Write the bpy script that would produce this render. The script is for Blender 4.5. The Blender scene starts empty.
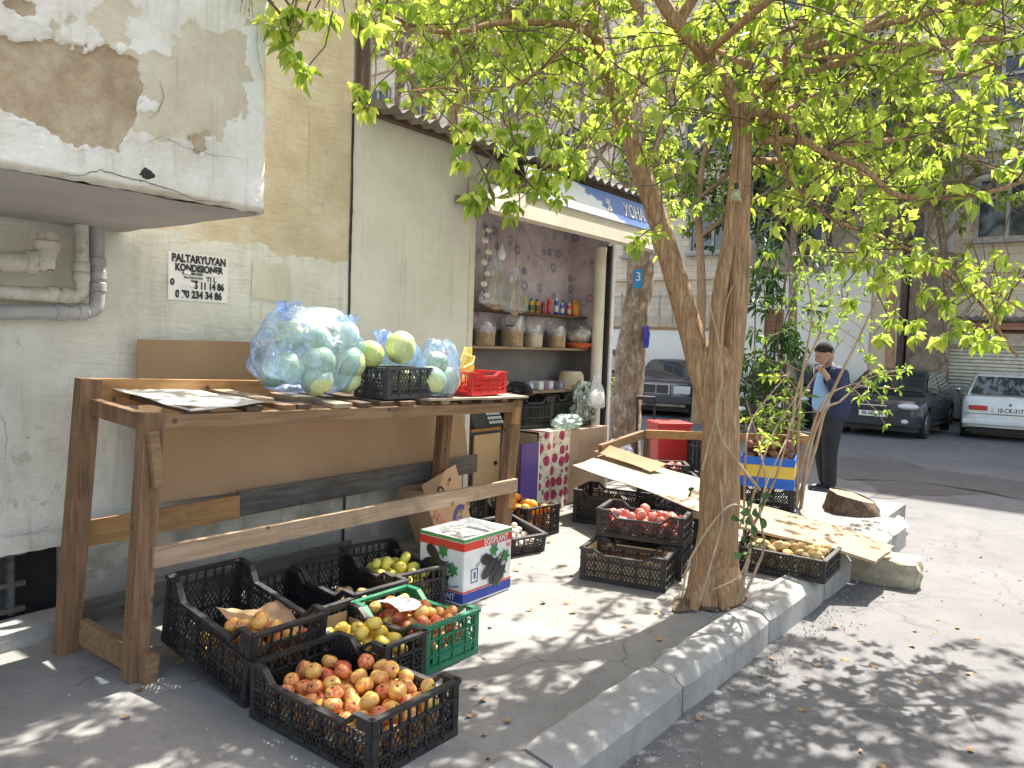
import bpy, bmesh, math, random
from mathutils import Vector, Matrix, Euler, noise
rnd = random.Random(7)
R_ = math.radians
SC = bpy.context.scene
COL = SC.collection

# ------------------------------------------------------------------ camera, world, sun, exposure
RC = Matrix(((0.6137269549756562, 0.02155228437205482, -0.7892241277195312),
             (-0.7887402580203802, 0.061106095212336016, -0.6116819847811811),
             (0.03506326061103559, 0.9978985640666325, 0.05450161208166263)))
CAM = Vector((0, 0, 1.4)); FPX = 769.0
cd = bpy.data.cameras.new('camera'); cam = bpy.data.objects.new('camera', cd); COL.objects.link(cam)
cam.matrix_world = Matrix.Translation(CAM) @ RC.to_4x4()
cd.sensor_width = 36; cd.lens = FPX * 36 / 1024; cd.clip_start = .05; cd.clip_end = 500
SC.camera = cam
SUN_EL = 56.0
SUN_DIR = Vector((.9998 * math.cos(R_(SUN_EL)), .015 * math.cos(R_(SUN_EL)), math.sin(R_(SUN_EL))))
w = bpy.data.worlds.new('World'); SC.world = w; w.use_nodes = True
nt = w.node_tree; bg = nt.nodes['Background']
sky = nt.nodes.new('ShaderNodeTexSky'); sky.sky_type = 'NISHITA'; sky.sun_disc = False
sky.sun_elevation = R_(SUN_EL); sky.sun_rotation = math.atan2(SUN_DIR.x, SUN_DIR.y)
sky.dust_density = 2.0; sky.ozone_density = .6
wbn = nt.nodes.new('ShaderNodeMix'); wbn.data_type = 'RGBA'; wbn.blend_type = 'MULTIPLY'; wbn.inputs[0].default_value = 1
wbn.inputs[7].default_value = (1.15, .985, .83, 1)      # camera white balance for the shade
nt.links.new(sky.outputs[0], wbn.inputs[6]); nt.links.new(wbn.outputs[2], bg.inputs[0]); bg.inputs[1].default_value = .15
sl = bpy.data.lights.new('sun', 'SUN'); sl.energy = 3.9; sl.angle = R_(.5); sl.color = (1, .95, .87)
so = bpy.data.objects.new('sun', sl); COL.objects.link(so)
so.rotation_euler = SUN_DIR.to_track_quat('Z', 'Y').to_euler()
SC.view_settings.view_transform = 'Standard'; SC.view_settings.look = 'None'
SC.view_settings.exposure = 1.88; SC.view_settings.gamma = 1; SC.view_settings.use_curve_mapping = False

# ------------------------------------------------------------------ placing helpers
def ray(px, py): return RC @ Vector(((px - 512) / FPX, -(py - 384) / FPX, -1))
def at_z(px, py, z=0.):                 # point at height z
    v = ray(px, py); return CAM + v * ((z - CAM.z) / v.z)
def at_y(px, py, y):
    v = ray(px, py); return CAM + v * (y / v.y)
def at_x(px, py, x):
    v = ray(px, py); return CAM + v * (x / v.x)
def at_d(px, py, dep): return CAM + ray(px, py) * dep
def proj(p):
    q = RC.transposed() @ (Vector(p) - CAM)
    if q.z > -.05: return None
    return 512 - FPX * q.x / q.z, 384 + FPX * q.y / q.z
def road_z(x): return -.14 - .012 * max(0, x - 3)

# ------------------------------------------------------------------ materials
MATS = {}
def lin(c): return tuple(c) + ((1,) if len(c) == 3 else ())
class NB:
    def __init__(s, name):
        s.m = bpy.data.materials.new(name); s.m.use_nodes = True; s.t = s.m.node_tree
        s.b = s.t.nodes['Principled BSDF']; s.out = s.t.nodes['Material Output']
    def n(s, k, **kw):
        x = s.t.nodes.new(k)
        for a, v in kw.items(): setattr(x, a, v)
        return x
    def l(s, a, b): s.t.links.new(a, b)
    def coord(s, kind='Object', scale=None):
        tc = s.n('ShaderNodeTexCoord'); o = tc.outputs[kind]
        if scale:
            mp = s.n('ShaderNodeMapping'); mp.inputs['Scale'].default_value = scale
            s.l(o, mp.inputs[0]); o = mp.outputs[0]
        return o
    def noise(s, sc, det=5, rough=.6, co=None, dist=0):
        x = s.n('ShaderNodeTexNoise'); x.inputs['Scale'].default_value = sc; x.inputs['Detail'].default_value = det
        x.inputs['Roughness'].default_value = rough; x.inputs['Distortion'].default_value = dist
        s.l(co or s.coord(), x.inputs['Vector']); return x.outputs['Fac']
    def ramp(s, fac, stops, interp='LINEAR'):
        x = s.n('ShaderNodeValToRGB'); x.color_ramp.interpolation = interp
        els = x.color_ramp.elements
        while len(els) < len(stops): els.new(.5)
        for e, (p, c) in zip(els, stops):
            e.position = p; e.color = lin(c) if hasattr(c, '__len__') else (c, c, c, 1)
        s.l(fac, x.inputs[0]); return x.outputs[0]
    def mix(s, fac, a, b, mode='MIX'):
        x = s.n('ShaderNodeMix', data_type='RGBA', blend_type=mode)
        for sock, v in ((x.inputs[0], fac), (x.inputs[6], a), (x.inputs[7], b)):
            if hasattr(v, 'is_linked'): s.l(v, sock)
            elif hasattr(v, '__len__'): sock.default_value = lin(v)
            else: sock.default_value = v
        return x.outputs[2]
    def math(s, op, a, b=None, clamp=False):
        x = s.n('ShaderNodeMath', operation=op, use_clamp=clamp)
        for i, v in enumerate((a, b)):
            if v is None: continue
            if hasattr(v, 'is_linked'): s.l(v, x.inputs[i])
            else: x.inputs[i].default_value = v
        return x.outputs[0]
    def bump(s, h, st=.3, dist=.01):
        x = s.n('ShaderNodeBump'); x.inputs['Strength'].default_value = st; x.inputs['Distance'].default_value = dist
        s.l(h, x.inputs['Height']); s.l(x.outputs[0], s.b.inputs['Normal'])
    def fin(s, col=None, rough=.8, metal=0, **kw):
        if col is not None:
            if hasattr(col, 'is_linked'): s.l(col, s.b.inputs['Base Color'])
            else: s.b.inputs['Base Color'].default_value = lin(col)
        if hasattr(rough, 'is_linked'): s.l(rough, s.b.inputs['Roughness'])
        else: s.b.inputs['Roughness'].default_value = rough
        s.b.inputs['Metallic'].default_value = metal
        for k, v in kw.items(): s.b.inputs[k.replace('_', ' ')].default_value = v
        return s.m
def varied(name, c1, c2, sc=8, rough=.8, bump=.2, bsc=40, metal=0, co_scale=None, dist=.005, **kw):
    if name in MATS: return MATS[name]
    b = NB(name); co = b.coord('Object', co_scale)
    n1 = b.noise(sc, co=co); col = b.ramp(n1, [(.3, c1), (.7, c2)])
    if bump: b.bump(b.noise(bsc, co=co), bump, dist)
    MATS[name] = b.fin(col, rough, metal, **kw); return MATS[name]
def plain(name, c, rough=.6, metal=0, **kw):
    return varied(name, tuple(x * .85 for x in c), tuple(min(1, x * 1.12) for x in c), 6, rough, .08, 60, metal, **kw)
def wood(name, c1, c2, dark=(.05, .03, .02), axis=0):
    if name in MATS: return MATS[name]
    b = NB(name); s = [22, 22, 22]; s[axis] = 1.6
    co = b.coord('Object', s)
    g = b.noise(2.2, 6, .65, co, .4)
    col = b.ramp(g, [(.3, c1), (.68, c2)])
    dirt = b.noise(3.5, 5, .7)
    col = b.mix(b.ramp(dirt, [(.52, 0.), (.72, .55)]), col, dark)
    kn = b.n('ShaderNodeTexVoronoi'); kn.inputs['Scale'].default_value = 7; b.l(b.coord(), kn.inputs['Vector'])
    col = b.mix(b.ramp(kn.outputs['Distance'], [(.06, .8), (.11, 0.)]), col, dark)
    b.bump(g, .35, .004); MATS[name] = b.fin(col, .82); return MATS[name]

def crack_fac(b, sc, width=.012, seed=0, co=None):
    co = co or b.coord()
    nz = b.n('ShaderNodeTexNoise'); nz.inputs['Scale'].default_value = sc * 2.5; nz.inputs['Detail'].default_value = 4; b.l(co, nz.inputs['Vector'])
    va = b.n('ShaderNodeVectorMath', operation='MULTIPLY_ADD')
    b.l(nz.outputs['Color'], va.inputs[0]); va.inputs[1].default_value = (.35 / sc * 1.2,) * 3; b.l(co, va.inputs[2])
    v = b.n('ShaderNodeTexVoronoi', feature='DISTANCE_TO_EDGE'); v.inputs['Scale'].default_value = sc; b.l(va.outputs[0], v.inputs['Vector'])
    return b.ramp(v.outputs['Distance'], [(0, 1.), (width, 0.)])

def m_wall():
    b = NB('old_painted_plaster'); co = b.coord()
    big = b.noise(1.3, 6, .65); mid = b.noise(5, 6, .7); fine = b.noise(60, 4, .7)
    white = b.ramp(big, [(.32, (.50, .49, .43)), (.55, (.68, .67, .60)), (.75, (.76, .755, .70))])
    grime = b.ramp(mid, [(.56, 0.), (.78, .55)])
    white = b.mix(grime, white, (.33, .32, .25))
    stain = b.noise(2.0, 5, .7, b.coord('Object', (5, 1, .6)))
    white = b.mix(b.ramp(stain, [(.55, 0.), (.75, .35)]), white, (.25, .24, .18))
    yel = b.ramp(b.noise(3, 7, .7), [(.3, (.47, .39, .26)), (.5, (.58, .50, .35)), (.72, (.68, .64, .53))])
    yel = b.mix(b.ramp(fine, [(.62, 0.), (.75, .5)]), yel, (.3, .25, .16))
    sx = b.n('ShaderNodeSeparateXYZ'); b.l(co, sx.inputs[0])
    h = b.math('ADD', sx.outputs['Z'], b.math('MULTIPLY', b.math('SUBTRACT', b.noise(4, 6, .6), .5), .22))
    # painted boundary drops towards the right
    up = b.math('GREATER_THAN', b.math('ADD', h, b.math('MULTIPLY', sx.outputs['X'], .03)), 1.955)
    col = b.mix(up, white, yel)
    sp = b.noise(28, 3, .8); col = b.mix(b.ramp(sp, [(.70, 0.), (.76, .8)]), col, (.12, .10, .08))
    cr = b.math('MULTIPLY', crack_fac(b, 1.3, .004), b.ramp(b.noise(1.1, 2), [(.60, 0.), (.66, .35)]))
    col = b.mix(cr, col, (.16, .15, .12))
    # splash dirt rising from the pavement, rust drips, trowel strokes
    low = b.math('SUBTRACT', b.math('ADD', b.math('MULTIPLY', b.noise(3.5, 7, .7), 1.1), -.05), b.math('MULTIPLY', sx.outputs['Z'], 1.1))
    col = b.mix(b.ramp(low, [(.05, 0.), (.35, .75)]), col, (.20, .18, .15))
    drip = b.noise(1.0, 6, .7, b.coord('Object', (26, 1, .8)))
    col = b.mix(b.math('MULTIPLY', b.ramp(drip, [(.58, 0.), (.72, .6)]), b.ramp(b.noise(1.2, 2), [(.45, 0.), (.6, 1.)])), col, (.22, .19, .13))
    blot = b.noise(7, 6, .75, dist=.5); col = b.mix(b.ramp(blot, [(.62, 0.), (.66, .55)]), col, (.36, .35, .30))
    tr_ = b.noise(1.5, 3, .5, b.coord('Object', (3, 1, 12)), 1.5)
    b.bump(b.math('ADD', b.math('ADD', b.math('MULTIPLY', mid, .9), b.math('MULTIPLY', tr_, .7)), b.math('ADD', b.math('MULTIPLY', fine, .3), b.math('MULTIPLY', cr, -1))), .7, .015)
    return b.fin(col, .9)
def m_balcony():
    b = NB('peeling_balcony_plaster')
    at = b.n('ShaderNodeVertexColor', layer_name='bare'); sc_ = b.n('ShaderNodeSeparateColor'); b.l(at.outputs[0], sc_.inputs[0])
    base = b.ramp(b.noise(4, 8, .7), [(.3, (.60, .55, .43)), (.5, (.74, .71, .61)), (.7, (.84, .84, .79))])
    och = b.ramp(b.noise(6, 7, .75), [(.3, (.27, .19, .11)), (.5, (.43, .33, .21)), (.72, (.58, .49, .35))])
    mid = b.ramp(b.noise(9, 6, .7), [(.3, (.50, .42, .28)), (.7, (.64, .57, .42))])
    col = b.mix(b.ramp(sc_.outputs[1], [(.35, 0.), (.6, .85)]), base, mid); col = b.mix(b.ramp(sc_.outputs[0], [(.4, 0.), (.55, 1.)]), col, och)
    d = b.noise(1.0, 6, .7, b.coord('Object', (20, 1, 1.2))); col = b.mix(b.math('MULTIPLY', b.ramp(d, [(.55, 0.), (.72, .55)]), b.ramp(b.noise(3, 3), [(.45, 0.), (.6, 1.)])), col, (.30, .25, .18))
    col = b.mix(b.ramp(b.noise(50, 4, .8), [(.66, 0.), (.73, .75)]), col, (.15, .12, .09))
    b.bump(b.math('ADD', b.math('MULTIPLY', b.noise(18, 8, .75), 1.), b.math('MULTIPLY', b.noise(90, 4, .7), .3)), .9, .012); return b.fin(col, .92)
def m_ground(name, cols, speck, sc=1.2, crack=.5, bump=.35):
    b = NB(name)
    col = b.ramp(b.noise(sc, 8, .65), [(.3, cols[0]), (.5, cols[1]), (.7, cols[2])])
    col = b.mix(b.ramp(b.noise(sc * 5, 6, .7), [(.50, 0.), (.72, .8)]), col, tuple(x * .8 for x in cols[0]))
    col = b.mix(b.ramp(b.noise(sc * 14, 5, .75), [(.56, 0.), (.70, .45)]), col, tuple(x * .6 for x in cols[0]))
    fine = b.noise(130, 3, .8)
    col = b.mix(b.ramp(b.noise(1.7, 4, .6, dist=.6), [(.63, 0.), (.66, .35)]), col, tuple(x * .62 for x in cols[0]))
    col = b.mix(b.ramp(fine, [(.4, .0), (.75, .55)]), col, speck)
    dk = b.ramp(b.noise(60, 3, .8), [(.68, 0.), (.76, .6)]); col = b.mix(dk, col, (.07, .065, .06))
    cr = b.math('MULTIPLY', crack_fac(b, .8, .008), b.ramp(b.noise(.8, 2), [(.48, 0.), (.56, crack)]))
    col = b.mix(cr, col, (.06, .055, .05))
    h = b.math('ADD', b.math('MULTIPLY', b.noise(14, 6, .7), .8), b.math('ADD', b.math('MULTIPLY', fine, .35), b.math('MULTIPLY', cr, -1)))
    b.bump(h, bump, .012); return b.fin(col, .93)
def m_bark(name, c1, c2, c3, sc=(30, 30, 4), fz=.22):
    b = NB(name); co = b.coord('Object', sc)
    n = b.noise(1.6, 7, .7, co, .6); k_ = b.n('ShaderNodeTexVoronoi', feature='DISTANCE_TO_EDGE'); k_.inputs['Scale'].default_value = .9
    wv = b.n('ShaderNodeVectorMath', operation='MULTIPLY_ADD'); nn = b.n('ShaderNodeTexNoise'); nn.inputs['Scale'].default_value = 1.2; nn.inputs['Detail'].default_value = 5; b.l(co, nn.inputs['Vector']); b.l(nn.outputs['Color'], wv.inputs[0]); wv.inputs[1].default_value = (1.3, 1.3, 1.3); b.l(co, wv.inputs[2]); b.l(wv.outputs[0], k_.inputs['Vector'])
    fis = b.ramp(k_.outputs['Distance'], [(0, 1.), (.14, 0.)])
    col = b.mix(b.math('MULTIPLY', fis, fz), b.ramp(n, [(.3, c1), (.52, c2), (.72, c3)]), tuple(x * .45 for x in c1)); n = b.math('SUBTRACT', n, b.math('MULTIPLY', fis, fz))
    col = b.mix(b.ramp(b.noise(3, 4), [(.5, 0.), (.75, .5)]), col, c1)
    b.bump(n, 1., .02); return b.fin(col, .9)
def m_leaf(name, c1, c2, trans=.55):
    b = NB(name)
    g = b.n('ShaderNodeNewGeometry'); rn = b.ramp(g.outputs['Random Per Island'], [(0, c1), (.7, c2), (1, tuple(min(1, x * 1.25) for x in c2))])
    b.l(rn, b.b.inputs['Base Color']); b.b.inputs['Roughness'].default_value = .45
    tr = b.n('ShaderNodeBsdfTranslucent')
    b.l(b.mix(1., rn, (1.0, 1.0, .55), 'MULTIPLY'), tr.inputs[0])
    mx = b.n('ShaderNodeMixShader'); mx.inputs[0].default_value = trans
    b.l(b.b.outputs[0], mx.inputs[1]); b.l(tr.outputs[0], mx.inputs[2]); b.l(mx.outputs[0], b.out.inputs[0]); return b.m
def m_film(name, tint, density=.5, rough=.18):
    b = NB(name)
    tr = b.n('ShaderNodeBsdfTransparent'); tr.inputs[0].default_value = lin(tuple(.6 + .4 * x for x in tint))
    gl = b.n('ShaderNodeBsdfGlossy'); gl.inputs['Roughness'].default_value = rough; gl.inputs[0].default_value = (1, 1, 1, 1)
    df = b.n('ShaderNodeBsdfTranslucent'); df.inputs[0].default_value = lin(tint)
    d2 = b.n('ShaderNodeBsdfDiffuse'); d2.inputs[0].default_value = lin(tint)
    a = b.n('ShaderNodeMixShader'); a.inputs[0].default_value = .5; b.l(df.outputs[0], a.inputs[1]); b.l(d2.outputs[0], a.inputs[2])
    c = b.n('ShaderNodeMixShader'); c.inputs[0].default_value = .35; b.l(a.outputs[0], c.inputs[1]); b.l(gl.outputs[0], c.inputs[2])
    wr = b.noise(4.5, 5, .62, b.coord('Object', (1.6, 1, 1.2)), 1.8)
    fac = b.ramp(wr, [(.35, max(0, density - .28)), (.62, density + .2)])
    m = b.n('ShaderNodeMixShader'); b.l(fac, m.inputs[0]); b.l(tr.outputs[0], m.inputs[1]); b.l(c.outputs[0], m.inputs[2])
    bp = b.n('ShaderNodeBump'); bp.inputs['Strength'].default_value = 1.; bp.inputs['Distance'].default_value = .03; b.l(wr, bp.inputs['Height'])
    for x in (gl, d2, df): b.l(bp.outputs[0], x.inputs['Normal'])
    b.l(m.outputs[0], b.out.inputs[0]); return b.m
def m_fruit(name, cols, rough=.35, sc=5, spots=True, sss=0):
    b = NB(name); oi = b.n('ShaderNodeObjectInfo')
    base = b.ramp(oi.outputs['Random'], cols[0]); alt = b.ramp(oi.outputs['Random'], cols[1])
    tc = b.coord(); va = b.n('ShaderNodeVectorMath', operation='ADD'); b.l(tc, va.inputs[0]); b.l(oi.outputs['Location'], va.inputs[1])
    n = b.noise(sc, 4, .55, va.outputs[0])
    col = b.mix(b.ramp(n, [(.42, 0.), (.58, 1.)]), base, alt)
    if spots: col = b.mix(b.ramp(b.noise(90, 3, .8, va.outputs[0]), [(.72, 0.), (.78, .35)]), col, (.35, .2, .1))
    if spots:
        sx = b.n('ShaderNodeSeparateXYZ'); b.l(tc, sx.inputs[0]); rr_ = b.math('ADD', b.math('POWER', sx.outputs['X'], 2.), b.math('POWER', sx.outputs['Y'], 2.))
        col = b.mix(b.ramp(rr_, [(.012, 1.), (.045, 0.)]), col, (.09, .06, .03)); br_ = b.ramp(b.noise(2.6, 3, .5, va.outputs[0]), [(.66, 0.), (.70, .5)]); col = b.mix(br_, col, (.30, .17, .07))
    return b.fin(col, rough)
def m_car(name, c, dusty=.15):
    b = NB(name); n = b.noise(2.5, 6, .7)
    col = b.mix(b.ramp(n, [(.4, 0.), (.8, dusty)]), c, (.3, .28, .24))
    return b.fin(col, b.ramp(n, [(.3, .12), (.8, .35)]), 0, Coat_Weight=.6)

M = {}
M['wall'] = m_wall(); M['balc'] = m_balcony()
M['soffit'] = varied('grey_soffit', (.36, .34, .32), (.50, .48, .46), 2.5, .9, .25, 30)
M['side'] = m_ground('sidewalk_concrete', [(.16, .155, .145), (.21, .203, .19), (.26, .25, .235)], (.33, .315, .29), 1.1)
M['road'] = m_ground('road_asphalt', [(.098, .097, .098), (.128, .126, .127), (.157, .155, .155)], (.22, .216, .212), .8)
M['road_dark'] = m_ground('dark_road_patch', [(.075, .07, .07), (.09, .086, .084), (.105, .10, .097)], (.15, .14, .13), 1.5, .2)
M['kerb'] = m_ground('kerb_concrete', [(.22, .215, .20), (.28, .275, .26), (.34, .335, .315)], (.38, .37, .35), 2.5, .6)
M['dirt'] = varied('soil', (.08, .055, .035), (.17, .12, .08), 12, .95, .8, 45, dist=.02)
M['bark'] = m_bark('tree_bark', (.21, .115, .055), (.49, .30, .16), (.66, .46, .28), (44, 44, 4), .20)
M['bark2'] = m_bark('mottled_bark', (.10, .065, .04), (.30, .22, .15), (.62, .56, .47), (9, 9, 5), .12)
M['twig'] = varied('twig_bark', (.07, .05, .04), (.17, .12, .08), 10, .9, .3)
M['stem'] = varied('stem_bark', (.28, .20, .13), (.45, .34, .22), 10, .9, .3)
M['leaf'] = m_leaf('spring_leaves', (.20, .33, .035), (.56, .66, .17), .6)
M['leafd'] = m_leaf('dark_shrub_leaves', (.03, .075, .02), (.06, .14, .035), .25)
M['leafm'] = m_leaf('mid_shrub_leaves', (.12, .23, .04), (.32, .46, .09), .55)
M['tassel'] = m_leaf('dry_tassels', (.36, .27, .15), (.55, .42, .26), .4)
M['dryleaf'] = varied('dry_leaf', (.22, .12, .06), (.45, .3, .16), 10, .9, .1)
M['woodA'] = wood('weathered_wood', (.14, .08, .04), (.31, .19, .10))
M['woodAz'] = wood('weathered_wood_upright', (.10, .055, .028), (.27, .155, .08), axis=2)
M['woodD'] = wood('dark_board', (.045, .03, .018), (.13, .08, .05), axis=1)
M['woodO'] = wood('orange_board', (.28, .14, .05), (.44, .25, .10))
M['woodG'] = wood('grey_board', (.06, .055, .05), (.15, .135, .12))
M['woodP'] = wood('pale_board', (.24, .165, .10), (.42, .31, .21))
M['card'] = varied('cardboard', (.32, .20, .105), (.40, .26, .15), 3, .85, .12, 25)
M['cardL'] = varied('pale_cardboard', (.33, .265, .185), (.45, .37, .27), 3, .85, .2, 20)
M['sheet'] = varied('stained_white_sheet', (.36, .37, .33), (.66, .66, .62), 7, .7, .3, 20)
def m_dusty(name, c, dust, rough):
    b = NB(name); n = b.noise(9, 7, .75); col = b.mix(b.ramp(n, [(.46, 0.), (.72, .55)]), c, dust); col = b.mix(b.ramp(b.noise(70, 3, .8), [(.60, 0.), (.72, .4)]), col, dust)
    b.bump(b.noise(60, 4), .15, .002); return b.fin(col, b.ramp(n, [(.3, rough), (.7, rough + .35)]))
M['blk'] = m_dusty('black_plastic', (.016, .016, .018), (.075, .068, .06), .38)
M['dkg'] = plain('dark_grey_plastic', (.05, .05, .055), .45)
M['grn'] = m_dusty('green_plastic', (.008, .16, .075), (.10, .22, .15), .38)
M['redp'] = plain('red_plastic', (.55, .03, .03), .4)
M['white'] = plain('white_paint', (.72, .72, .70), .5)
M['cream'] = varied('cream_paint', (.54, .50, .40), (.72, .68, .58), 6, .7, .15, 30)
def m_panel():
    b = NB('pale_green_render'); base = b.ramp(b.noise(1.6, 6, .7), [(.3, (.56, .57, .49)), (.7, (.72, .725, .65))])
    d = b.noise(1.0, 6, .7, b.coord('Object', (22, 1, .9))); col = b.mix(b.math('MULTIPLY', b.ramp(d, [(.56, 0.), (.72, .6)]), b.ramp(b.noise(2, 3), [(.4, 0.), (.6, 1.)])), base, (.27, .25, .19))
    col = b.mix(b.ramp(b.noise(26, 3, .8), [(.69, 0.), (.74, .75)]), col, (.13, .12, .09)); col = b.mix(b.ramp(b.noise(5, 6, .75), [(.60, 0.), (.75, .5)]), col, (.40, .39, .31))
    sx = b.n('ShaderNodeSeparateXYZ'); b.l(b.coord(), sx.inputs[0]); low = b.math('SUBTRACT', b.noise(3.5, 7, .7), b.math('MULTIPLY', sx.outputs['Z'], 1.))
    col = b.mix(b.ramp(low, [(.1, 0.), (.4, .7)]), col, (.2, .18, .15)); b.bump(b.math('ADD', b.noise(6, 6, .7), b.math('MULTIPLY', b.noise(50, 4), .25)), .6, .015); return b.fin(col, .88)
M['kpanel'] = m_panel()
M['awn'] = varied('beige_fascia_metal', (.46, .41, .33), (.58, .54, .46), 3, .6, .1, 20)
def m_pipe(name, c1, c2):
    b = NB(name); col = b.ramp(b.noise(8, 5), [(.3, c1), (.7, c2)]); col = b.mix(b.ramp(b.noise(11, 6, .75), [(.55, 0.), (.68, .8)]), col, (.20, .16, .12)); b.bump(b.noise(30, 5), .4, .004); return b.fin(col, .6)
M['pipe'] = m_pipe('painted_pipe', (.42, .40, .35), (.62, .60, .55))
M['pipeg'] = m_pipe('grey_plastic_pipe', (.28, .285, .30), (.42, .425, .44))
M['brown'] = varied('brown_pipe', (.05, .03, .02), (.10, .06, .045), 5, .6, .2, 20)
M['metal'] = varied('corrugated_roof_metal', (.13, .115, .10), (.30, .28, .25), 4, .6, .2, 20, .3)
M['dark'] = plain('dark_interior', (.03, .028, .026), .9)
M['glass'] = plain('window_glass', (.05, .06, .07), .06)
M['glassb'] = plain('bluish_window_glass', (.13, .145, .155), .12)
M['chrome'] = plain('chrome', (.7, .7, .72), .18, 1)
M['rubber'] = plain('rubber', (.02, .02, .02), .85)
M['skin'] = varied('skin', (.36, .2, .13), (.46, .27, .18), 8, .6, .1)
M['paper'] = varied('paper', (.72, .71, .68), (.82, .81, .79), 6, .8, .1)
M['ink'] = plain('black_ink', (.025, .025, .03), .7)

# ------------------------------------------------------------------ mesh builder
class MB:
    def __init__(s): s.v = []; s.f = []
    def add(s, vs, fs):
        o = len(s.v); s.v += [Vector(x) for x in vs]; s.f += [tuple(i + o for i in f) for f in fs]; return s
    def box(s, c, d, rot=None):
        c = Vector(c); h = Vector(d) / 2
        vs = [Vector((x * h.x, y * h.y, z * h.z)) for x in (-1, 1) for y in (-1, 1) for z in (-1, 1)]
        if rot is not None: vs = [rot @ x for x in vs]
        return s.add([c + x for x in vs], [(0, 1, 3, 2), (4, 6, 7, 5), (0, 4, 5, 1), (2, 3, 7, 6), (0, 2, 6, 4), (1, 5, 7, 3)])
    def b2(s, lo, hi):
        lo = Vector(lo); hi = Vector(hi); return s.box((lo + hi) / 2, hi - lo)
    def bar(s, a, b, wd, t, up=(0, 0, 1)):      # rectangular bar from a to b, wd across, t along up
        a = Vector(a); b = Vector(b); d = b - a; L = d.length
        if L < 1e-6: return s
        d /= L; sd = d.cross(Vector(up))
        if sd.length < 1e-4: sd = d.cross(Vector((1, 0, .01)))
        sd.normalize(); u = sd.cross(d)
        vs = [p + sd * (i * wd / 2) + u * (j * t / 2) for p in (a, b) for i in (-1, 1) for j in (-1, 1)]
        return s.add(vs, [(0, 1, 3, 2), (4, 6, 7, 5), (0, 4, 5, 1), (2, 3, 7, 6), (0, 2, 6, 4), (1, 5, 7, 3)])
    def tube(s, pts, rad, n=8, cap=True, jit=0):
        pts = [Vector(p) for p in pts]
        if not hasattr(rad, '__len__'): rad = [rad] * len(pts)
        o = len(s.v); prev = None
        for i, p in enumerate(pts):
            d = (pts[min(i + 1, len(pts) - 1)] - pts[max(i - 1, 0)])
            if d.length < 1e-7: d = Vector((0, 0, 1))
            d.normalize()
            if prev is None:
                a = d.orthogonal().normalized()
            else:
                a = prev - d * prev.dot(d)
                if a.length < 1e-4: a = d.orthogonal()
                a.normalize()
            prev = a; c = d.cross(a)
            for k in range(n):
                t = 2 * math.pi * k / n; r = rad[i]
                if jit: r *= 1 + jit * noise.noise(Vector((math.cos(t) * 1.7, math.sin(t) * 1.7, p.z * 3 + p.x * 2)))
                s.v.append(p + (a * math.cos(t) + c * math.sin(t)) * r)
        m = len(pts)
        for i in range(m - 1):
            for k in range(n):
                k2 = (k + 1) % n; s.f.append((o + i * n + k, o + i * n + k2, o + (i + 1) * n + k2, o + (i + 1) * n + k))
        if cap:
            s.f.append(tuple(o + k for k in range(n))[::-1]); s.f.append(tuple(o + (m - 1) * n + k for k in range(n)))
        return s
    def lathe(s, prof, n=16, c=(0, 0, 0)):      # prof: (r, z)
        c = Vector(c); o = len(s.v); m = len(prof)
        for r, z in prof:
            for k in range(n):
                t = 2 * math.pi * k / n; s.v.append(c + Vector((r * math.cos(t), r * math.sin(t), z)))
        for i in range(m - 1):
            for k in range(n):
                k2 = (k + 1) % n; s.f.append((o + i * n + k, o + i * n + k2, o + (i + 1) * n + k2, o + (i + 1) * n + k))
        s.f.append(tuple(o + k for k in range(n))[::-1]); s.f.append(tuple(o + (m - 1) * n + k for k in range(n)))
        return s
    def ball(s, c, r, seg=14, ring=9, sq=(1, 1, 1), disp=None):
        c = Vector(c); o = len(s.v)
        for i in range(ring + 1):
            ph = math.pi * i / ring
            for k in range(seg):
                t = 2 * math.pi * k / seg
                d = Vector((math.sin(ph) * math.cos(t), math.sin(ph) * math.sin(t), math.cos(ph)))
                rr = r * (disp(d) if disp else 1)
                s.v.append(c + Vector((d.x * rr * sq[0], d.y * rr * sq[1], d.z * rr * sq[2])))
        for i in range(ring):
            for k in range(seg):
                k2 = (k + 1) % seg; s.f.append((o + i * seg + k, o + (i + 1) * seg + k, o + (i + 1) * seg + k2, o + i * seg + k2))
        return s
    def grid(s, fn, nu, nv):
        o = len(s.v)
        for i in range(nu + 1):
            for j in range(nv + 1): s.v.append(Vector(fn(i / nu, j / nv)))
        for i in range(nu):
            for j in range(nv):
                a = o + i * (nv + 1) + j; s.f.append((a, a + nv + 1, a + nv + 2, a + 1))
        return s
    def prism(s, poly, z0, z1):                 # poly ccw (x, y)
        n = len(poly)
        return s.add([(x, y, z0) for x, y in poly] + [(x, y, z1) for x, y in poly],
                     [tuple(range(n))[::-1], tuple(range(n, 2 * n))] + [(i, (i + 1) % n, n + (i + 1) % n, n + i) for i in range(n)])
    def xf(s, mt): s.v = [mt @ x for x in s.v]; return s
    def build(s, name, mat, parent=None, smooth=False, bevel=0):
        me = bpy.data.meshes.new(name); me.from_pydata([tuple(x) for x in s.v], [], s.f); me.validate()
        if bevel:
            bm = bmesh.new(); bm.from_mesh(me)
            bmesh.ops.remove_doubles(bm, verts=bm.verts, dist=1e-5)
            bmesh.ops.recalc_face_normals(bm, faces=bm.faces)
            bmesh.ops.bevel(bm, geom=[e for e in bm.edges if e.is_manifold and e.calc_face_angle(0) > .5], offset=bevel, segments=2, affect='EDGES', profile=.6)
            bm.to_mesh(me); bm.free()
        me.materials.append(mat)
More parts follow.
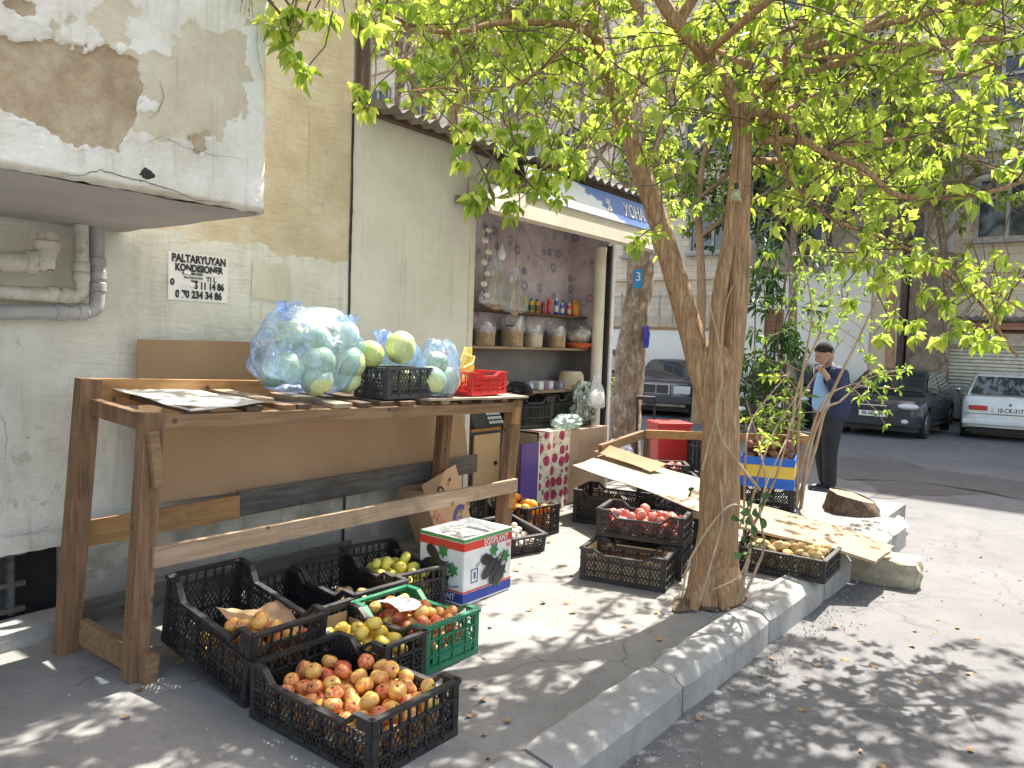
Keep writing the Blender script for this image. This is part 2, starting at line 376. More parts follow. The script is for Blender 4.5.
        if smooth:
            me.polygons.foreach_set('use_smooth', [True] * len(me.polygons))
            try: me.set_sharp_from_angle(angle=R_(smooth if smooth > 1 else 50))
            except Exception: pass
        o = bpy.data.objects.new(name, me); COL.objects.link(o)
        if parent: o.parent = parent
        return o
def thing(name, label, cat, loc=(0, 0, 0), rz=0, group=None, rot=None):
    o = bpy.data.objects.new(name, None); COL.objects.link(o); o.empty_display_size = .1
    o.location = loc; o.rotation_euler = rot or (0, 0, rz); o['label'] = label; o['category'] = cat
    if group: o['group'] = group
    return o
def tag(o, label, cat, group=None, kind=None):
    o['label'] = label; o['category'] = cat
    if group: o['group'] = group
    if kind: o['kind'] = kind
    return o
def struct(o, cat=None): o['kind'] = 'structure'; return o
def dup(root, loc=None, rot=None, label=None, group=None):
    r = root.copy(); COL.objects.link(r)
    if loc is not None: r.location = loc
    if rot is not None: r.rotation_euler = rot
    if label: r['label'] = label
    if group: r['group'] = group
    for ch in list(root.children):
        c = ch.copy(); COL.objects.link(c); c.parent = r
        for g in ch.children:
            d = g.copy(); COL.objects.link(d); d.parent = c
    return r
def text(body, size, mat, mw, parent, name='lettering', ext=.0006, sx=1, align='CENTER', bold=0):
    c = bpy.data.curves.new('t', 'FONT'); c.body = body; c.size = size; c.extrude = ext; c.align_x = align; c.align_y = 'CENTER'; c.resolution_u = 3
    c.offset = bold
    o = bpy.data.objects.new('t', c); COL.objects.link(o)
    dg = bpy.context.evaluated_depsgraph_get(); me = bpy.data.meshes.new_from_object(o.evaluated_get(dg))
    bpy.data.objects.remove(o); bpy.data.curves.remove(c)
    for v in me.vertices: v.co = mw @ Vector((v.co.x * sx, v.co.y, v.co.z))
    me.name = name; me.materials.clear(); me.materials.append(mat)
    q = bpy.data.objects.new(name, me); COL.objects.link(q)
    if parent: q.parent = parent
    return q
def frame(o, x, y):     # matrix with local X, Y axes in world, origin o
    x = Vector(x).normalized(); y = Vector(y); y = (y - x * y.dot(x)).normalized(); z = x.cross(y)
    return Matrix(((x.x, y.x, z.x, o[0]), (x.y, y.y, z.y, o[1]), (x.z, y.z, z.z, o[2]), (0, 0, 0, 1)))

# ================================================================== SETTING
def nz(x, y, s=1.): return noise.noise(Vector((x * s, y * s, 3.3)))
# terrain / road: one sheet reaching far, denser near the camera
def road_pt(u, v):
    x = -40 + 260 * u ** 1.6 if False else -30 + 200 * u
    y = -90 + 200 * v
    return (x, y, road_z(x) if x < 60 else road_z(60))
struct(MB().grid(road_pt, 100, 20).build('road', M['road']))
# sidewalk slab by the wall; slightly uneven top
def side_pt(u, v):
    x = -4 + 12 * u; y = 1.44 + (3.9 - 1.44) * v + (0 if v < 1 else 8)
    return (x, y, .006 * nz(x, y, 1.5))
sb = MB().grid(side_pt, 120, 24)
sb.add([(-4, 1.44, -.3), (8, 1.44, -.3), (8, 1.44, 0), (-4, 1.44, 0)], [(0, 1, 2, 3)])
sb.add([(8, 1.44, -.4), (8, 11.9, -.4), (8, 11.9, 0), (8, 1.44, 0)], [(0, 1, 2, 3)])
struct(sb.build('sidewalk', M['side'], smooth=True))
# kerb stones: chamfered concrete sections
kb = MB()
def kerb_stone(x0, x1, y0=1.32, y1=1.52, dz=0):
    prof = [(y0 + .0, -.35), (y0 + .012, -.03), (y0 + .05, .012), (y1 - .02, .03), (y1, .015), (y1 + .0, -.35)]
    n = 10; vs = []; rings = []
    for i in range(n + 1):
        x = x0 + (x1 - x0) * i / n
        e = .010 if i in (0, n) else 0
        for y, z in prof:
            vs.append((x, y + e * (1 if y < (y0 + y1) / 2 else -1) + .004 * nz(x * 9, z * 9 + y), z - e * (z > 0) + dz + .004 * nz(x * 6, y * 9)))
    m = len(prof); fs = []
    for i in range(n):
        for k in range(m - 1): fs.append((i * m + k, (i + 1) * m + k, (i + 1) * m + k + 1, i * m + k + 1))
    fs.append(tuple(range(m))); fs.append(tuple(n * m + k for k in range(m))[::-1])
    kb.add(vs, fs)
x = -1.9; i = 0
while x < 5.65:
    L = [1.0, .92, 1.05][i % 3]; kerb_stone(x, min(x + L - .012, 5.70), dz=-.004 * (i % 2)); x += L; i += 1
for a, b_ in ((6.05, 6.62), (6.635, 7.15)): kerb_stone(a, b_, 1.25, 1.47, .0)
struct(kb.build('kerb', M['kerb'], smooth=30))
# dirt pocket at the tree foot
dp = MB()
def dirt_pt(u, v):
    a = 2 * math.pi * u; r = v * (1 + .18 * math.sin(3 * a) + .1 * math.sin(7 * a))
    return (4.10 + .34 * r * math.cos(a), 1.68 + .17 * r * math.sin(a), .014 + .03 * (1 - v) + .008 * nz(40 * u, 9 * v))
struct(dp.grid(dirt_pt, 36, 6).build('tree_pit_soil', M['dirt'], smooth=True))
# darker patch with irregular outline, a thin sheet over the road
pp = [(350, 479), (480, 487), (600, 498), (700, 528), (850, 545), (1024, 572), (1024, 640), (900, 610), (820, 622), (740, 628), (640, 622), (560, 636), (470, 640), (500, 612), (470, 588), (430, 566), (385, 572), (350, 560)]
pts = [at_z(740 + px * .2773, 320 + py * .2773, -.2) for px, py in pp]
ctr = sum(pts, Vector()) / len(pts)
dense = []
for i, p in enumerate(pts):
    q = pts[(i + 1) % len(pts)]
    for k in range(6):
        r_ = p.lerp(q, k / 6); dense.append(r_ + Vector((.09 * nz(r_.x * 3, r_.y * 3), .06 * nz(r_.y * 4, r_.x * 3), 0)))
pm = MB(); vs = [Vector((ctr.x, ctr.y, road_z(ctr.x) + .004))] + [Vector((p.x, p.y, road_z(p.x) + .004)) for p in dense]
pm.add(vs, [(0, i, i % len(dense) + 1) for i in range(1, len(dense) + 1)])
struct(pm.build('road_patch', M['road_dark']))
# far pavement along the facades
fp = MB(); fp.b2((20.6, -30, -.6), (22.4, 60, -.20)); struct(fp.build('far_pavement', M['kerb']))

# ------------------------------------------------------------------ left apartment building
bl = thing('apartment_building', 'old apartment building wall with yellow plaster above peeling white paint at left', 'building')
wm = MB(); W0 = 3.8
wm.b2((-6, W0, .38), (3.19, W0 + .35, 9.5))          # wall above the broken lip
wm.b2((1.60, W0 + .004, -.1), (3.188, W0 + .34, .384))
wo = wm.build('wall', M['wall'], bl)
rc = MB(); rc.b2((-3, W0 + .25, -.1), (1.60, W0 + .3, .38)); rc.build('recess_wall', M['dark'], bl)
# ragged plaster lip hanging over the recess
lip = MB(); vs = []; N = 60
for i in range(N + 1):
    xx = -1 + 2.6 * i / N; vs += [(xx, W0 - .012, .46), (xx, W0 - .012, .385 - .02 * abs(nz(xx * 7, 1)) - .008 * nz(xx * 31, 2)), (xx, W0 + .01, .46), (xx, W0 + .01, .385 - .02 * abs(nz(xx * 7, 1)) - .008 * nz(xx * 31, 2))]
lip.add(vs, [(4 * i, 4 * i + 1, 4 * i + 5, 4 * i + 4) for i in range(N)] + [(4 * i + 1, 4 * i + 3, 4 * i + 7, 4 * i + 5) for i in range(N)])
lip.build('plaster_lip', M['wall'], bl)
win = MB(); win.b2((.2, W0 + .18, .05), (1.40, W0 + .2, .36)); wn = win.build('basement_window', M['glass'], bl)
wf = MB()
for z in (.08, .2, .345): wf.b2((.2, W0 + .13, z - .012), (1.42, W0 + .17, z + .012))
for xx in (.25, .55, .85, 1.15, 1.36): wf.b2((xx - .012, W0 + .128, .06), (xx + .012, W0 + .172, .36))
wf.build('frame', M['woodG'], wn)
lg = MB(); lg.grid(lambda u, v: (-3 + 6.15 * u, 3.64 + .19 * v, .085 + .01 * nz(u * 40, v * 3)), 90, 3)
lg.grid(lambda u, v: (-3 + 6.15 * u, 3.64 + .008 * nz(u * 50, v * 4), -.02 + (.105 + .01 * nz(u * 40, 0)) * v), 90, 3)
lg.build('plinth_ledge', M['kerb'], bl)
bz = MB(); bz.b2((-2.5, 2.625, 1.90), (1.77, 3.79, 5.2))
bal = bz.build('balcony', M['balc'], bl)
ca_ = bal.data.color_attributes.new('bare', 'FLOAT_COLOR', 'POINT')
def poly_d(px, pz, poly):       # signed distance, + inside
    ins = False; dm = 9; n = len(poly)
    for i in range(n):
        (x1, z1), (x2, z2) = poly[i], poly[(i + 1) % n]
        if (z1 > pz) != (z2 > pz) and px < (x2 - x1) * (pz - z1) / (z2 - z1) + x1: ins = not ins
        dx, dz = x2 - x1, z2 - z1; t = max(0, min(1, ((px - x1) * dx + (pz - z1) * dz) / (dx * dx + dz * dz + 1e-9))); dm = min(dm, math.hypot(px - x1 - t * dx, pz - z1 - t * dz))
    return dm if ins else -dm
def bp(lst): return [(at_y(x, y, 2.6).x, at_y(x, y, 2.6).z) for x, y in lst]
BARE = [bp([(-40, 20), (0, 32), (40, 36), (60, 42), (100, 46), (118, 60), (135, 62), (138, 95), (124, 128), (122, 156), (100, 150), (75, 146), (60, 140), (45, 130), (28, 116), (0, 108), (-40, 100)]), bp([(8, 0), (40, 2), (38, 20), (14, 14), (2, 6)]), bp([(192, 138), (209, 136), (204, 147), (196, 149)])]
MIDP = [bp([(130, 40), (250, 20), (240, 90), (225, 130), (170, 140), (140, 130), (145, 90)]), bp([(60, 5), (140, 8), (120, 36), (60, 30)])]
NX, NZ = 260, 190; X0, X1, Z0, Z1 = -.35, 1.785, 1.862, 3.3; vs = []; cols_ = []
for i in range(NX + 1):
    x = X0 + (X1 - X0) * i / NX
    for j in range(NZ + 1):
        z = Z0 + (Z1 - Z0) * (j / NZ) ** 1.2; v3 = Vector((x * 7, 1, z * 7)); f = noise.noise(v3) * .055 + noise.noise(v3 * 2.7) * .03 + noise.noise(v3 * 7) * .014 + noise.noise(v3 * 17) * .006
        a = max(poly_d(x, z, p) for p in BARE) + f; m2 = max(poly_d(x, z, p) for p in MIDP) + f * 1.6
        ba = max(0, min(1, .5 + a / .012)); md = max(0, min(1, .5 + m2 / .02))
        y = 2.600 + .011 * ba + .0035 * md * (1 - ba) + .003 * noise.noise(v3 * 1.2) + .0012 * noise.noise(v3 * 9) - (.004 if -.012 < a < 0 and noise.noise(v3 * 2) > 0 else 0)
        er = X1 - x; y += .040 * max(0, 1 - er / .035) ** 2; eb = z - Z0; y += .035 * max(0, 1 - eb / .022) ** 2 * (1 + .5 * noise.noise(v3 * 2)); z2 = z - (0 if j else .006 * noise.noise(v3 * 3))
        vs.append((x - .008 * max(0, noise.noise(Vector((1, 2, z * 14)))) * (er < .01), y, z2)); cols_ += [ba, md, 0, 1]
me_ = bpy.data.meshes.new('plaster_face'); me_.from_pydata(vs, [], [(i * (NZ + 1) + j, (i + 1) * (NZ + 1) + j, (i + 1) * (NZ + 1) + j + 1, i * (NZ + 1) + j + 1) for i in range(NX) for j in range(NZ)])
ca_ = me_.color_attributes.new('bare', 'FLOAT_COLOR', 'POINT'); ca_.data.foreach_set('color', cols_); me_.polygons.foreach_set('use_smooth', [True] * len(me_.polygons)); me_.materials.append(M['balc'])
pf = bpy.data.objects.new('plaster_face', me_); COL.objects.link(pf); pf.parent = bal
MB().grid(lambda u, v: (1.785 - .004 * abs(nz(u * 20, v * 20)), 2.635 + 1.16 * u, 1.865 + 3.3 * v), 20, 60).build('side_face', M['balc'], bal, True)
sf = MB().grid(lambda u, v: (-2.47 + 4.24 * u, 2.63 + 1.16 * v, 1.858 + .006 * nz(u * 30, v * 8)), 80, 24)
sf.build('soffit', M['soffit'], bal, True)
def crack(pts, wd_):
    P = [Vector((p.x, p.y - .0055, p.z)) for p in (at_y(x, y, 2.6) for x, y in pts)]; Q = []
    for a, b_ in zip(P, P[1:]):
        for k in range(8): q = a.lerp(b_, k / 8); Q.append(q + Vector((.004 * nz(q.x * 60, q.z * 60), 0, .006 * nz(q.x * 45, q.z * 45 + 5))))
    mb = MB(); vs = []
    for i, q in enumerate(Q): w2 = wd_ * (.35 + .65 * math.sin(math.pi * i / len(Q))) * (.6 + .6 * abs(nz(i * .7, 3))); vs += [q + Vector((0, 0, w2)), q - Vector((0, 0, w2))] if abs(pts[-1][0] - pts[0][0]) > abs(pts[-1][1] - pts[0][1]) else [q + Vector((w2, 0, 0)), q - Vector((w2, 0, 0))]
    mb.add(vs, [(2 * i, 2 * i + 1, 2 * i + 3, 2 * i + 2) for i in range(len(Q) - 1)]); mb.build('crack', M['dark'], bal)
crack([(58, 174), (78, 176), (100, 170), (122, 177), (146, 182), (170, 190), (196, 200), (232, 204)], .0020)
crack([(152, 74), (160, 84), (163, 96), (157, 112), (148, 122)], .0013); crack([(258, 8), (256, 40), (258, 62), (266, 84)], .0011); crack([(140, 146), (160, 137), (186, 148), (218, 156), (250, 160)], .0008)
hole = MB(); hole.ball((at_y(147, 174, 2.6).x, 2.602, at_y(147, 174, 2.6).z), .020, 16, 10, (1.3, .3, .9), lambda d: 1 + .5 * noise.noise(d * 2.5)); hole.build('plaster_hole', M['dark'], bal)
# ------------------------------------------------------------------ drain pipes under the balcony
def pipe(name, label, pts, r, mat, collars=(), rm=None):
    t = thing(name, label, 'pipe', (0, 0, 0), group='drain pipes under the balcony')
    P = [Vector(p) for p in pts]; out = [P[0]]
    for i in range(1, len(P) - 1):
        a, b, c = P[i - 1], P[i], P[i + 1]; d = r * 1.6
        p0 = b + (a - b).normalized() * d; p1 = b + (c - b).normalized() * d
        for k in range(6): s_ = k / 5; out.append(p0 * (1 - s_) ** 2 + b * 2 * s_ * (1 - s_) + p1 * s_ ** 2)
    out.append(P[-1]); MB().tube(out, r, 14).build('pipe_run', mat, t, True)
    for c, d in collars:
        c = Vector(c); d = Vector(d).normalized() * .022
        MB().tube([c - d, c - d * .8, c + d * .8, c + d], [r * 1.05, r * 1.22, r * 1.22, r * 1.05], 14).build('collar', mat, t, True)
    return t
def W(px, py, y): return at_y(px, py, y)
pipe('drain_pipe', 'thick cream drain pipe, the topmost of those under the balcony', [W(-60, 262, 3.6), W(34, 262, 3.6), W(42, 262, 3.6) + Vector((.02, 0, .0)), W(48, 235, 3.62)], .042, M['pipe'], [(W(30, 262, 3.6), (1, 0, 0)), (W(47, 246, 3.61), (0, 0, 1))])
pipe('drain_pipe', 'cream middle drain pipe bending upwards left of the grey one', [W(-60, 288, 3.66), W(82, 297, 3.66), W(81, 225, 3.66)], .030, M['pipe'], [(W(52, 294, 3.66), (1, 0, 0)), (W(81, 277, 3.66), (0, 0, 1)), (W(81, 267, 3.66), (0, 0, 1)), (W(66, 295, 3.66), (1, 0, 0))])
pipe('drain_pipe', 'grey lowest drain pipe bending upwards rightmost against the wall', [W(-60, 312, 3.7), W(97, 312, 3.7), W(97, 220, 3.7)], .032, M['pipeg'], [(W(60, 312, 3.7), (1, 0, 0)), (W(97, 287, 3.7), (0, 0, 1)), (W(97, 275, 3.7), (0, 0, 1)), (W(97, 262, 3.7), (0, 0, 1)), (W(82, 312, 3.7), (1, 0, 0))])
# ------------------------------------------------------------------ notices
nt_ = thing('paper_notice', 'white printed notice with phone numbers in black pasted on the wall', 'notice', (2.02, 3.796, 1.80))
pw, ph = .335, .245
MB().grid(lambda u, v: (pw * u, -.001 - .0015 * abs(nz(u * 7, v * 7)), -ph * v), 12, 10).build('sheet', M['paper'], nt_)
def notice_line(s, z, size, x=pw / 2, sx=1., mat=M['ink'], bold=.0006, al='CENTER'):
    text(s, size, mat, frame((x, -.0045, z), (1, 0, 0), (0, 0, 1)), nt_, 'lettering', .0004, sx, al, bold)
notice_line('PALTARYUYAN', -.031, .055, bold=.0028, sx=.80); notice_line('KONDISIONER', -.078, .050, sx=.80, bold=.0026)
notice_line('KONDISIONER', -.106, .017, .13); notice_line('PALTARYUYAN', -.126, .015, .135); notice_line('TEMIRI', -.143, .014, .14)
notice_line('TI L', -.128, .036, .235, bold=.001)
notice_line('0', -.155, .044, .02, bold=.002); notice_line('5 11 14 86', -.165, .050, .225, bold=.0026, sx=.78); notice_line('0 70 234 34 86', -.214, .052, bold=.0026, sx=.82)
for px_, pz, s_ in ((.10, -.158, .045), (.255, -.098, .018), (.068, -.215, .014), (.29, -.10, .012), (.1, -.098, .02)):   # torn white scraps of paper over the print
    MB().add([(px_ - s_, -.006, pz - .009), (px_ + s_ * .9, -.006, pz - .013), (px_ + s_, -.006, pz + .006), (px_ - s_ * .6, -.006, pz + .012)], [(0, 1, 2, 3)]).build('torn_scrap', M['paper'], nt_)
po = MB().grid(lambda u, v: (2.50 + .25 * u + .01 * nz(v * 5, 3), 3.794 - .003 * abs(nz(u * 9, v * 9)), 1.80 - .21 * v + .012 * nz(u * 6, 1)), 12, 10).build('torn_poster', varied('faded_paper', (.50, .49, .38), (.62, .61, .50), 7, .9, .4, 12))
tag(po, 'faded blank remains of a torn poster right of the notice', 'poster')
# brown down-pipe above kiosk
dpipe = MB().tube([(3.32, 3.86, 2.86), (3.32, 3.86, 9.)], .055, 14).build('downpipe', M['brown'], None, True)
tag(dpipe, 'dark brown vertical downpipe at the building corner above the kiosk', 'pipe')

# ------------------------------------------------------------------ kiosk
K = thing('market_kiosk', 'pale kiosk shop with open front, beige awning and corrugated roof', 'kiosk', (4.4, 3.8, 0))
KI = Matrix.Translation((-4.4, -3.8, 0))
def kb_(mb, name, mat, parent=K, **k): return mb.xf(KI).build(name, mat, parent, **k) if parent is K else mb.xf(KI).build(name, mat, parent, **k)
kb_(MB().b2((3.205, 3.8, -.05), (4.33, 3.9, 2.80)), 'wall_panel', M['kpanel'])
seam = MB(); vs = []
for i in range(70):
    z = 2.82 - i * .040; wd_ = .006 + .006 * abs(nz(z * 9, 4)) + (.012 if 1.9 < z < 2.2 else 0) * abs(nz(z * 22, 7)); o_ = .006 * nz(z * 5, 9); vs += [(3.197 + o_ - wd_, 3.792, z), (3.197 + o_ + wd_, 3.792, z)]
seam.add(vs, [(2 * i, 2 * i + 1, 2 * i + 3, 2 * i + 2) for i in range(69)]); kb_(seam, 'seam_gap', M['dark'])
kb_(MB().b2((4.333, 3.79, -.05), (4.385, 3.9, 2.45)), 'door_jamb', M['cream'])
kb_(MB().b2((4.333, 3.795, 2.455), (4.75, 3.86, 2.78)), 'upper_panel', M['kpanel'])
def film_mat():
    b = NB('purple_flowered_film')
    v = b.n('ShaderNodeTexVoronoi'); v.inputs['Scale'].default_value = 6.; v.inputs['Randomness'].default_value = .9; b.l(b.coord(), v.inputs['Vector'])
    ring = b.ramp(v.outputs['Distance'], [(.10, 0.), (.16, 1.), (.24, 1.), (.30, 0.)])
    pick = b.ramp(v.outputs['Color'], [(0, (.20, .07, .14)), (.4, (.35, .14, .24)), (.6, (.10, .14, .28)), (1, (.55, .45, .5))])
    sel = b.math('GREATER_THAN', b.n('ShaderNodeSeparateColor').outputs[0], .4)
    base = b.ramp(b.noise(3, 5, .7), [(.3, (.40, .33, .36)), (.7, (.70, .64, .66))])
    col = b.mix(b.math('MULTIPLY', ring, .75), base, pick); b.bump(b.noise(4, 5, .7, dist=1.), .9, .05); return b.fin(col, .3)
fm = film_mat()
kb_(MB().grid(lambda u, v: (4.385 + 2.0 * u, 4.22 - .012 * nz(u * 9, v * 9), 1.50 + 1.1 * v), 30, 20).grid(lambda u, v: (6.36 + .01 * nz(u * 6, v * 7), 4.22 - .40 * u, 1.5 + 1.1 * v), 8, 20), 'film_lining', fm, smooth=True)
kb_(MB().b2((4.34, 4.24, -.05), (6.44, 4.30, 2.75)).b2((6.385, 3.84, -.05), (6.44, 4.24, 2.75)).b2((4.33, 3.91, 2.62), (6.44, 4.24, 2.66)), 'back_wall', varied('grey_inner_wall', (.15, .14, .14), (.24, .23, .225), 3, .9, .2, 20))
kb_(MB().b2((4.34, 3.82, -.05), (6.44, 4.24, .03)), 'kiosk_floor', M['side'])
for z, y0 in ((1.665, 4.03), (1.36, 3.98), (.98, 3.92)):
    kb_(MB().b2((4.40, y0, z - .02), (6.37, 4.215, z)), 'shelf', M['woodP'] if z < 1.6 else M['woodD'])
kb_(MB().tube([(6.28, 3.86, 0), (6.28, 3.86, 2.32)], .055, 14), 'post', M['cream'], smooth=True)
kb_(MB().b2((6.345, 3.79, -.02), (6.375, 3.84, 2.34)), 'black_edge', M['blk']); kb_(MB().b2((6.378, 3.775, -.02), (6.425, 3.84, 2.36)), 'white_edge', M['white'])
# awning / shutter housing in front of the opening: inclined fascia
aw = MB(); x0, x1 = 4.07, 6.40
prof = [(3.40, 2.275), (3.36, 2.30), (3.50, 2.52), (3.79, 2.62), (3.79, 2.50), (3.70, 2.42), (3.42, 2.272)]
prof = [(3.40, 2.27), (3.37, 2.29), (3.42, 2.47), (3.79, 2.60), (3.79, 2.44), (3.62, 2.41)]
n = len(prof); vs = [(x0 + (.22 if z > 2.4 else 0), y, z) for y, z in prof] + [(x1, y, z) for y, z in prof]
aw.add(vs, [tuple(range(n)), tuple(range(n, 2 * n))[::-1]] + [(i, n + i, n + (i + 1) % n, (i + 1) % n) for i in range(n)])
kb_(aw, 'awning_fascia', M['awn'])
kb_(MB().bar((4.1, 3.66, 2.405), (6.3, 3.66, 2.405), .05, .03).bar((4.1, 3.74, 2.40), (6.3, 3.74, 2.40), .03, .06), 'shutter_rail', M['metal'])
def sign_mat():
    b = NB('blue_white_sign'); n = b.noise(5, 4, .6, b.coord('Object', (1, 1, 2.2)), .8)
    sx = b.n('ShaderNodeSeparateXYZ'); b.l(b.coord(), sx.inputs[0])
    f = b.math('ADD', b.math('MULTIPLY', b.math('SUBTRACT', n, .5), .8), b.math('ADD', b.math('MULTIPLY', b.math('SUBTRACT', sx.outputs['Z'], 2.57), 3.), b.math('MULTIPLY', b.math('SUBTRACT', sx.outputs['X'], 1.2), 1.)))
    return b.fin(b.ramp(f, [(.0, (.70, .76, .82)), (.06, (.13, .22, .52)), (1, (.20, .30, .60))]), .5)
sg = MB(); sy0, sz0, sy1, sz1 = 3.40, 2.465, 3.47, 2.70
sg.add([(4.55, sy0, sz0), (6.40, sy0, sz0), (6.40, sy1, sz1), (4.55, sy1, sz1), (4.55, sy0 + .02, sz0), (6.40, sy0 + .02, sz0), (6.40, sy1 + .02, sz1), (4.55, sy1 + .02, sz1)], [(0, 1, 2, 3), (7, 6, 5, 4), (0, 4, 5, 1), (1, 5, 6, 2), (2, 6, 7, 3), (3, 7, 4, 0)])
sgo = kb_(sg, 'sign_board', sign_mat())
sn = Vector((0, -.235, .07)).normalized() * .006
def sign_txt(s, x, size): text(s, size, M['white'], frame(Vector((x - 4.4, (sy0 + sy1) / 2 - 3.8, (sz0 + sz1) / 2)) + sn, (1, 0, 0), (0, sy1 - sy0, sz1 - sz0)), sgo, 'sign_lettering', .002, .8, bold=.002)
sign_txt('ХОНА', 6.12, .16); sign_txt('%', 5.68, .15)
# corrugated roof
rf = MB(); nx = 150
def roof_pt(u, v):
    x = 3.18 + 3.40 * u; y = 3.42 + 1.2 * v
    yl = 3.52 if x < 4.7 else 3.42
    return (x, yl + (4.6 - yl) * v, 2.80 + .10 * v - .05 * (x - 3.2) / 3.4 + .022 * (abs(((x * 8.5) % 1) - .5) * 4 - 1))
rf.grid(roof_pt, 240, 4); kb_(rf, 'corrugated_roof', M['metal'])
kb_(MB().bar((3.2, 3.74, 2.815), (4.75, 3.68, 2.785), .06, .05).bar((4.75, 3.55, 2.76), (6.45, 3.5, 2.715), .05, .04), 'roof_batten', M['woodD'])

# ================================================================== CRATES
def crate_parts(L, Wd, H, mat, dip=.05, flat=False, lat=.022, end_open=True):
    """L along local y, Wd along local x; origin centre bottom. Returns list of (name, MB)"""
    parts = []
    def side(width, face, is_long):
        mb = MB(); h = width / 2; t = .008
        def P(u, v, o=0.):
            if face == 'x-': return (-Wd / 2 - o, -u, v)
            if face == 'x+': return (Wd / 2 + o, u, v)
            if face == 'y-': return (u, -L / 2 - o, v)
            return (-u, L / 2 + o, v)
        nrm = Vector(P(0, 0, 1)) - Vector(P(0, 0, 0))
        def bar(u0, v0, u1, v1, wd, th=.008, o=0.): mb.bar(P(u0, v0, o), P(u1, v1, o), wd, th, nrm)
        low = H - (dip if is_long and not flat else 0)
        e = .03
        for s in (-1, 1): bar(s * (h - .012), .002, s * (h - .012), H - .002, .028, .012)
        bar(-h, .012, h, .012, .024, .014, .002)
        bar(-h, H * .33, h, H * .33, .007, .012, .003)
        if is_long and not flat:
            a = h - .075; b_ = h - .125
            for s in (-1, 1):
                bar(s * (h + .006), H - .005, s * a, H - .005, .012, .026); bar(s * a, H - .005, s * b_, low, .013, .026)
                mb.bar(P(s * (h - .03), (H + low) / 2), P(s * (a + .004), (H + low) / 2), dip, .005, nrm)
            bar(-b_, low, b_, low, .013, .026, .003)
        else:
            bar(-h - .006, H - .006, h + .006, H - .006, .014, .026)
        vt = low - .035 if is_long else H - .062
        bar(-h, vt, h, vt, .009, .012, .003)
        n = max(2, round(width / .085))
        for i in range(1, n):
            u = -h + width * i / n; bar(u, .01, u, low if is_long else H - .008, .007, .012, .003)
        if is_long:   # small lattice right up to the rim
            u0, u1, v0, v1 = -h + .02, h - .02, .02, low - .006
        else:
            u0, u1, v0, v1 = -h + .02, h - .02, .02, vt
            for i in range(1, 2 * n):
                if i % 2: u = -h + width * i / (2 * n); bar(u, vt, u, H - .01, .005, .008)
        for sgn in (1, -1):
            c = u0 - (v1 - v0) * .6
            while c < u1 + (v1 - v0) * .6:
                # line u = c + sgn*(v-v0)*.6 (slanted)
                pts = []
                for v in (v0, v1):
                    pts.append((c + sgn * (v - v0) * .6, v))
                (ua, va), (ub, vb) = pts
                if sgn * (ub - ua) < 0: pass
                du, dv = ub - ua, vb - va; t0, t1 = 0., 1.
                if abs(du) > 1e-9:
                    ta, tb = (u0 - ua) / du, (u1 - ua) / du
                    if ta > tb: ta, tb = tb, ta
                    t0, t1 = max(t0, ta), min(t1, tb)
                if t1 - t0 > .03: bar(ua + du * t0, va + dv * t0, ua + du * t1, va + dv * t1, .0052, .0035)
                c += lat
        return mb
    parts.append(('long_side', side(L, 'x-', True))); parts.append(('long_side', side(L, 'x+', True)))
    parts.append(('end_panel', side(Wd, 'y-', False))); parts.append(('end_panel', side(Wd, 'y+', False)))
    bt = MB(); bt.b2((-Wd / 2 + .004, -L / 2 + .004, .003), (Wd / 2 - .004, L / 2 - .004, .008))
    for i in range(7): y = -L / 2 + L * (i + .5) / 7; bt.b2((-Wd / 2 + .01, y - .004, 0), (Wd / 2 - .01, y + .004, .012))
    parts.append(('bottom', bt)); return parts
CR = {}
def crate(name, label, loc, rz, L, Wd, H, mat, dip=.05, flat=False, group=None, tilt=0, lat=.022, cat='crate'):
    key = (name, L, Wd, H, mat.name, dip, flat)
    r = Matrix.Rotation(rz, 4, 'Z') @ Matrix.Rotation(tilt, 4, 'X')
    t = thing(name, label, cat, loc, 0, group, rot=r.to_euler())
    if key in CR:
        for c in CR[key].children:
            d = c.copy(); COL.objects.link(d); d.parent = t
    else:
        for nme, mb in crate_parts(L, Wd, H, mat, dip, flat, lat): mb.build(nme, mat, t)
        CR[key] = t
    t['H'] = H; return t, Matrix.Translation(Vector(loc)) @ r

# ------------------------------------------------------------------ fruit
def fruit_mesh(kind, seed):
    rr = random.Random(seed); mb = MB()
    if kind == 'potato':
        o = Vector((rr.random() * 9, seed, 0)); mb.ball((0, 0, 0), 1, 12, 8, (1.25, .95, .85), lambda d: 1 + .16 * noise.noise(d * 1.3 + o))
    elif kind == 'orange':
        mb.ball((0, 0, 0), 1, 14, 10, (1, 1, .95))
    elif kind == 'garlic':
        mb.ball((0, 0, 0), 1, 14, 9, (1, 1, .85), lambda d: (1 + .05 * math.cos(7 * math.atan2(d.y, d.x))) * (1 + .7 * max(0, d.z - .82) / .18))
    elif kind == 'tomato':
        mb.ball((0, 0, 0), 1, 14, 9, (1, 1, .8), lambda d: (1 + .03 * math.cos(5 * math.atan2(d.y, d.x))) * (1 - .12 * max(0, d.z - .75) / .25))
    else:
        o = Vector((seed * 1.7, 0, 0))
        mb.ball((0, 0, 0), 1, 14, 10, (1, 1, .9), lambda d: (1 + .05 * noise.noise(d * 1.2 + o)) * (1 - .28 * max(0, abs(d.z) - .72) / .28))
    me = bpy.data.meshes.new(kind); me.from_pydata([tuple(v) for v in mb.v], [], mb.f); me.polygons.foreach_set('use_smooth', [True] * len(me.polygons)); return me
FM = {}
def fruit(kind, mat): 
    k = (kind, mat.name)
    if k not in FM:
        FM[k] = []
        for i in range(3):
            me = fruit_mesh(kind, i + 1); me.materials.append(mat); FM[k].append(me)
    return FM[k]
PILE_REST = {}
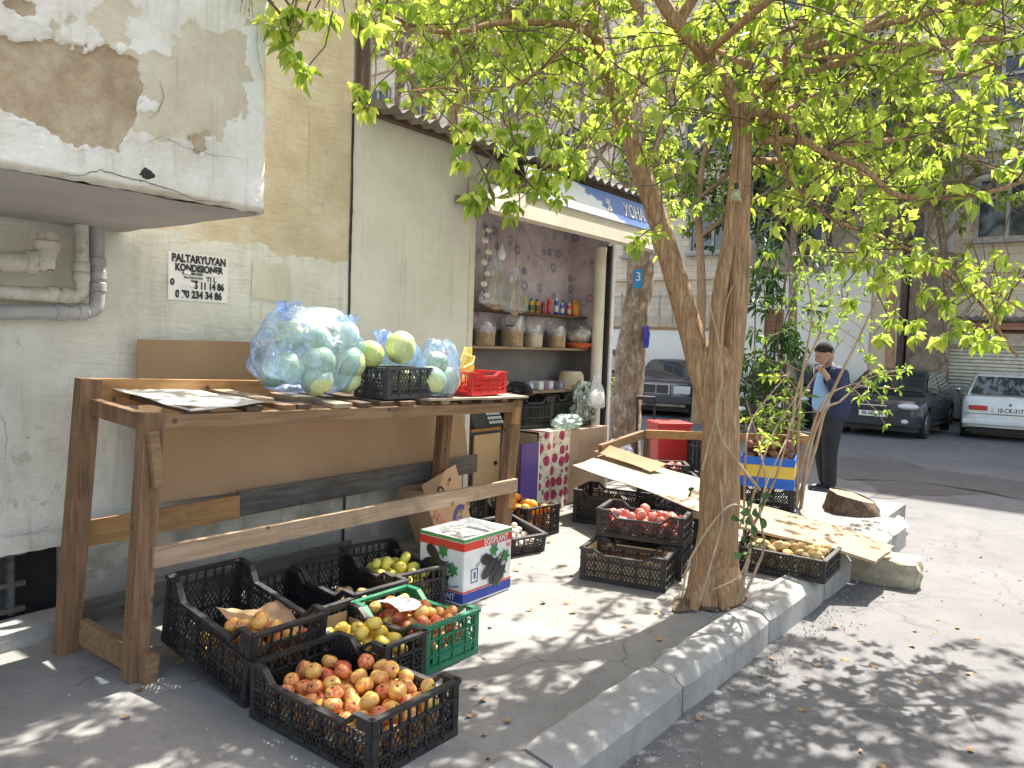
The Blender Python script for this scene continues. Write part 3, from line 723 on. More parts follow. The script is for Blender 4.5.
def pile(kind, mat, Mx, lx, ly, n, r, label, group, z0=.012, cat=None, cx=0, cy=0, slope=None, rs=3, keep=None):
    """drop n fruits into the box |x|<lx, |y|<ly of the frame Mx"""
    rr = random.Random(rs); placed = []
    for i in range(n):
        best = None
        ri = r * rr.uniform(.86, 1.12)
        for k in range(26):
            x = cx + rr.uniform(-lx + ri, lx - ri); y = cy + rr.uniform(-ly + ri, ly - ri); z = z0 + ri * .85
            for (a, b_, c, q) in placed:
                d2 = (x - a) ** 2 + (y - b_) ** 2; s_ = (q + ri) * .93
                if d2 < s_ * s_: z = max(z, c + math.sqrt(s_ * s_ - d2) * .93)
            cost = z + (slope(x, y) if slope else 0)
            if best is None or cost < best[0]: best = (cost, x, y, z)
        _, x, y, z = best; placed.append((x, y, z, ri))
    order = sorted(range(n), key=lambda i: -placed[i][2])
    for j, i in enumerate(order):
        x, y, z, ri = placed[i]; me = rr.choice(fruit(kind, mat))
        if keep and j >= keep:
            rest = PILE_REST.setdefault(mat.name, MB()); X_ = Mx @ Matrix.Translation((x, y, z)) @ Euler((rr.uniform(-.9, .9), 0, rr.uniform(0, 6))).to_matrix().to_4x4() @ Matrix.Scale(ri, 4)
            rest.add([X_ @ v.co for v in me.vertices], [tuple(p.vertices) for p in me.polygons]); continue
        o = bpy.data.objects.new(kind, me); COL.objects.link(o)
        o.location = Mx @ Vector((x, y, z)); o.rotation_euler = (rr.uniform(-.9, .9), rr.uniform(-.9, .9), rr.uniform(0, 6.28)); o.scale = (ri,) * 3
        tag(o, label, cat or kind, group)
F = {}
F['peach'] = m_fruit('red_yellow_apple_skin', ([(0, (.50, .05, .045)), (.45, (.60, .11, .07)), (.75, (.68, .34, .07)), (1, (.70, .48, .09))], [(0, (.58, .12, .07)), (.35, (.70, .40, .10)), (.7, (.74, .54, .14)), (1, (.62, .14, .08))]), .33, 3.2)
F['yellow'] = m_fruit('yellow_apple_skin', ([(0, (.66, .42, .05)), (1, (.72, .52, .10))], [(0, (.70, .50, .08)), (1, (.60, .50, .10))]))
F['lime'] = m_fruit('green_yellow_apple_skin', ([(0, (.48, .50, .06)), (1, (.64, .56, .09))], [(0, (.50, .48, .08)), (1, (.60, .48, .10))]))
F['russet'] = m_fruit('brownish_apple_skin', ([(0, (.34, .22, .08)), (1, (.48, .30, .12))], [(0, (.50, .40, .12)), (1, (.42, .30, .14))]))
F['tomato'] = m_fruit('pink_tomato_skin', ([(0, (.58, .14, .11)), (1, (.64, .24, .19))], [(0, (.62, .18, .14)), (1, (.68, .30, .24))]), .22, spots=False)
F['orange'] = m_fruit('orange_peel', ([(0, (.80, .26, .01)), (1, (.85, .34, .02))], [(0, (.82, .28, .01)), (1, (.85, .33, .02))]), .4, spots=False)
F['potato'] = m_fruit('potato_skin', ([(0, (.46, .32, .13)), (1, (.56, .42, .20))], [(0, (.42, .28, .12)), (1, (.54, .38, .18))]), .8)
F['garlic'] = m_fruit('garlic_skin', ([(0, (.58, .52, .42)), (1, (.70, .64, .54))], [(0, (.66, .60, .52)), (1, (.60, .50, .44))]), .6, spots=False)
F['beet'] = m_fruit('dark_root_skin', ([(0, (.12, .04, .03)), (1, (.22, .08, .05))], [(0, (.16, .07, .05)), (1, (.28, .12, .06))]), .8)

# front crate
c, mx = crate('fruit_crate', 'black mesh crate heaped with red and yellow apples, nearest the camera', (1.808, 2.075, .003), 0, .645, .40, .20, M['blk'])
pile('apple', F['peach'], mx, .19, .31, 128, .0315, 'small red and yellow apple in the nearest black crate', 'apples in the nearest crate', slope=lambda x, y: .10 * abs(y + .08), keep=70, rs=4)
# tall tilted crate on the left
c, mx = crate('deep_crate', 'tall black mesh crate tilted back beside the stall leg, holding apples and brown paper', (1.80, 2.475 + .30, .05), 0, .61, .34, .29, M['blk'], .07, tilt=R_(9.0))
mxA = mx
pile('apple', F['peach'], mx, .16, .29, 62, .034, 'red and yellow apple in the tall tilted crate', 'apples in the tall tilted crate', keep=30, rs=8, slope=lambda x, y: .6 * (y + .3) + .5 * (x + .1))
pap = MB().grid(lambda u, v: (-.12 + .26 * u + .03 * v, -.17 + .24 * v - .06 * u, .205 + .02 * math.sin(5 * u + 2 * v) + .012 * nz(u * 6, v * 6)), 12, 12).xf(mx).build('paper_sheet', M['card'], None, True)
tag(pap, 'crumpled brown paper lying on the apples in the tall tilted crate', 'paper')
# back row
c, mx = crate('fruit_crate', 'black mesh crate nearly empty, between the tall crate and the one with brownish apples', (2.17, 2.93, .02), R_(2), .49, .33, .20, M['blk'], tilt=R_(4))
c, mx = crate('fruit_crate', 'black mesh crate holding a few brownish apples, below the stall', (2.50, 2.93, .018), R_(-3), .49, .315, .215, M['blk'], tilt=R_(4))
pile('apple', F['russet'], mx, .13, .22, 26, .033, 'brownish yellow apple in the crate below the stall', 'brownish apples below the stall', cy=-.0, slope=lambda x, y: .4 * abs(y + .05), rs=2)
c, mx = crate('fruit_crate', 'black mesh crate of green yellow apples next to the eggplant carton', (2.84, 2.98, .02), R_(-9), .50, .33, .215, M['blk'], tilt=R_(4))
pile('apple', F['lime'], mx, .15, .23, 55, .034, 'green yellow apple in the crate next to the carton', 'green yellow apples', slope=lambda x, y: .5 * abs(y + .02), keep=30, rs=6)
# yellow apples
c, mx = crate('fruit_crate', 'black mesh crate of yellow apples wedged behind the nearest crate', (2.135, 2.385, .003), 0, .48, .225, .205, M['blk'], .04)
MB().b2((-.09, .222, .012), (.09, .226, .18)).b2((.100, -.1, .012), (.104, .22, .15)).build('cardboard_liner', M['card'], c)
pile('apple', F['yellow'], mx, .095, .21, 42, .033, 'yellow apple in the crate behind the nearest crate', 'yellow apples', slope=lambda x, y: .25 * abs(y + .02), keep=26, rs=5)
# green crate
c, mx = crate('green_crate', 'green plastic crate of red and orange apples with a newspaper on top', (2.445, 2.40, .003), R_(-1), .46, .33, .20, M['grn'], .05, lat=.03)
MB().b2((-.12, -.2335, .03), (.12, -.230, .085)).build('solid_band', M['grn'], c)
pile('apple', F['peach'], mx, .15, .21, 76, .032, 'red and orange apple in the green crate', 'apples in the green crate', keep=40, rs=9)
npz = MB().grid(lambda u, v: (2.33 + .12 * u + .05 * v, 2.38 + .20 * v - .03 * u, .205 + .012 * math.sin(4 * v) + .006 * nz(u * 5, v * 5)), 10, 12).build('newspaper', M['paper'], None, True)
tag(npz, 'white newspaper sheet lying over the green crate', 'newspaper')

# ================================================================== STALL BENCH
B = thing('market_stall', 'rough wooden market stall with slatted top standing against the pale wall', 'stall', (0, 0, 0))
zt = lambda x: 1.062 - .018 * (x - 1.5)       # top of the front rail
def bb(mb, name, mat, **k): return mb.build(name, mat, B, bevel=.003, **k)
bb(MB().bar((1.41, 3.47, 0), (1.49, 3.455, 1.18), .085, .07, (0, 1, 0)), 'leg', M['woodAz'])
bb(MB().bar((1.475, 3.0, 0), (1.525, 2.985, 1.07), .08, .07, (0, 1, 0)), 'leg', M['woodAz'])
bb(MB().bar((3.83, 3.02, 0), (3.90, 3.0, 1.03), .09, .07, (0, 1, 0)), 'leg', M['woodAz'])
bb(MB().bar((3.72, 3.50, 0), (3.78, 3.48, 1.03), .085, .07, (0, 1, 0)), 'leg', M['woodAz'])
bb(MB().bar((1.56, 2.985, zt(1.5) - .03), (3.86, 2.985, zt(3.9) - .03), .05, .06), 'front_rail', M['woodA'])
bb(MB().bar((1.47, 3.50, 1.12), (3.9, 3.50, 1.05), .035, .12), 'back_rail', M['woodO'])
bb(MB().bar((1.50, 3.42, 1.06), (1.52, 3.02, 1.03), .04, .07), 'end_rail', M['woodAz'])
bb(MB().bar((3.89, 3.46, .995), (3.91, 3.03, .99), .04, .06), 'end_rail', M['woodAz'])
bb(MB().bar((1.52, 2.955, .495), (3.90, 2.965, .485), .035, .085), 'lower_rail', M['woodP'])
bb(MB().bar((3.86, 2.99, .34), (3.87, 2.99, .48), .05, .06, (0, 1, 0)), 'block', M['woodO'])
bb(MB().bar((1.44, 3.51, .49), (2.26, 3.515, .50), .03, .115), 'back_brace', M['woodO'])
bb(MB().bar((2.262, 3.53, .51), (4.2, 3.56, .52), .03, .13), 'back_brace', M['woodG'])
bb(MB().bar((1.46, 3.43, .09), (1.50, 3.03, .06), .035, .11), 'foot_rail', M['woodA'])
bb(MB().bar((1.47, 3.585, .12), (3.1, 3.615, .10), .03, .10), 'foot_board', M['woodG'])
bb(MB().bar((1.505, 2.935, 1.0), (1.53, 2.93, .78), .04, .03, (0, 1, 0)), 'cleat', M['woodA'])
bb(MB().bar((1.50, 2.94, .0), (1.51, 2.94, .11), .05, .05, (0, 1, 0)), 'cleat', M['woodA'])
bb(MB().bar((3.86, 2.955, .88), (3.87, 2.955, .99), .05, .03, (0, 1, 0)), 'cleat', M['woodO'])
for i, xx in enumerate([1.72, 1.98, 2.16, 2.25, 2.47, 2.62, 2.78, 2.92, 3.06, 3.22, 3.4, 3.58, 3.76]):
    wd_ = [.10, .085, .07, .08, .11, .07, .10][i % 7]; z = zt(xx) + .014; sk = .05 * nz(i * 3.1, 2)
    bb(MB().bar((xx + sk, 3.50, z + .02), (xx - sk * .3, 2.965 + .02 * nz(i, 4), z), wd_, .024), 'slat', [M['woodD'], M['woodD'], M['woodAz'], M['woodD'], M['woodP']][i % 5])
lb = MB().bar((2.12, 3.47, 1.105), (2.05, 2.99, 1.098), .085, .022); bo = lb.build('loose_board', M['woodP'], None, bevel=.003)
tag(bo, 'loose pale board lying on the slats between white sheet and cabbage bag', 'board')
def wavy(c0, c1, c2, c3, nu, nv, amp, s_, th=.004):
    c0, c1, c2, c3 = map(Vector, (c0, c1, c2, c3)); mb = MB()
    def f(off): return lambda u, v: c0.lerp(c1, u).lerp(c3.lerp(c2, u), v) + Vector((.006 * nz(v * 9, 5 + u), .006 * nz(u * 9, 7), amp * nz(u * s_, v * s_ + 3) + off))
    mb.grid(f(0), nu, nv); mb.grid(f(-th), nu, nv); m = (nu + 1) * (nv + 1)
    edge = [i * (nv + 1) for i in range(nu + 1)] + [nu * (nv + 1) + j for j in range(1, nv + 1)] + [i * (nv + 1) + nv for i in range(nu - 1, -1, -1)] + [j for j in range(nv - 1, 0, -1)]
    for a, b_ in zip(edge, edge[1:] + edge[:1]): mb.f.append((a, b_, b_ + m, a + m))
    return mb
ws = wavy((1.60, 3.50, 1.135), (1.66, 2.93, 1.075), (2.00, 2.93, 1.10), (2.02, 3.48, 1.112), 16, 12, .008, 3).build('plaster_sheet', M['sheet'], None, True)
tag(ws, 'stained whitish sheet lying on the left end of the stall top', 'sheet')
ps = wavy((3.02, 3.25, 1.078), (3.05, 2.93, 1.072), (3.96, 2.93, 1.056), (3.97, 3.40, 1.064), 8, 16, .005, 3, .012).build('pale_sheet', M['cardL'], None, True)
tag(ps, 'pale board under the red crate at the right end of the stall top', 'sheet')
cbm = varied('tan_cardboard', (.31, .20, .11), (.37, .245, .145), 2, .85, .15, 14)
cb = thing('cardboard_sheet', 'large flat brown cardboard panel standing behind the stall against the wall', 'cardboard', (1.83, 3.72, .56))
for nme, mb in (('upper_flap', MB().grid(lambda u, v: (.74 * u, .012 * nz(u * 2, v), .545 + .245 * v), 10, 6)), ('lower_sheet', MB().grid(lambda u, v: (2.36 * u, -.10 * (1 - v) + .012 * nz(u * 5, v * 2), -.045 * u + .54 * v), 24, 8))):
    m2 = MB(); m2.v = [x + Vector((0, .004, 0)) for x in mb.v]; m2.f = [f[::-1] for f in mb.f]; mb.add(m2.v, m2.f); mb.build(nme, cbm, cb, True)

# ------------------------------------------------------------------ cabbages and bags
def m_cab(name, c1, c2, c3):
    b = NB(name); co = b.coord()
    w_ = b.n('ShaderNodeTexWave', wave_type='BANDS', bands_direction='X'); w_.inputs['Scale'].default_value = 9; w_.inputs['Distortion'].default_value = 9; w_.inputs['Detail'].default_value = 3; w_.inputs['Detail Scale'].default_value = 1.4
    b.l(co, w_.inputs['Vector'])
    vein = b.ramp(w_.outputs['Fac'], [(.86, 0.), (.97, .55)])
    col = b.mix(vein, b.ramp(b.noise(7, 4), [(.3, c1), (.7, c2)]), c3)
    b.bump(b.math('ADD', vein, b.math('MULTIPLY', b.noise(14, 4), .6)), .5, .008); return b.fin(col, .45)
cabm = m_cab('cabbage_leaf', (.42, .52, .20), (.58, .64, .32), (.72, .74, .50)); cabw = m_cab('pale_cabbage_leaf', (.66, .60, .34), (.74, .70, .46), (.8, .78, .6))
def cabbage(p, r, label, mat=cabm, group=None, seed=1, sq=(1, 1, .9)):
    o_ = Vector((seed * 3.1, seed, 0)); rr = random.Random(seed)
    hd = MB()
    for k in range(6):   # wrapped leaves: overlapping shells
        ax = Vector((rr.uniform(-1, 1), rr.uniform(-1, 1), rr.uniform(-.4, 1))).normalized()
        def dsp(d, ax=ax, k=k):
            a = d.dot(ax); return (1 - .012 * k) * (1 + .03 * noise.noise(d * 1.6 + o_)) + (.022 if a > .05 * k else -.05)
        if k < 3: hd.ball((0, 0, 0), r, 26, 18, sq, dsp)
    o = hd.build('cabbage', mat, None, True); o.location = p; o.rotation_euler = (rr.uniform(-.6, .6), rr.uniform(-.6, .6), rr.uniform(0, 6))
    tag(o, label, 'cabbage', group); return o
film = m_film('blue_film', (.36, .60, .93), .40, .12); filmd = m_film('dense_blue_film', (.30, .48, .88), .7); filmw = m_film('clear_film', (.72, .74, .78), .55)
filmy = m_film('yellow_film', (.85, .80, .08), .9); filmo = m_film('orange_film', (.85, .25, .08), .92)
def bag(name, label, base, rx, ry, hgt, mat, seed, knot=None, cat='bag', bulge=1., wr=.10):
    o_ = Vector((seed * 5.3, 0, seed)); t = thing(name, label, cat, base)
    def f(u, v):
        a = 2 * math.pi * u
        r = (math.sin(math.pi * (v * .80 + .12)) ** .5) * (1 - .15 * v)
        if v < .04: r *= .55 + v * 11
        d = Vector((math.cos(a), math.sin(a), v * 2.5))
        k = 1 + wr * noise.noise(d * 2 + o_) + wr * .5 * noise.noise(Vector((d.x * 6, d.y * 6, v * 3)) + o_)
        k2 = wr * .22 * noise.noise(Vector((d.x * 14, d.y * 14, v * 9)) + o_)
        return (rx * r * (k + k2) * math.cos(a), ry * r * (k + k2) * math.sin(a), hgt * v * (1 + .06 * noise.noise(d * 1.5 - o_)))
    mb = MB().grid(f, 72, 34)
    mb.build('film', mat, t, True)
    if knot:
        for kx, ky, kz, s_, kk in knot:
            o2 = Vector((kk * 2.2, seed, 1))
            def g(u, v, kx=kx, ky=ky, kz=kz, s_=s_, o2=o2):
                a = 2 * math.pi * u; rr_ = s_ * (.25 + .9 * v) * (1 + .5 * noise.noise(Vector((math.cos(a) * 2.5, math.sin(a) * 2.5, v)) + o2))
                return (kx + rr_ * math.cos(a), ky + rr_ * .5 * math.sin(a), kz + s_ * 1.8 * v + s_ * .7 * noise.noise(Vector((math.cos(a) * 3, math.sin(a) * 3, 2)) + o2) * v)
            MB().grid(g, 30, 8).build('bag_handle', filmd if mat is film else mat, t, True)
    return t
bag('cabbage_bag', 'big bulging light blue plastic bag full of cabbages on the stall', (2.46, 3.22, 1.10), .33, .23, .44, film, 3, [(-.13, 0, .36, .055, 1), (.24, -.02, .32, .05, 2)])
g_ = 'cabbages inside the big blue bag'
for i, (px_, py_, dy, r) in enumerate([(287, 368, -.02, .083), (316, 362, -.08, .088), (287, 336, .05, .08), (314, 340, -.03, .085), (347, 362, -.04, .09), (315, 386, -.10, .08), (345, 388, -.02, .075), (272, 374, .03, .07)]):
    p = at_y(px_ + 2, py_, 3.2 + dy); p.z = max(p.z, 1.10 + r * .9)
    cabbage(p, r, 'pale green cabbage inside the big blue plastic bag', cabm, g_, i + 1)
cabbage(at_y(343, 336, 3.2), .085, 'pale yellow cabbage at the open mouth of the big blue bag', cabw, None, 12)
cabbage(at_y(323, 322, 3.24), .065, 'creamy yellow cabbage on the very top of the big blue bag', cabw, None, 14, (1.2, 1, .75))
c, mx = crate('small_crate', 'small black crate holding green cabbages on the stall', (2.955, 3.12, 1.075), R_(90), .33, .25, .165, M['dkg'], .03, True)
cabbage(at_y(401, 348, 3.12), .092, 'bright green cabbage standing up out of the small black crate', cabm, None, 20, (.92, .92, 1.02))
cabbage(at_y(370, 354, 3.14), .078, 'striped light green cabbage partly behind the big blue bag', m_cab('striped_cabbage', (.36, .48, .12), (.5, .6, .22), (.74, .78, .45)), None, 22)
cabbage((3.02, 3.11, 1.16), .07, 'green cabbage low inside the small black crate', cabm, None, 23)
bag('cabbage_bag', 'blue plastic bag of cabbages against the wall behind the small black crate', (3.20, 3.36, 1.08), .20, .13, .34, film, 5, [(-.12, 0, .27, .05, 1)])
cabbage((3.24, 3.37, 1.32), .085, 'pale cabbage in the rear blue bag by the wall', cabw, None, 31); cabbage((3.14, 3.36, 1.17), .085, 'green cabbage at the bottom of the rear blue bag', cabm, None, 32)
bag('cabbage_bag', 'upright blue plastic bag of two white cabbages beside the red crate', (3.235, 3.05, 1.07), .165, .12, .33, film, 9, None)
cabbage((3.17, 3.04, 1.165), .09, 'whitish cabbage in the upright blue bag, left one', cabm, None, 41); cabbage((3.31, 3.05, 1.16), .085, 'whitish cabbage in the upright blue bag, right one', cabw, None, 42); cabbage((3.25, 3.07, 1.27), .065, 'small whitish cabbage on top in the upright blue bag', cabm, None, 43)
c, mx = crate('red_crate', 'small red plastic crate at the right end of the stall', (3.62, 3.12, 1.072), R_(96), .38, .25, .14, M['redp'], .03, lat=.035)
def wisp(name, label, p, sx, sz, mat, seed, cat='bag'):
    o2 = Vector((seed, 2, 1))
    def f(u, v):
        a = 2 * math.pi * u; r = (.45 + .55 * math.sin(math.pi * (v * .8 + .1))) * (1 + .4 * noise.noise(Vector((math.cos(a) * 2, math.sin(a) * 2, v * 2)) + o2))
        return (p[0] + sx * r * math.cos(a) + sx * .5 * nz(v * 3, seed), p[1] + sx * .5 * r * math.sin(a), p[2] + sz * v)
    o = MB().grid(f, 26, 12).build(name, mat, None, True); return tag(o, label, cat)
wisp('plastic_bag', 'thin yellow plastic bag standing up by the jamb behind the red crate', (3.68, 3.22, 1.12), .045, .24, filmy, 3)
wisp('plastic_bag', 'orange red plastic bag between upright blue bag and yellow bag', (3.50, 3.22, 1.10), .05, .24, filmo, 5)
yh = MB().tube([at_y(460, 366, 3.2) + Vector((0, 0, -.02)), at_y(466, 356, 3.2), at_y(474, 357, 3.19), at_y(472, 364, 3.17), at_y(463, 368, 3.16)], [.012, .014, .010, .012, .01], 8)
tag(yh.build('bag_loop', filmy, None, True), 'twisted yellow plastic bag handle looping out over the red crate', 'bag')

# ------------------------------------------------------------------ eggplant carton
EB = thing('eggplant_carton', 'white carton printed with eggplants, red and blue bands and EGGPLANT lettering', 'box', (3.21, 2.77, .003))
bxw, bxd, bxh = .40, .315, .355
mb = MB(); t_ = .006
for sx_, sy_ in ((0, -1), (0, 1)): mb.box((0, sy_ * bxd / 2, bxh / 2), (bxw, t_, bxh))
for sx_ in (-1, 1): mb.box((sx_ * bxw / 2, 0, bxh / 2), (t_, bxd - t_ * 1.02, bxh))
mb.b2((-bxw / 2 + .01, -bxd / 2 + .01, .0), (bxw / 2 - .01, bxd / 2 - .01, .30)); mb.build('carton_body', M['white'], EB)
def band(z0, z1, mat, name, e=.004):
    mb = MB()
    for s_ in (-1, 1): mb.b2((-bxw / 2 - e, s_ * (bxd / 2 + e) - .0015, z0), (bxw / 2 + e, s_ * (bxd / 2 + e) + .0015, z1)); mb.b2((s_ * (bxw / 2 + e) - .0015, -bxd / 2 - e + .0016, z0), (s_ * (bxw / 2 + e) + .0015, bxd / 2 + e - .0016, z1))
    return mb.build(name, mat, EB)
redb = plain('red_print', (.62, .05, .03)); blub = plain('blue_print', (.03, .06, .32)); grb = plain('green_print', (.12, .30, .10))
band(.288, .330, redb, 'red_band'); band(.335, .352, grb, 'green_edge'); band(.010, .060, blub, 'blue_band'); band(.064, .072, redb, 'red_line')
fy = -bxd / 2 - .0085
Ff = lambda x, z: frame((x, fy, z), (1, 0, 0), (0, 0, 1)); Fl = lambda y, z: frame((-bxw / 2 - .0085, y, z), (0, -1, 0), (0, 0, 1))
text('EGGPLANT', .046, M['white'], Ff(.06, .309), EB, sx=.9, bold=.0006); text('EGGPLANT', .048, M['white'], Fl(.0, .035), EB, sx=.9, bold=.0006)
text('NE', .035, redb, Ff(.17, .262), EB, sx=.9)
navy = plain('navy_print', (.05, .07, .22))
text('1', .045, navy, Ff(-.115, .145), EB, bold=.003)
fr = MB()
for (a0, b0, a1, b1) in ((-.14, .11, -.14, .18), (-.09, .11, -.09, .18), (-.143, .11, -.087, .11), (-.143, .18, -.087, .18)): fr.bar((a0, fy + .003, b0), (a1, fy + .003, b1), .004, .002, (0, 1, 0))
fr.build('number_frame', navy, EB)
text('For Export', .024, navy, Ff(-.06, .22) @ Matrix.Rotation(R_(32), 4, 'Z'), EB)
text('No Corner', .02, navy, Fl(-.09, .09) @ Matrix.Rotation(R_(15), 4, 'Z'), EB)
eggm = plain('printed_eggplant', (.02, .022, .03), .35); lfm = plain('printed_leaf', (.04, .2, .06), .6)
def flatleaf(mb, fm_, pts): mb.add([fm_ @ Vector((x, y, .0012 + .0003 * len(mb.f))) for x, y in pts], [tuple(range(len(pts)))])
def eggs(fm_):
    lf = MB()
    for cx_, cy_, s_ in ((.02, .065, .028), (.075, .0, .028), (-.0, -.06, .034), (.03, -.05, .03)):
        flatleaf(lf, fm_, [(cx_ + s_ * math.cos(a) * (1.15 if k % 2 else .62), cy_ + s_ * math.sin(a) * (1.15 if k % 2 else .62)) for k, a in enumerate([i * math.pi / 6 for i in range(12)])])
    lf.build('printed_leaves', lfm, EB)
    eg = MB()
    for cx_, cy_, ang, L in ((-.03, .05, -35, .085), (-.03, .01, 12, .12), (-.005, -.02, 30, .12), (.01, -.045, 20, .10)):
        pts = []
        for k in range(18):
            a = 2 * math.pi * k / 18; rr_ = .5 * L; wd_ = .022 + .006 * math.cos(a + math.pi)
            x, y = rr_ * math.cos(a), wd_ * math.sin(a); c_, s_ = math.cos(R_(ang)), math.sin(R_(ang))
            pts.append((cx_ + x * c_ - y * s_, cy_ + x * s_ + y * c_))
        eg.add([fm_ @ Vector((x, y, .0035 + .0003 * len(eg.f))) for x, y in pts], [tuple(range(18))])
        c_, s_ = math.cos(R_(ang)), math.sin(R_(ang)); a = Vector((cx_ + c_ * L * .45, cy_ + s_ * L * .45, .005)); b_ = Vector((cx_ + c_ * L * .72, cy_ + s_ * L * .78, .005))
        eg.bar(fm_ @ a, fm_ @ b_, .007, .001, fm_.to_3x3() @ Vector((0, 0, 1)))
    eg.build('printed_eggplants', eggm, EB)
SG = Matrix.Diagonal((1.35, 1.35, 1, 1)); eggs(Fl(.01, .18) @ SG); eggs(Ff(.05, .165) @ Matrix.Rotation(R_(22), 4, 'Z') @ SG)
for i, (x, y, a, s_) in enumerate([(-.06, .02, .3, .15), (.09, -.02, -.5, .13), (0, .07, .9, .16), (-.08, -.06, 1.3, .11)]):
    q = MB().grid(lambda u, v: ((u - .5) * s_, (v - .5) * s_ * .65, .012 * math.sin(3 * u + i) + .008 * nz(u * 4 + i, v * 4)), 8, 8)
    o = q.build('loose_paper', M['paper'], None, True); o.location = (3.21 + x, 2.77 + y, .325 + .012 * i + .01); o.rotation_euler = (.1 * (i - 1.5), .15, a)
    tag(o, 'crumpled white printed paper on top of the eggplant carton', 'paper', 'papers on the eggplant carton')
    if i in (0, 2):
        text(['FRESH', 'FRUIT'][i // 2], .028, redb, Matrix.Translation((0, .0, .026)), o, bold=.001)

# leaning brown carton behind the lower rail
LC = thing('leaning_carton', 'open brown cardboard carton with printed emblem leaning under the stall', 'box', (3.74, 3.38, .03), rot=(R_(-8), R_(-17), R_(0)))
LC.scale = (.95, .85, 1.08)
mb = MB()
mb.b2((-.17, -.13, 0), (.17, -.126, .48)); mb.b2((-.17, .126, 0), (.17, .13, .44)); mb.b2((-.174, -.125, 0), (-.17, .125, .44)); mb.b2((.17, -.125, 0), (.174, .125, .45)); mb.b2((-.17, -.126, .01), (.17, .126, .015))
mb.build('carton_body', M['card'], LC)
ft = lambda x, z: frame((x, -.1335, z), (1, 0, 0), (0, 0, 1))
ring = MB()
for a in range(28):
    t0 = 2 * math.pi * a / 28; t1 = 2 * math.pi * (a + 1) / 28
    if 3 < a < 26: ring.bar((.09 + .075 * math.cos(t0), -.1325, .14 + .095 * math.sin(t0)), (.09 + .075 * math.cos(t1), -.1325, .14 + .095 * math.sin(t1)), .026, .002, (0, 1, 0))
ring.build('printed_ring', navy, LC)
em = MB()
for k in range(7):
    a = k * .9; em.bar((.05 + .02 * math.cos(a), -.133, .13 + .03 * math.sin(a)), (.07 + .03 * math.cos(a + 1), -.133, .15 + .04 * math.sin(a + 1)), .01, .002, (0, 1, 0))
em.build('printed_emblem', navy, LC)
text('STICK', .065, plain('brown_print', (.35, .08, .04)), ft(-.10, .22) @ Matrix.Rotation(R_(-60), 4, 'Z'), LC)
em2 = MB()
for k in range(8):
    a = k * .8; em2.bar((-.03 + .026 * math.cos(a), -.133, .385 + .028 * math.sin(a)), (-.03 + .03 * math.cos(a + 1.2), -.133, .385 + .032 * math.sin(a + 1.2)), .012, .002, (0, 1, 0))
em2.build('printed_emblem', M['ink'], LC); MB().ball((.08, -.132, .42), .012, 10, 6, (1, .15, 1)).build('hand_hole', M['ink'], LC)

# the deep layers of apples that the ones on top cover: one mass
rest_v = MB(); rest_me = []
rest_mats = list(PILE_REST.items())
me_ = bpy.data.meshes.new('apple_mass'); fs_ = []; mi_ = []
for k_, (nm_, mb_) in enumerate(rest_mats):
    o_ = len(rest_v.v); rest_v.v += mb_.v; fs_ += [tuple(i + o_ for i in f) for f in mb_.f]; mi_ += [k_] * len(mb_.f)
me_.from_pydata([tuple(v) for v in rest_v.v], [], fs_)
for nm_, _ in rest_mats: me_.materials.append(bpy.data.materials[nm_])
me_.polygons.foreach_set('material_index', mi_); me_.polygons.foreach_set('use_smooth', [True] * len(fs_))
am_ = bpy.data.objects.new('apple_mass', me_); COL.objects.link(am_); tag(am_, 'deeper layers of apples inside the apple crates, covered by those on top', 'apples', None, 'stuff')
# garlic and oranges by the kiosk door
c, mx = crate('small_crate', 'slanted black crate of white garlic bulbs beside the right stall leg', (4.12, 3.16, .02), R_(-14), .38, .28, .13, M['blk'], .03, True, tilt=R_(8))
pile('garlic_bulb', F['garlic'], mx, .13, .18, 55, .025, 'white garlic bulb in the black crate by the stall leg', 'garlic by the stall leg', rs=12, cat='garlic')
c, mx = crate('fruit_crate', 'black crate of bright oranges in front of the kiosk counter', (4.55, 3.42, .003), R_(-8), .50, .34, .22, M['blk'])
pile('orange', F['orange'], mx, .15, .22, 44, .040, 'bright orange in the crate at the kiosk', 'oranges at the kiosk', rs=13)
c, mx = crate('small_crate', 'black basket of garlic half hidden behind the leaning carton', (4.05, 3.60, .10), R_(0), .34, .26, .20, M['blk'], .03, True)
pile('garlic_bulb', F['garlic'], mx, .12, .16, 50, .027, 'white garlic bulb in the basket behind the leaning carton', 'garlic behind the carton', rs=14, cat='garlic')

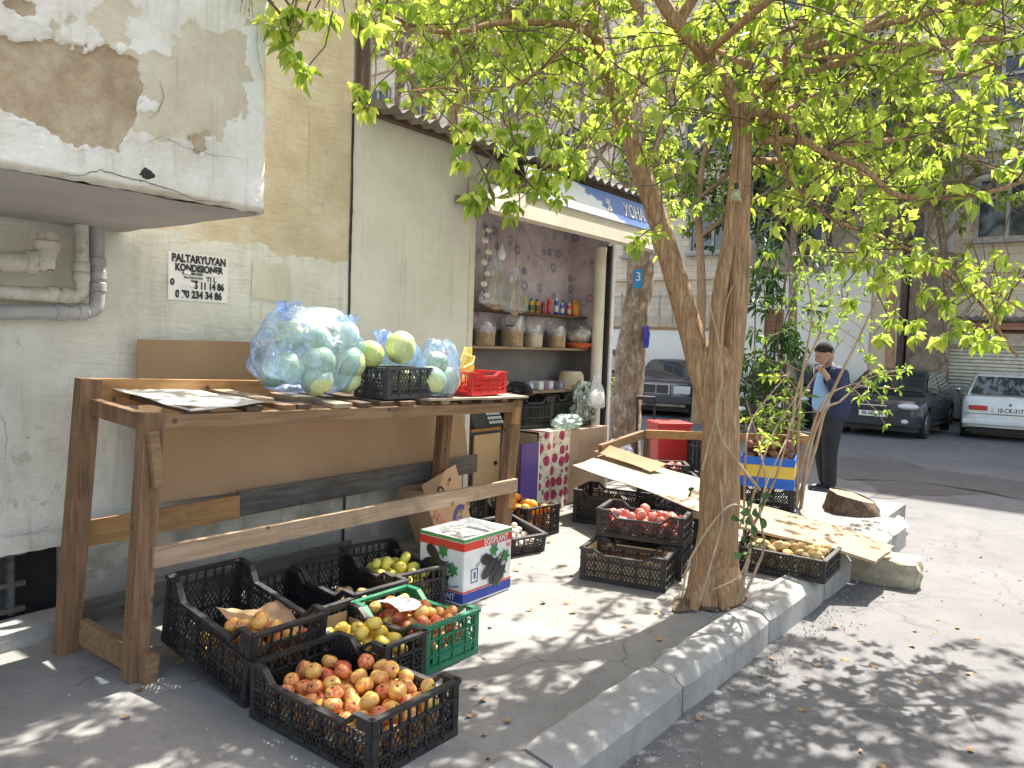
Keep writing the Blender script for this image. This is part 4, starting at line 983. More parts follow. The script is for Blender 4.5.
# ================================================================== GOODS IN THE KIOSK
def K_at(px, py, y): return at_y(px, py, y)
def can(px, label, c1, c2, h=.085, r=.024, name='spray_can'):
    p = K_at(px, 310, 4.10); p.z = 1.665; h *= 1.5; r = .0215
    t = thing(name, label, 'can', p)
    m1 = plain('can_' + str(c1), c1, .3); m2 = plain('can_' + str(c2), c2, .3)
    MB().lathe([(r * .9, 0), (r, .004), (r, h * .8), (r * .95, h * .84)], 16).build('can_body', m1, t, True)
    MB().lathe([(r * 1.01, h * .18), (r * 1.01, h * .55)], 16).build('can_label', m2, t, True)
    MB().lathe([(r * .7, h * .84), (r * .7, h * .98), (r * .5, h)], 16).build('can_cap', m2, t, True)
for a in [(525, 'yellow green tin at the left end of the row in the kiosk', (.45, .5, .03), (.6, .55, .05)), (531, 'yellow tin with dark label second in the kiosk row', (.6, .45, .02), (.05, .15, .05)), (537, 'orange tin with dark label in the kiosk row', (.7, .25, .02), (.1, .05, .02)), (543, 'dark red tin in the kiosk row', (.3, .02, .03), (.4, .05, .05), .075),
          (549, 'red tin with white cap in the kiosk row', (.55, .02, .02), (.6, .08, .08), .10), (556, 'blue tin with white top, tallest in the kiosk row', (.03, .08, .4), (.6, .62, .68), .105), (562, 'blue and white small tin in the kiosk row', (.04, .12, .45), (.55, .58, .6), .08), (569, 'red and white small tin near the right end of the kiosk row', (.6, .05, .03), (.6, .5, .45), .08)]:
    can(*a)
p = K_at(575, 310, 4.1); p.z = 1.665
o = MB().lathe([(.034, 0), (.042, .02), (.042, .10), (.03, .13), (.016, .145), (.016, .165)], 16).build('orange_jar', plain('orange_drink', (.65, .25, .04), .25), None, True); o.location = p; tag(o, 'round orange bottle at the right end of the kiosk row', 'bottle')
sack = varied('grain_in_sack', (.26, .16, .09), (.50, .36, .23), 30, .8, .8, 60, dist=.01)
sackr = varied('pale_basket', (.50, .40, .28), (.62, .52, .38), 12, .8, .3, 40)
for i, (px, r, h, lab) in enumerate([(485, .085, .13, 'brown open sack of dry goods at the left end of the middle kiosk shelf'), (512, .10, .17, 'tallest brown sack of dry goods on the middle kiosk shelf'), (533, .085, .12, 'pale tub of dry goods in the middle of the middle kiosk shelf'), (556, .085, .13, 'dark brown sack of dry goods next to the orange bowl')]):
    p = K_at(px, 345, 4.09); p.z = 1.362; t = thing('dry_goods_sack', lab, 'sack', p, group='sacks on the middle kiosk shelf')
    MB().grid(lambda u, v: (r * (1 + .05 * math.sin(3 * u * 6.28 + i)) * (1 - .06 * (1 - v)) * math.cos(u * 6.2832), r * (1 + .05 * math.sin(2 * u * 6.28 + i)) * math.sin(u * 6.2832), h * v), 28, 5).build('sack_wall', sackr if i == 2 else sack, t, True)
    MB().ball((0, 0, h - .01), r * .97, 18, 8, (1, 1, .28), lambda d: 1 + .12 * noise.noise(d * 5)).build('contents', sack, t, True)
    MB().grid(lambda u, v: (r * (1.05 + .4 * v * noise.noise(Vector((u * 9, v, i)))) * math.cos(u * 6.2832), r * 1.05 * math.sin(u * 6.2832), h * .8 + .09 * v * (1 + nz(u * 6, i))), 34, 6).build('film', filmw, t, True)
p = K_at(578, 345, 4.03); p.z = 1.362; t = thing('orange_bowl', 'orange red plastic bowl holding a wrapped bundle on the middle kiosk shelf', 'bowl', p)
MB().lathe([(.10, 0), (.145, .045), (.15, .05), (.14, .05), (.09, .01)], 24).build('bowl', plain('orange_bowl_plastic', (.60, .14, .05)), t, True)
MB().ball((0, 0, .10), .11, 20, 10, (1.1, 1, .7), lambda d: 1 + .12 * noise.noise(d * 3)).build('bundle', sack, t, True)
MB().ball((0, 0, .12), .125, 26, 12, (1.1, 1, .8), lambda d: 1 + .25 * noise.noise(d * 3)).build('film', filmw, t, True)
p = K_at(571, 385, 4.02); p.z = .982; bk = MB().lathe([(.135, 0), (.13, .02), (.115, .13), (.095, .16), (.0, .165)], 24).build('round_tub', sackr, None, True); bk.location = p; tag(bk, 'pale upturned round tub at the right of the lower kiosk shelf', 'tub')
text('1', .07, M['brown'], frame((-.05, -.128, .07), (1, 0, 0), (0, .1, 1)), bk, 'marking')
xs_ = [(478, .10, .10, (.45, .03, .04), 'red box at the left end of the lower kiosk shelf'), (499, .16, .085, (.55, .42, .22), 'tan printed box on the lower kiosk shelf'), (515, .07, .07, (.4, .03, .07), 'crimson small box on the lower kiosk shelf'), (527, .07, .075, (.30, .36, .48), 'blue grey small box on the lower kiosk shelf'), (537, .07, .075, (.62, .62, .62), 'white small box on the lower kiosk shelf'), (547, .07, .075, (.55, .45, .50), 'pinkish small box on the lower kiosk shelf'), (557, .05, .07, (.25, .28, .36), 'dark blue small box on the lower kiosk shelf')]
for px, wd_, h, c_, lab in xs_:
    p = K_at(px, 385, 4.06); p.z = .982; t = thing('packet_box', lab, 'box', p, group='boxes on the lower kiosk shelf')
    MB().b2((-wd_ / 2, -.05, 0), (wd_ / 2, .05, h)).build('carton', plain('box_' + str(c_), c_), t, bevel=.003)
    MB().b2((-wd_ / 2 + .01, -.052, h * .25), (wd_ / 2 - .01, -.0502, h * .75)).build('printed_label', plain('lab_' + str(c_), tuple(min(.8, x + .2) for x in c_)), t)
# hanging bags, garlic string
def hang(label, px, py0, py1, y, wpx, seed, mat):
    a = K_at(px, py0, y); b_ = K_at(px, py1, y); h = a.z - b_.z; wd_ = wpx / 2 * .0068
    t = thing('hanging_bag', label, 'bag', b_)
    o2 = Vector((seed * 3.7, 0, 0))
    def f(u, v):
        an = 2 * math.pi * u; r = wd_ * (1.0 - .75 * v ** 1.3) * (1 + .25 * noise.noise(Vector((math.cos(an) * 2, math.sin(an) * 2, v * 3)) + o2))
        if v < .05: r *= .5
        return (r * math.cos(an), .35 * r * math.sin(an), h * v + .03 * noise.noise(Vector((math.cos(an) * 2, v, seed))))
    MB().grid(f, 36, 16).build('film', mat, t, True)
    MB().tube([(0, 0, h * .95), (0, 0, h + .22)], .003, 6).build('string', M['twig'], t)
    MB().ball((0, 0, h * .35), wd_ * .6, 14, 8, (.9, .35, 1.6), lambda d: 1 + .2 * noise.noise(d * 2 + o2)).build('contents', sack, t, True)
hang('crumpled clear plastic bag hanging by the left jamb inside the kiosk', 495, 255, 308, 3.95, 52, 1, filmw)
hang('flat whitish plastic bag hanging right of the crumpled one in the kiosk', 514, 266, 313, 3.97, 48, 2, filmw)
gs = thing('garlic_string', 'string of white garlic heads hanging at the left side inside the kiosk', 'garlic', K_at(484, 300, 3.93))
MB().tube([(0, 0, 0), (0, 0, .58)], .004, 6).build('string', M['twig'], gs)
for k in range(7): 
    mbg = MB().ball((.02 * (-1) ** k, -.01, .04 + .085 * k), .028, 12, 8, (1, 1, .9)); mbg.build('garlic_bulb', F['garlic'], gs, True)
o = MB().lathe([(.006, .09), (.012, .06), (.03, .02), (.032, 0), (.02, -.03), (0, -.036)], 14).build('bulb', M['white'], None, True); o.location = K_at(502, 256, 3.9); tag(o, 'white light bulb hanging just above the crumpled bag in the kiosk', 'bulb')
# white bag on the post
wb = thing('rice_bag', 'clear plastic bag of white rice hanging on the kiosk post', 'bag', at_y(596, 408, 3.72))
MB().grid(lambda u, v: ((.15 * (1 - .93 * v ** 1.5)) * (1 if v > .04 else .6) * math.cos(u * 6.2832) * (1 + .2 * nz(u * 5, v * 3)) - .01 * v, .05 * (1 - .9 * v) * math.sin(u * 6.2832), .36 * v + .03 * nz(u * 7, 2)), 32, 16).build('film', filmw, wb, True)
MB().ball((0, 0, .08), .125, 18, 10, (1, .42, .75)).build('rice', M['white'], wb, True)
# lower part: cabinet, scale, purple board, flowered cloth, crates, counter
CBN = thing('dark_cabinet', 'dark cabinet with a pale plywood door standing at the left of the kiosk opening', 'cabinet', (4.62, 4.0, .03))
MB().b2((-.21, -.14, 0), (.21, .16, .70)).build('carcass', M['dkg'], CBN, bevel=.004)
dr = MB().b2((-.12, -.165, .06), (.20, -.145, .64)).build('door', varied('plywood_door', (.45, .30, .15), (.55, .38, .2), 3, .6, .1), CBN, bevel=.003)
MB().tube([(.14, -.18, .40), (.14, -.16, .40)], .016, 12).build('door_knob', M['blk'], dr, True)
MB().b2((-.16, -.17, .665), (.20, .1, .69)).build('top_board', M['woodO'], CBN)
SCL = thing('weighing_scale', 'black shop scale with blue tray edge and keypad on the dark cabinet', 'scale', (4.62, 3.95, .735))
MB().add([(-.17, -.16, 0), (.20, -.16, 0), (.20, .12, 0), (-.17, .12, 0), (-.17, -.10, .10), (.20, -.10, .10), (.20, .10, .14), (-.17, .10, .14)], [(0, 1, 5, 4), (1, 2, 6, 5), (2, 3, 7, 6), (3, 0, 4, 7), (4, 5, 6, 7), (3, 2, 1, 0)]).build('scale_body', M['blk'], SCL, bevel=.006)
MB().b2((-.15, -.10, .145), (.20, .12, .165)).build('tray', plain('blue_tray', (.04, .22, .5), .3), SCL, bevel=.004)
ky = MB()
for i in range(5):
    for j in range(3): ky.box((.02 + .035 * i, -.155 + .02 * j, .03 + .032 * j), (.026, .008, .022), Matrix.Rotation(R_(-32), 3, 'X'))
ky.build('keypad', plain('grey_keys', (.42, .44, .46)), SCL)
pb = MB().b2((4.80, 3.60, .02), (5.03, 3.622, .60)).build('purple_board', plain('purple_panel', (.085, .05, .22), .5), None, bevel=.004); tag(pb, 'upright dark purple board standing by the flowered cloth', 'board')
pe = MB().b2((5.031, 3.599, .02), (5.042, 3.623, .60)).build('pale_edge', M['white'], pb)
def rose_mat():
    b = NB('rose_patterned_cloth'); co = b.coord('Object', (9, 3, 9))
    v = b.n('ShaderNodeTexVoronoi'); v.inputs['Scale'].default_value = 1.1; v.inputs['Randomness'].default_value = .45; b.l(co, v.inputs['Vector'])
    ds = b.math('ADD', v.outputs['Distance'], b.math('MULTIPLY', b.math('SUBTRACT', b.noise(40, 3), .5), .22))
    col = b.mix(b.ramp(ds, [(.44, 1.), (.48, 0.)]), b.ramp(b.noise(30, 4), [(.45, (.50, .46, .36)), (.6, (.60, .56, .46))]), b.ramp(b.noise(45, 4), [(.4, (.20, .01, .05)), (.65, (.42, .06, .14))]))
    lf_ = b.math('MULTIPLY', b.ramp(b.noise(26, 2), [(.60, 0.), (.62, 1.)]), b.ramp(ds, [(.48, 0.), (.52, 1.)]))
    col = b.mix(lf_, col, (.10, .16, .08)); return b.fin(col, .8)
rc_ = MB().grid(lambda u, v: (5.06 + .46 * u, 3.62 + .012 * math.sin(14 * u + 1) * (1 - .5 * v), .01 + .66 * v), 40, 20).grid(lambda u, v: (5.06 + .46 * u, 3.62 + .30 * v + .012 * math.sin(14 * u + 1) * .5, .67), 40, 8).build('flowered_cloth', rose_mat(), None, True); tag(rc_, 'rose patterned cloth hanging over the counter front in the kiosk', 'cloth')
ct = thing('shop_counter', 'low plywood counter box behind the flowered cloth, right of it bare', 'counter', (5.2, 3.66, 0))
MB().b2((-.15, -.01, .01), (.98, .42, .655)).build('counter_body', varied('brown_plywood', (.30, .20, .13), (.42, .30, .21), 3, .7, .15), ct, bevel=.005)
c, mx = crate('fruit_crate', 'black crate standing on the shop counter, left one', (5.30, 3.98, .68), R_(80), .42, .30, .26, M['blk'])
c, mx = crate('fruit_crate', 'black crate standing on the shop counter, right one beside the green bags', (5.66, 3.98, .68), R_(95), .36, .30, .27, M['blk'])
bag('black_bag', 'crumpled black bag on top of the left counter crate', (5.22, 4.0, .93), .17, .12, .13, M['blk'], 21, wr=.5)
greens = m_film('clear_film_over_greens', (.55, .62, .55), .5)
bag('greens_bag', 'clear bag of dark green herbs slumped on the counter right end', (5.98, 3.80, .66), .17, .11, .40, greens, 22, wr=.35)
hb = MB()
for i in range(500):
    a = rnd.uniform(0, 6.28); z = rnd.uniform(.02, .36); r = .13 * math.sqrt(rnd.random()) * (1 - z * .8); c_ = Vector((5.98 + r * math.cos(a) * 1.2, 3.80 + r * math.sin(a) * .8, .66 + z))
    d = Vector((rnd.uniform(-1, 1), rnd.uniform(-1, 1), rnd.uniform(-1, 1))).normalized() * .035; s_ = d.orthogonal().normalized() * .012
    hb.add([c_ - d, c_ + s_, c_ + d, c_ - s_], [(0, 1, 2, 3)])
tag(hb.build('herb_bunch', M['leafd'], None), 'dark green herbs inside the clear bag on the counter', 'herbs')
bag('greens_bag', 'small clear bag of pale green leaves hanging over the flowered cloth', (5.58, 3.70, .66), .20, .10, .13, m_film('pale_green_film', (.42, .58, .52), .7), 23, wr=.4)

# ================================================================== RIGHT SIDE: crates round the tree
c, mx = crate('fruit_crate', 'black mesh crate with folded cardboard lining and nothing in it, beside the tree trunk', (4.05, 2.205, .003), R_(14), .50, .30, .195, M['blk'], .035)
ln = MB()
for sx_ in (-1, 1): ln.b2((sx_ * .140 - .002, -.235, .012), (sx_ * .140 + .002, .235, .165))
for sy_ in (-1, 1): ln.b2((-.138, sy_ * .240 - .002, .012), (.138, sy_ * .240 + .002, .18))
ln.b2((-.138, -.238, .012), (.138, .238, .016)); ln.build('cardboard_liner', varied('bright_cardboard', (.46, .30, .16), (.56, .38, .22), 3, .85, .15, 20), c)
c, mx = crate('fruit_crate', 'black mesh crate of pink tomatoes, top of the stack behind the lined crate', (4.34, 2.26, .21), R_(15), .53, .33, .17, M['blk'])
pile('tomato', F['tomato'], mx, .15, .25, 60, .034, 'pink red tomato in the upper crate by the tree', 'tomatoes by the tree', rs=15)
c, mx = crate('fruit_crate', 'black mesh crate under the tomato crate', (4.34, 2.26, .003), R_(15), .53, .33, .20, M['blk'])
c, mx = crate('fruit_crate', 'black mesh crate of dark red roots under the left end of the cardboard roof', (5.33, 3.0, .003), R_(14), .64, .40, .26, M['blk'])
pile('beetroot', F['beet'], mx, .19, .30, 46, .043, 'dark brown red root in the crate under the cardboard roof', 'roots under the cardboard', rs=16, cat='beetroot')
c, mx = crate('fruit_crate', 'black mesh crate in the deep shade below the middle of the cardboard roof', (4.98, 2.42, .003), R_(14), .50, .40, .26, M['blk'])
sheet1 = wavy((5.32, 3.46, .40), (4.42, 1.93, .405), (5.28, 2.24, .43), (6.02, 3.48, .46), 24, 12, .02, 2.2, .006).build('cardboard_sheet', M['cardL'], None, True)
tag(sheet1, 'large pale cardboard sheet lying as a roof over crates left of the trunk', 'cardboard')
fl = wavy((5.72, 3.50, .475), (5.28, 2.72, .45), (5.42, 2.66, .50), (5.82, 3.42, .53), 12, 3, .01, 2, .005).build('cardboard_flap', M['card'], sheet1, True)
c, mx = crate('fruit_crate', 'black mesh crate of yellow potatoes on the kerb right of the trunk', (4.97, 1.56, .012), R_(3), .54, .42, .14, M['blk'], .02, True)
pile('potato', F['potato'], mx, .19, .25, 125, .030, 'yellow brown potato in the crate right of the trunk', 'potatoes right of the trunk', rs=17)
sh2 = MB()
prof2 = [(2.15, .30), (1.85, .255), (1.6, .205), (1.35, .165), (1.1, .085)]
def sh2f(off):
    def f(u, v):
        k = v * 4; i = min(3, int(k)); y = prof2[i][0] + (prof2[i + 1][0] - prof2[i][0]) * (k - i); z = prof2[i][1] + (prof2[i + 1][1] - prof2[i][1]) * (k - i)
        xa = 4.72 + (5.26 - 4.72) * v; xb = 5.50 + (5.80 - 5.50) * v
        return (xa + (xb - xa) * u + .02 * nz(v * 4, u * 3), y + .015 * nz(u * 5, v), z + off + .008 * nz(u * 4, v * 5))
    return f
sh2.grid(sh2f(0), 10, 20).grid(sh2f(-.018), 10, 20)
m_ = 11 * 21; edge = [i * 21 for i in range(11)] + [10 * 21 + j for j in range(1, 21)] + [i * 21 + 20 for i in range(9, -1, -1)] + [j for j in range(19, 0, -1)]
for a, b_ in zip(edge, edge[1:] + edge[:1]): sh2.f.append((a, b_, b_ + m_, a + m_))
tag(sh2.build('cardboard_sheet', varied('mid_cardboard', (.26, .18, .11), (.36, .265, .175), 3, .85, .2, 20), None, 30), 'long brown cardboard sheet sloping over the potato crate towards the road', 'cardboard')
rk = MB().grid(lambda u, v: (0, 0, 0), 1, 1); rk = MB()
rk.ball((0, 0, 0), 1, 30, 20, (1, 1, 1), lambda d: 1.0 / max(abs(d.x), abs(d.y), abs(d.z)) ** .8 * (1 + .10 * noise.noise(d * 2.2) + .05 * noise.noise(d * 7)))
rk.xf(Matrix.Translation((5.82, 1.16, road_z(5.8) + .085)) @ Matrix.Rotation(R_(5), 4, 'Z') @ Matrix.Diagonal((.16, .235, .10, 1)))
tag(rk.build('stone_block', m_ground('rough_stone', [(.22, .18, .12), (.34, .29, .20), (.44, .39, .29)], (.5, .46, .36), 5, .2, .9), None, 40), 'rough yellowish stone block on the road under the cardboard end', 'stone')
# tree stump
st = thing('tree_stump', 'sawn tree stump with dark bark on the pavement edge behind the cardboard', 'stump', (7.27, 1.75, 0))
def stump_side(u, v):
    a = 2 * math.pi * u; r = .235 * (1 + .12 * math.sin(2 * a + 1) + .10 * noise.noise(Vector((math.cos(a) * 2, math.sin(a) * 2, v))) + .03 * noise.noise(Vector((math.cos(a) * 9, math.sin(a) * 9, v * 6)))) * (1.15 - .25 * v)
    return (r * math.cos(a), r * math.sin(a), v * (.14 + .045 * math.cos(a - 2)))
MB().grid(stump_side, 60, 10).build('stump_bark', m_bark('stump_bark', (.05, .03, .02), (.13, .08, .05), (.24, .17, .11), (16, 16, 5)), st, True)
def topf(u, v):
    p = Vector(stump_side(u, 1)); return (p.x * v, p.y * v, p.z - .01 + (.05 * math.cos(2 * math.pi * u - 2) * (v - 1)) + .01 * noise.noise(Vector((p.x * v * 9, p.y * v * 9, 2))))
MB().grid(topf, 60, 8).build('sawn_top', varied('sawn_wood', (.30, .18, .09), (.48, .32, .18), 9, .85, .5, 30), st, True)
def rubble(p, s, label, name='rubble_piece', mat=M['white']):
    mb = MB().ball((0, 0, 0), 1, 16, 10, (1, 1, 1), lambda d: 1 + .45 * noise.noise(d * 1.9 + Vector(p)) + .15 * noise.noise(d * 5))
    mb.xf(Matrix.Translation(p) @ Matrix.Diagonal((s[0], s[1], s[2], 1))); tag(mb.build(name, mat, None, 35), label, 'rubble')
rubble((7.55, 1.50, -.13), (.22, .16, .08), 'crumpled white plastic heap on the road behind the stump'); rubble((7.30, 1.42, -.12), (.12, .10, .07), 'small white rubble lump between kerb end and stump')
# blue yellow box on a black crate
c, mx = crate('fruit_crate', 'black mesh crate under the blue and yellow box', (6.78, 2.34, .003), R_(15), .46, .36, .205, M['blk'])
bx = thing('banded_box', 'blue and yellow banded carton filled with dark roots, on a black crate behind the trunk', 'box', (6.76, 2.33, .215), R_(15))
def ring_box(z0, z1, mat, name, e=0):
    mb = MB(); 
    for s_ in (-1, 1): mb.b2((-.17 - e, s_ * .22 - .004 - e, z0), (.17 + e, s_ * .22 + .004 + e, z1)); mb.b2((s_ * .17 - .004 - e, -.2158, z0), (s_ * .17 + .004 + e, .2158, z1))
    mb.build(name, mat, bx)
bbm = plain('bright_blue_print', (.02, .13, .55)); ylm = varied('yellow_print', (.70, .42, .03), (.75, .52, .08), 9, .6, .1)
ring_box(0, .09, bbm, 'blue_band'); ring_box(.0905, .195, ylm, 'yellow_band', .001); ring_box(.1955, .265, bbm, 'blue_band')
MB().b2((-.166, -.212, .005), (.166, .212, .2)).build('inner', M['card'], bx)
MXb = Matrix.Translation((6.76, 2.33, .215)) @ Matrix.Rotation(R_(15), 4, 'Z')
pile('beetroot', F['beet'], MXb, .16, .21, 30, .045, 'dark brown root heaped in the blue and yellow box', 'roots in the banded box', z0=.2, rs=18, cat='beetroot')
# plank table frame behind the trunk
T = thing('plank_table', 'low table frame of thin orange brown planks behind the trunk', 'table', (6.7, 2.8, 0))
TI = Matrix.Translation((-6.7, -2.8, 0))
for nme, mb, mt in (('front_plank', MB().bar((6.32, 3.33, .60), (7.24, 2.15, .60), .045, .075), M['woodO']), ('side_plank', MB().bar((6.32, 3.35, .595), (5.72, 3.44, .50), .05, .075), M['woodA']), ('side_plank', MB().bar((7.24, 2.15, .60), (7.9, 2.65, .60), .04, .07), M['woodA']),
                    ('leg', MB().bar((7.20, 2.22, 0), (7.20, 2.22, .56), .05, .05), M['woodAz']), ('leg', MB().bar((6.40, 3.35, 0), (6.40, 3.35, .56), .05, .05), M['woodAz']), ('leg', MB().bar((7.85, 2.65, 0), (7.85, 2.65, .56), .05, .05), M['woodAz']), ('table_top', MB().add([(6.36, 3.37, .52), (7.22, 2.2, .52), (7.86, 2.68, .52), (7.0, 3.85, .52), (6.36, 3.37, .535), (7.22, 2.2, .535), (7.86, 2.68, .535), (7.0, 3.85, .535)], [(0, 3, 2, 1), (4, 5, 6, 7), (0, 1, 5, 4), (1, 2, 6, 5), (2, 3, 7, 6), (3, 0, 4, 7)]), M['woodP'])):
    if nme == 'table_top': continue
    mb.xf(TI).build(nme, mt, T, bevel=.003)
rd = thing('red_tub', 'bright red plastic tub standing behind the plank table left of the trunk', 'tub', (6.86, 3.36, .25), R_(-40))
MB().add([(-.15, -.13, 0), (.15, -.13, 0), (.15, .13, 0), (-.15, .13, 0), (-.17, -.15, .42), (.17, -.15, .42), (.17, .15, .42), (-.17, .15, .42)], [(0, 1, 5, 4), (1, 2, 6, 5), (2, 3, 7, 6), (3, 0, 4, 7), (3, 2, 1, 0), (4, 5, 6, 7)]).build('tub_body', M['redp'], rd, bevel=.02)
MB().b2((-.18, -.16, .40), (.18, .16, .43)).build('rim', M['redp'], rd, bevel=.008)
c, mx = crate('fruit_crate', 'black mesh crate supporting the red tub', (6.86, 3.36, .003), R_(-35), .44, .34, .245, M['blk'])
c, mx = crate('fruit_crate', 'upright black mesh crate between red tub and trunk, under the plank', (6.75, 2.88, .28), R_(52), .30, .30, .28, M['blk'], .03, True)
c, mx = crate('fruit_crate', 'black mesh crate below the upright crate beside the trunk', (6.75, 2.88, .003), R_(52), .36, .34, .27, M['blk'])
c, mx = crate('small_crate', 'small black crate with bits of colour in front of the red tub', (5.98, 2.92, .33), R_(35), .30, .24, .09, M['blk'], .03, True)
pile('tomato', F['tomato'], mx, .1, .13, 14, .03, 'small tomato in the small black crate before the red tub', 'tomatoes before the red tub', rs=19)
c, mx = crate('fruit_crate', 'black mesh crate carrying the small black crate before the red tub', (5.98, 2.92, .003), R_(35), .46, .36, .32, M['blk'])
bag('grey_bag', 'pale blue grey plastic bag by the plank table left of the red tub', (6.35, 3.62, .25), .16, .12, .27, m_film('grey_blue_film', (.5, .56, .68), .8), 33, wr=.3)
ht = thing('hand_trolley', 'black folding trolley handle standing up behind the plank table', 'trolley', (7.35, 3.85, 0))
MB().tube([(-.02, .10, .05), (-.10, .08, .86)], .013, 8).build('upright', M['blk'], ht, True); MB().tube([(.06, -.06, .05), (-.02, -.08, .86)], .013, 8).build('upright', M['blk'], ht, True)
MB().tube([(-.10, .09, .86), (-.02, -.09, .86)], .022, 8).build('grip', M['blk'], ht, True); MB().b2((-.02, -.12, .02), (.25, .16, .05)).build('foot_plate', M['blk'], ht)
for s_ in (-1, 1): MB().tube([(-.03, .02 + s_ * .13, .06), (-.03, .02 + s_ * .16, .06)], .06, 14).build('wheel', M['rubber'], ht, True)

# ================================================================== TREES
def cluster(mb, p, d, rr, size, n=7, spread=1., wid=.27):
    d = Vector(d).normalized(); a = d.orthogonal().normalized(); b = d.cross(a)
    for i in range(n):
        t = 2 * math.pi * (i + rr.random() * .6) / n; out = a * math.cos(t) + b * math.sin(t)
        dr = (d * rr.uniform(.15, .9) + out * spread * rr.uniform(.5, 1.1) + Vector((0, 0, -.35 * rr.random()))).normalized()
        L = size * rr.uniform(.6, 1.15); w_ = L * wid * rr.uniform(.8, 1.2); st = p + dr * L * .18
        sd = dr.cross(Vector((rr.uniform(-.6, .6), rr.uniform(-.6, .6), 1))); 
        if sd.length < .1: sd = dr.orthogonal()
        sd.normalize(); nr = sd.cross(dr); cv = -L * rr.uniform(-.08, .34)
        m1 = st + dr * L * .35 + nr * cv * .2; tip = st + dr * L + nr * cv * 1.5 + Vector((0, 0, -L * .12))
        fold = nr * (w_ * .35)
        v = [st, st + dr * L * .30 + sd * w_ + fold, st + dr * L * .62 + sd * w_ * .75 + fold * .8, tip, st + dr * L * .62 - sd * w_ * .75 + fold * .8, st + dr * L * .30 - sd * w_ + fold, m1]
        mb.add(v, [(0, 1, 2, 3), (0, 3, 4, 5)])
def tassel(mb, p, rr, L=.09):
    for k in range(6):
        q = p + Vector((rr.uniform(-.015, .015), rr.uniform(-.015, .015), 0)); e = q + Vector((rr.uniform(-.015, .015), rr.uniform(-.015, .015), -L * rr.uniform(.6, 1.1)))
        mb.add([q, q + Vector((.0025, .001, 0)), e + Vector((.0025, -.001, 0)), e], [(0, 1, 2, 3)])
        for j in range(3):
            c_ = q.lerp(e, rr.uniform(.5, 1)); s_ = rr.uniform(.003, .006); mb.add([c_ + Vector((-s_, 0, 0)), c_ + Vector((0, s_, s_)), c_ + Vector((s_, 0, 0)), c_ + Vector((0, -s_, -s_))], [(0, 1, 2, 3)])
def interp(tab, x):
    if x <= tab[0][0]: return tab[0][1]
    for (a, b), (c, d) in zip(tab, tab[1:]):
        if x <= c: return b + (d - b) * (x - a) / (c - a)
    return tab[-1][1]
LIM = [(250, 10), (275, 40), (300, 60), (330, 40), (355, 95), (400, 105), (440, 175), (470, 185), (520, 200), (560, 200), (600, 185), (660, 200), (720, 215), (760, 260), (800, 320), (860, 350), (930, 345), (980, 310), (1060, 300)]
def crown_ok(p, rr, soft=45):
    q = proj(p)
    if q is None: return True
    if q[0] < -200 or q[0] > 1250: return True
    return q[1] < interp(LIM, q[0]) - soft * rr.random() ** 2
def crown_path(pts, n=6):
    out = []
    for i in range(len(pts) - 1):
        p0 = pts[max(i - 1, 0)]; p1 = pts[i]; p2 = pts[i + 1]; p3 = pts[min(i + 2, len(pts) - 1)]
        for k in range(n):
            t = k / n; out.append(.5 * ((2 * p1) + (-p0 + p2) * t + (2 * p0 - 5 * p1 + 4 * p2 - p3) * t * t + (-p0 + 3 * p1 - 3 * p2 + p3) * t ** 3))
    out.append(pts[-1]); return out
def limb(mb, pts, r0, r1, n=9, jit=0., sub=6, pw=1.):
    P = crown_path([Vector(p) for p in pts], sub); m = len(P)
    mb.tube(P, [r0 + (r1 - r0) * (i / (m - 1)) ** pw for i in range(m)], n, jit=jit); return P

tree = thing('boxelder_tree', 'forked tree with light brown bark and bright spring leaves growing at the kerb', 'tree', (4.03, 1.66, 0))
TT = Matrix.Translation((-4.03, -1.66, 0))
tr_ = MB(); TRR = (.165, .145, .125, .108, .098, .096, .104, .108, .06)
base = [Vector((4.03, 1.66, -.02)), Vector((4.03, 1.66, .06)), Vector((4.03, 1.66, .2)), at_d(718, 530, 4.18), at_d(719, 480, 4.18), at_d(720, 430, 4.18), at_d(718, 390, 4.18), at_d(716, 362, 4.16), at_d(716, 345, 4.15)]
tr_.tube(crown_path(base, 5), [TRR[min(8, i // 5)] + (TRR[min(8, i // 5 + 1)] - TRR[min(8, i // 5)]) * (i % 5) / 5 for i in range(41)], 28, jit=.22)
D = at_d
L1 = limb(tr_, [D(714, 420, 4.18), D(700, 365, 4.18), D(684, 305, 4.22), D(664, 240, 4.27), D(648, 190, 4.32), D(626, 130, 4.4), D(606, 72, 4.45), D(592, 10, 4.5), D(585, -70, 4.55), D(560, -200, 4.6)], .074, .026, 18, .15)
L2 = limb(tr_, [D(722, 420, 4.17), D(732, 350, 4.14), D(738, 290, 4.12), D(739, 230, 4.1), D(741, 160, 4.08), D(740, 115, 4.06), D(722, 78, 4.02), D(694, 42, 4.0), D(664, 4, 3.95), D(640, -60, 3.9), D(620, -170, 3.8)], .066, .028, 18, .15)
L2b = limb(tr_, [D(716, 400, 4.10), D(716, 350, 4.08), D(719, 300, 4.07), D(727, 250, 4.08), D(733, 200, 4.09), D(737, 160, 4.08)], .042, .030, 12, .2)
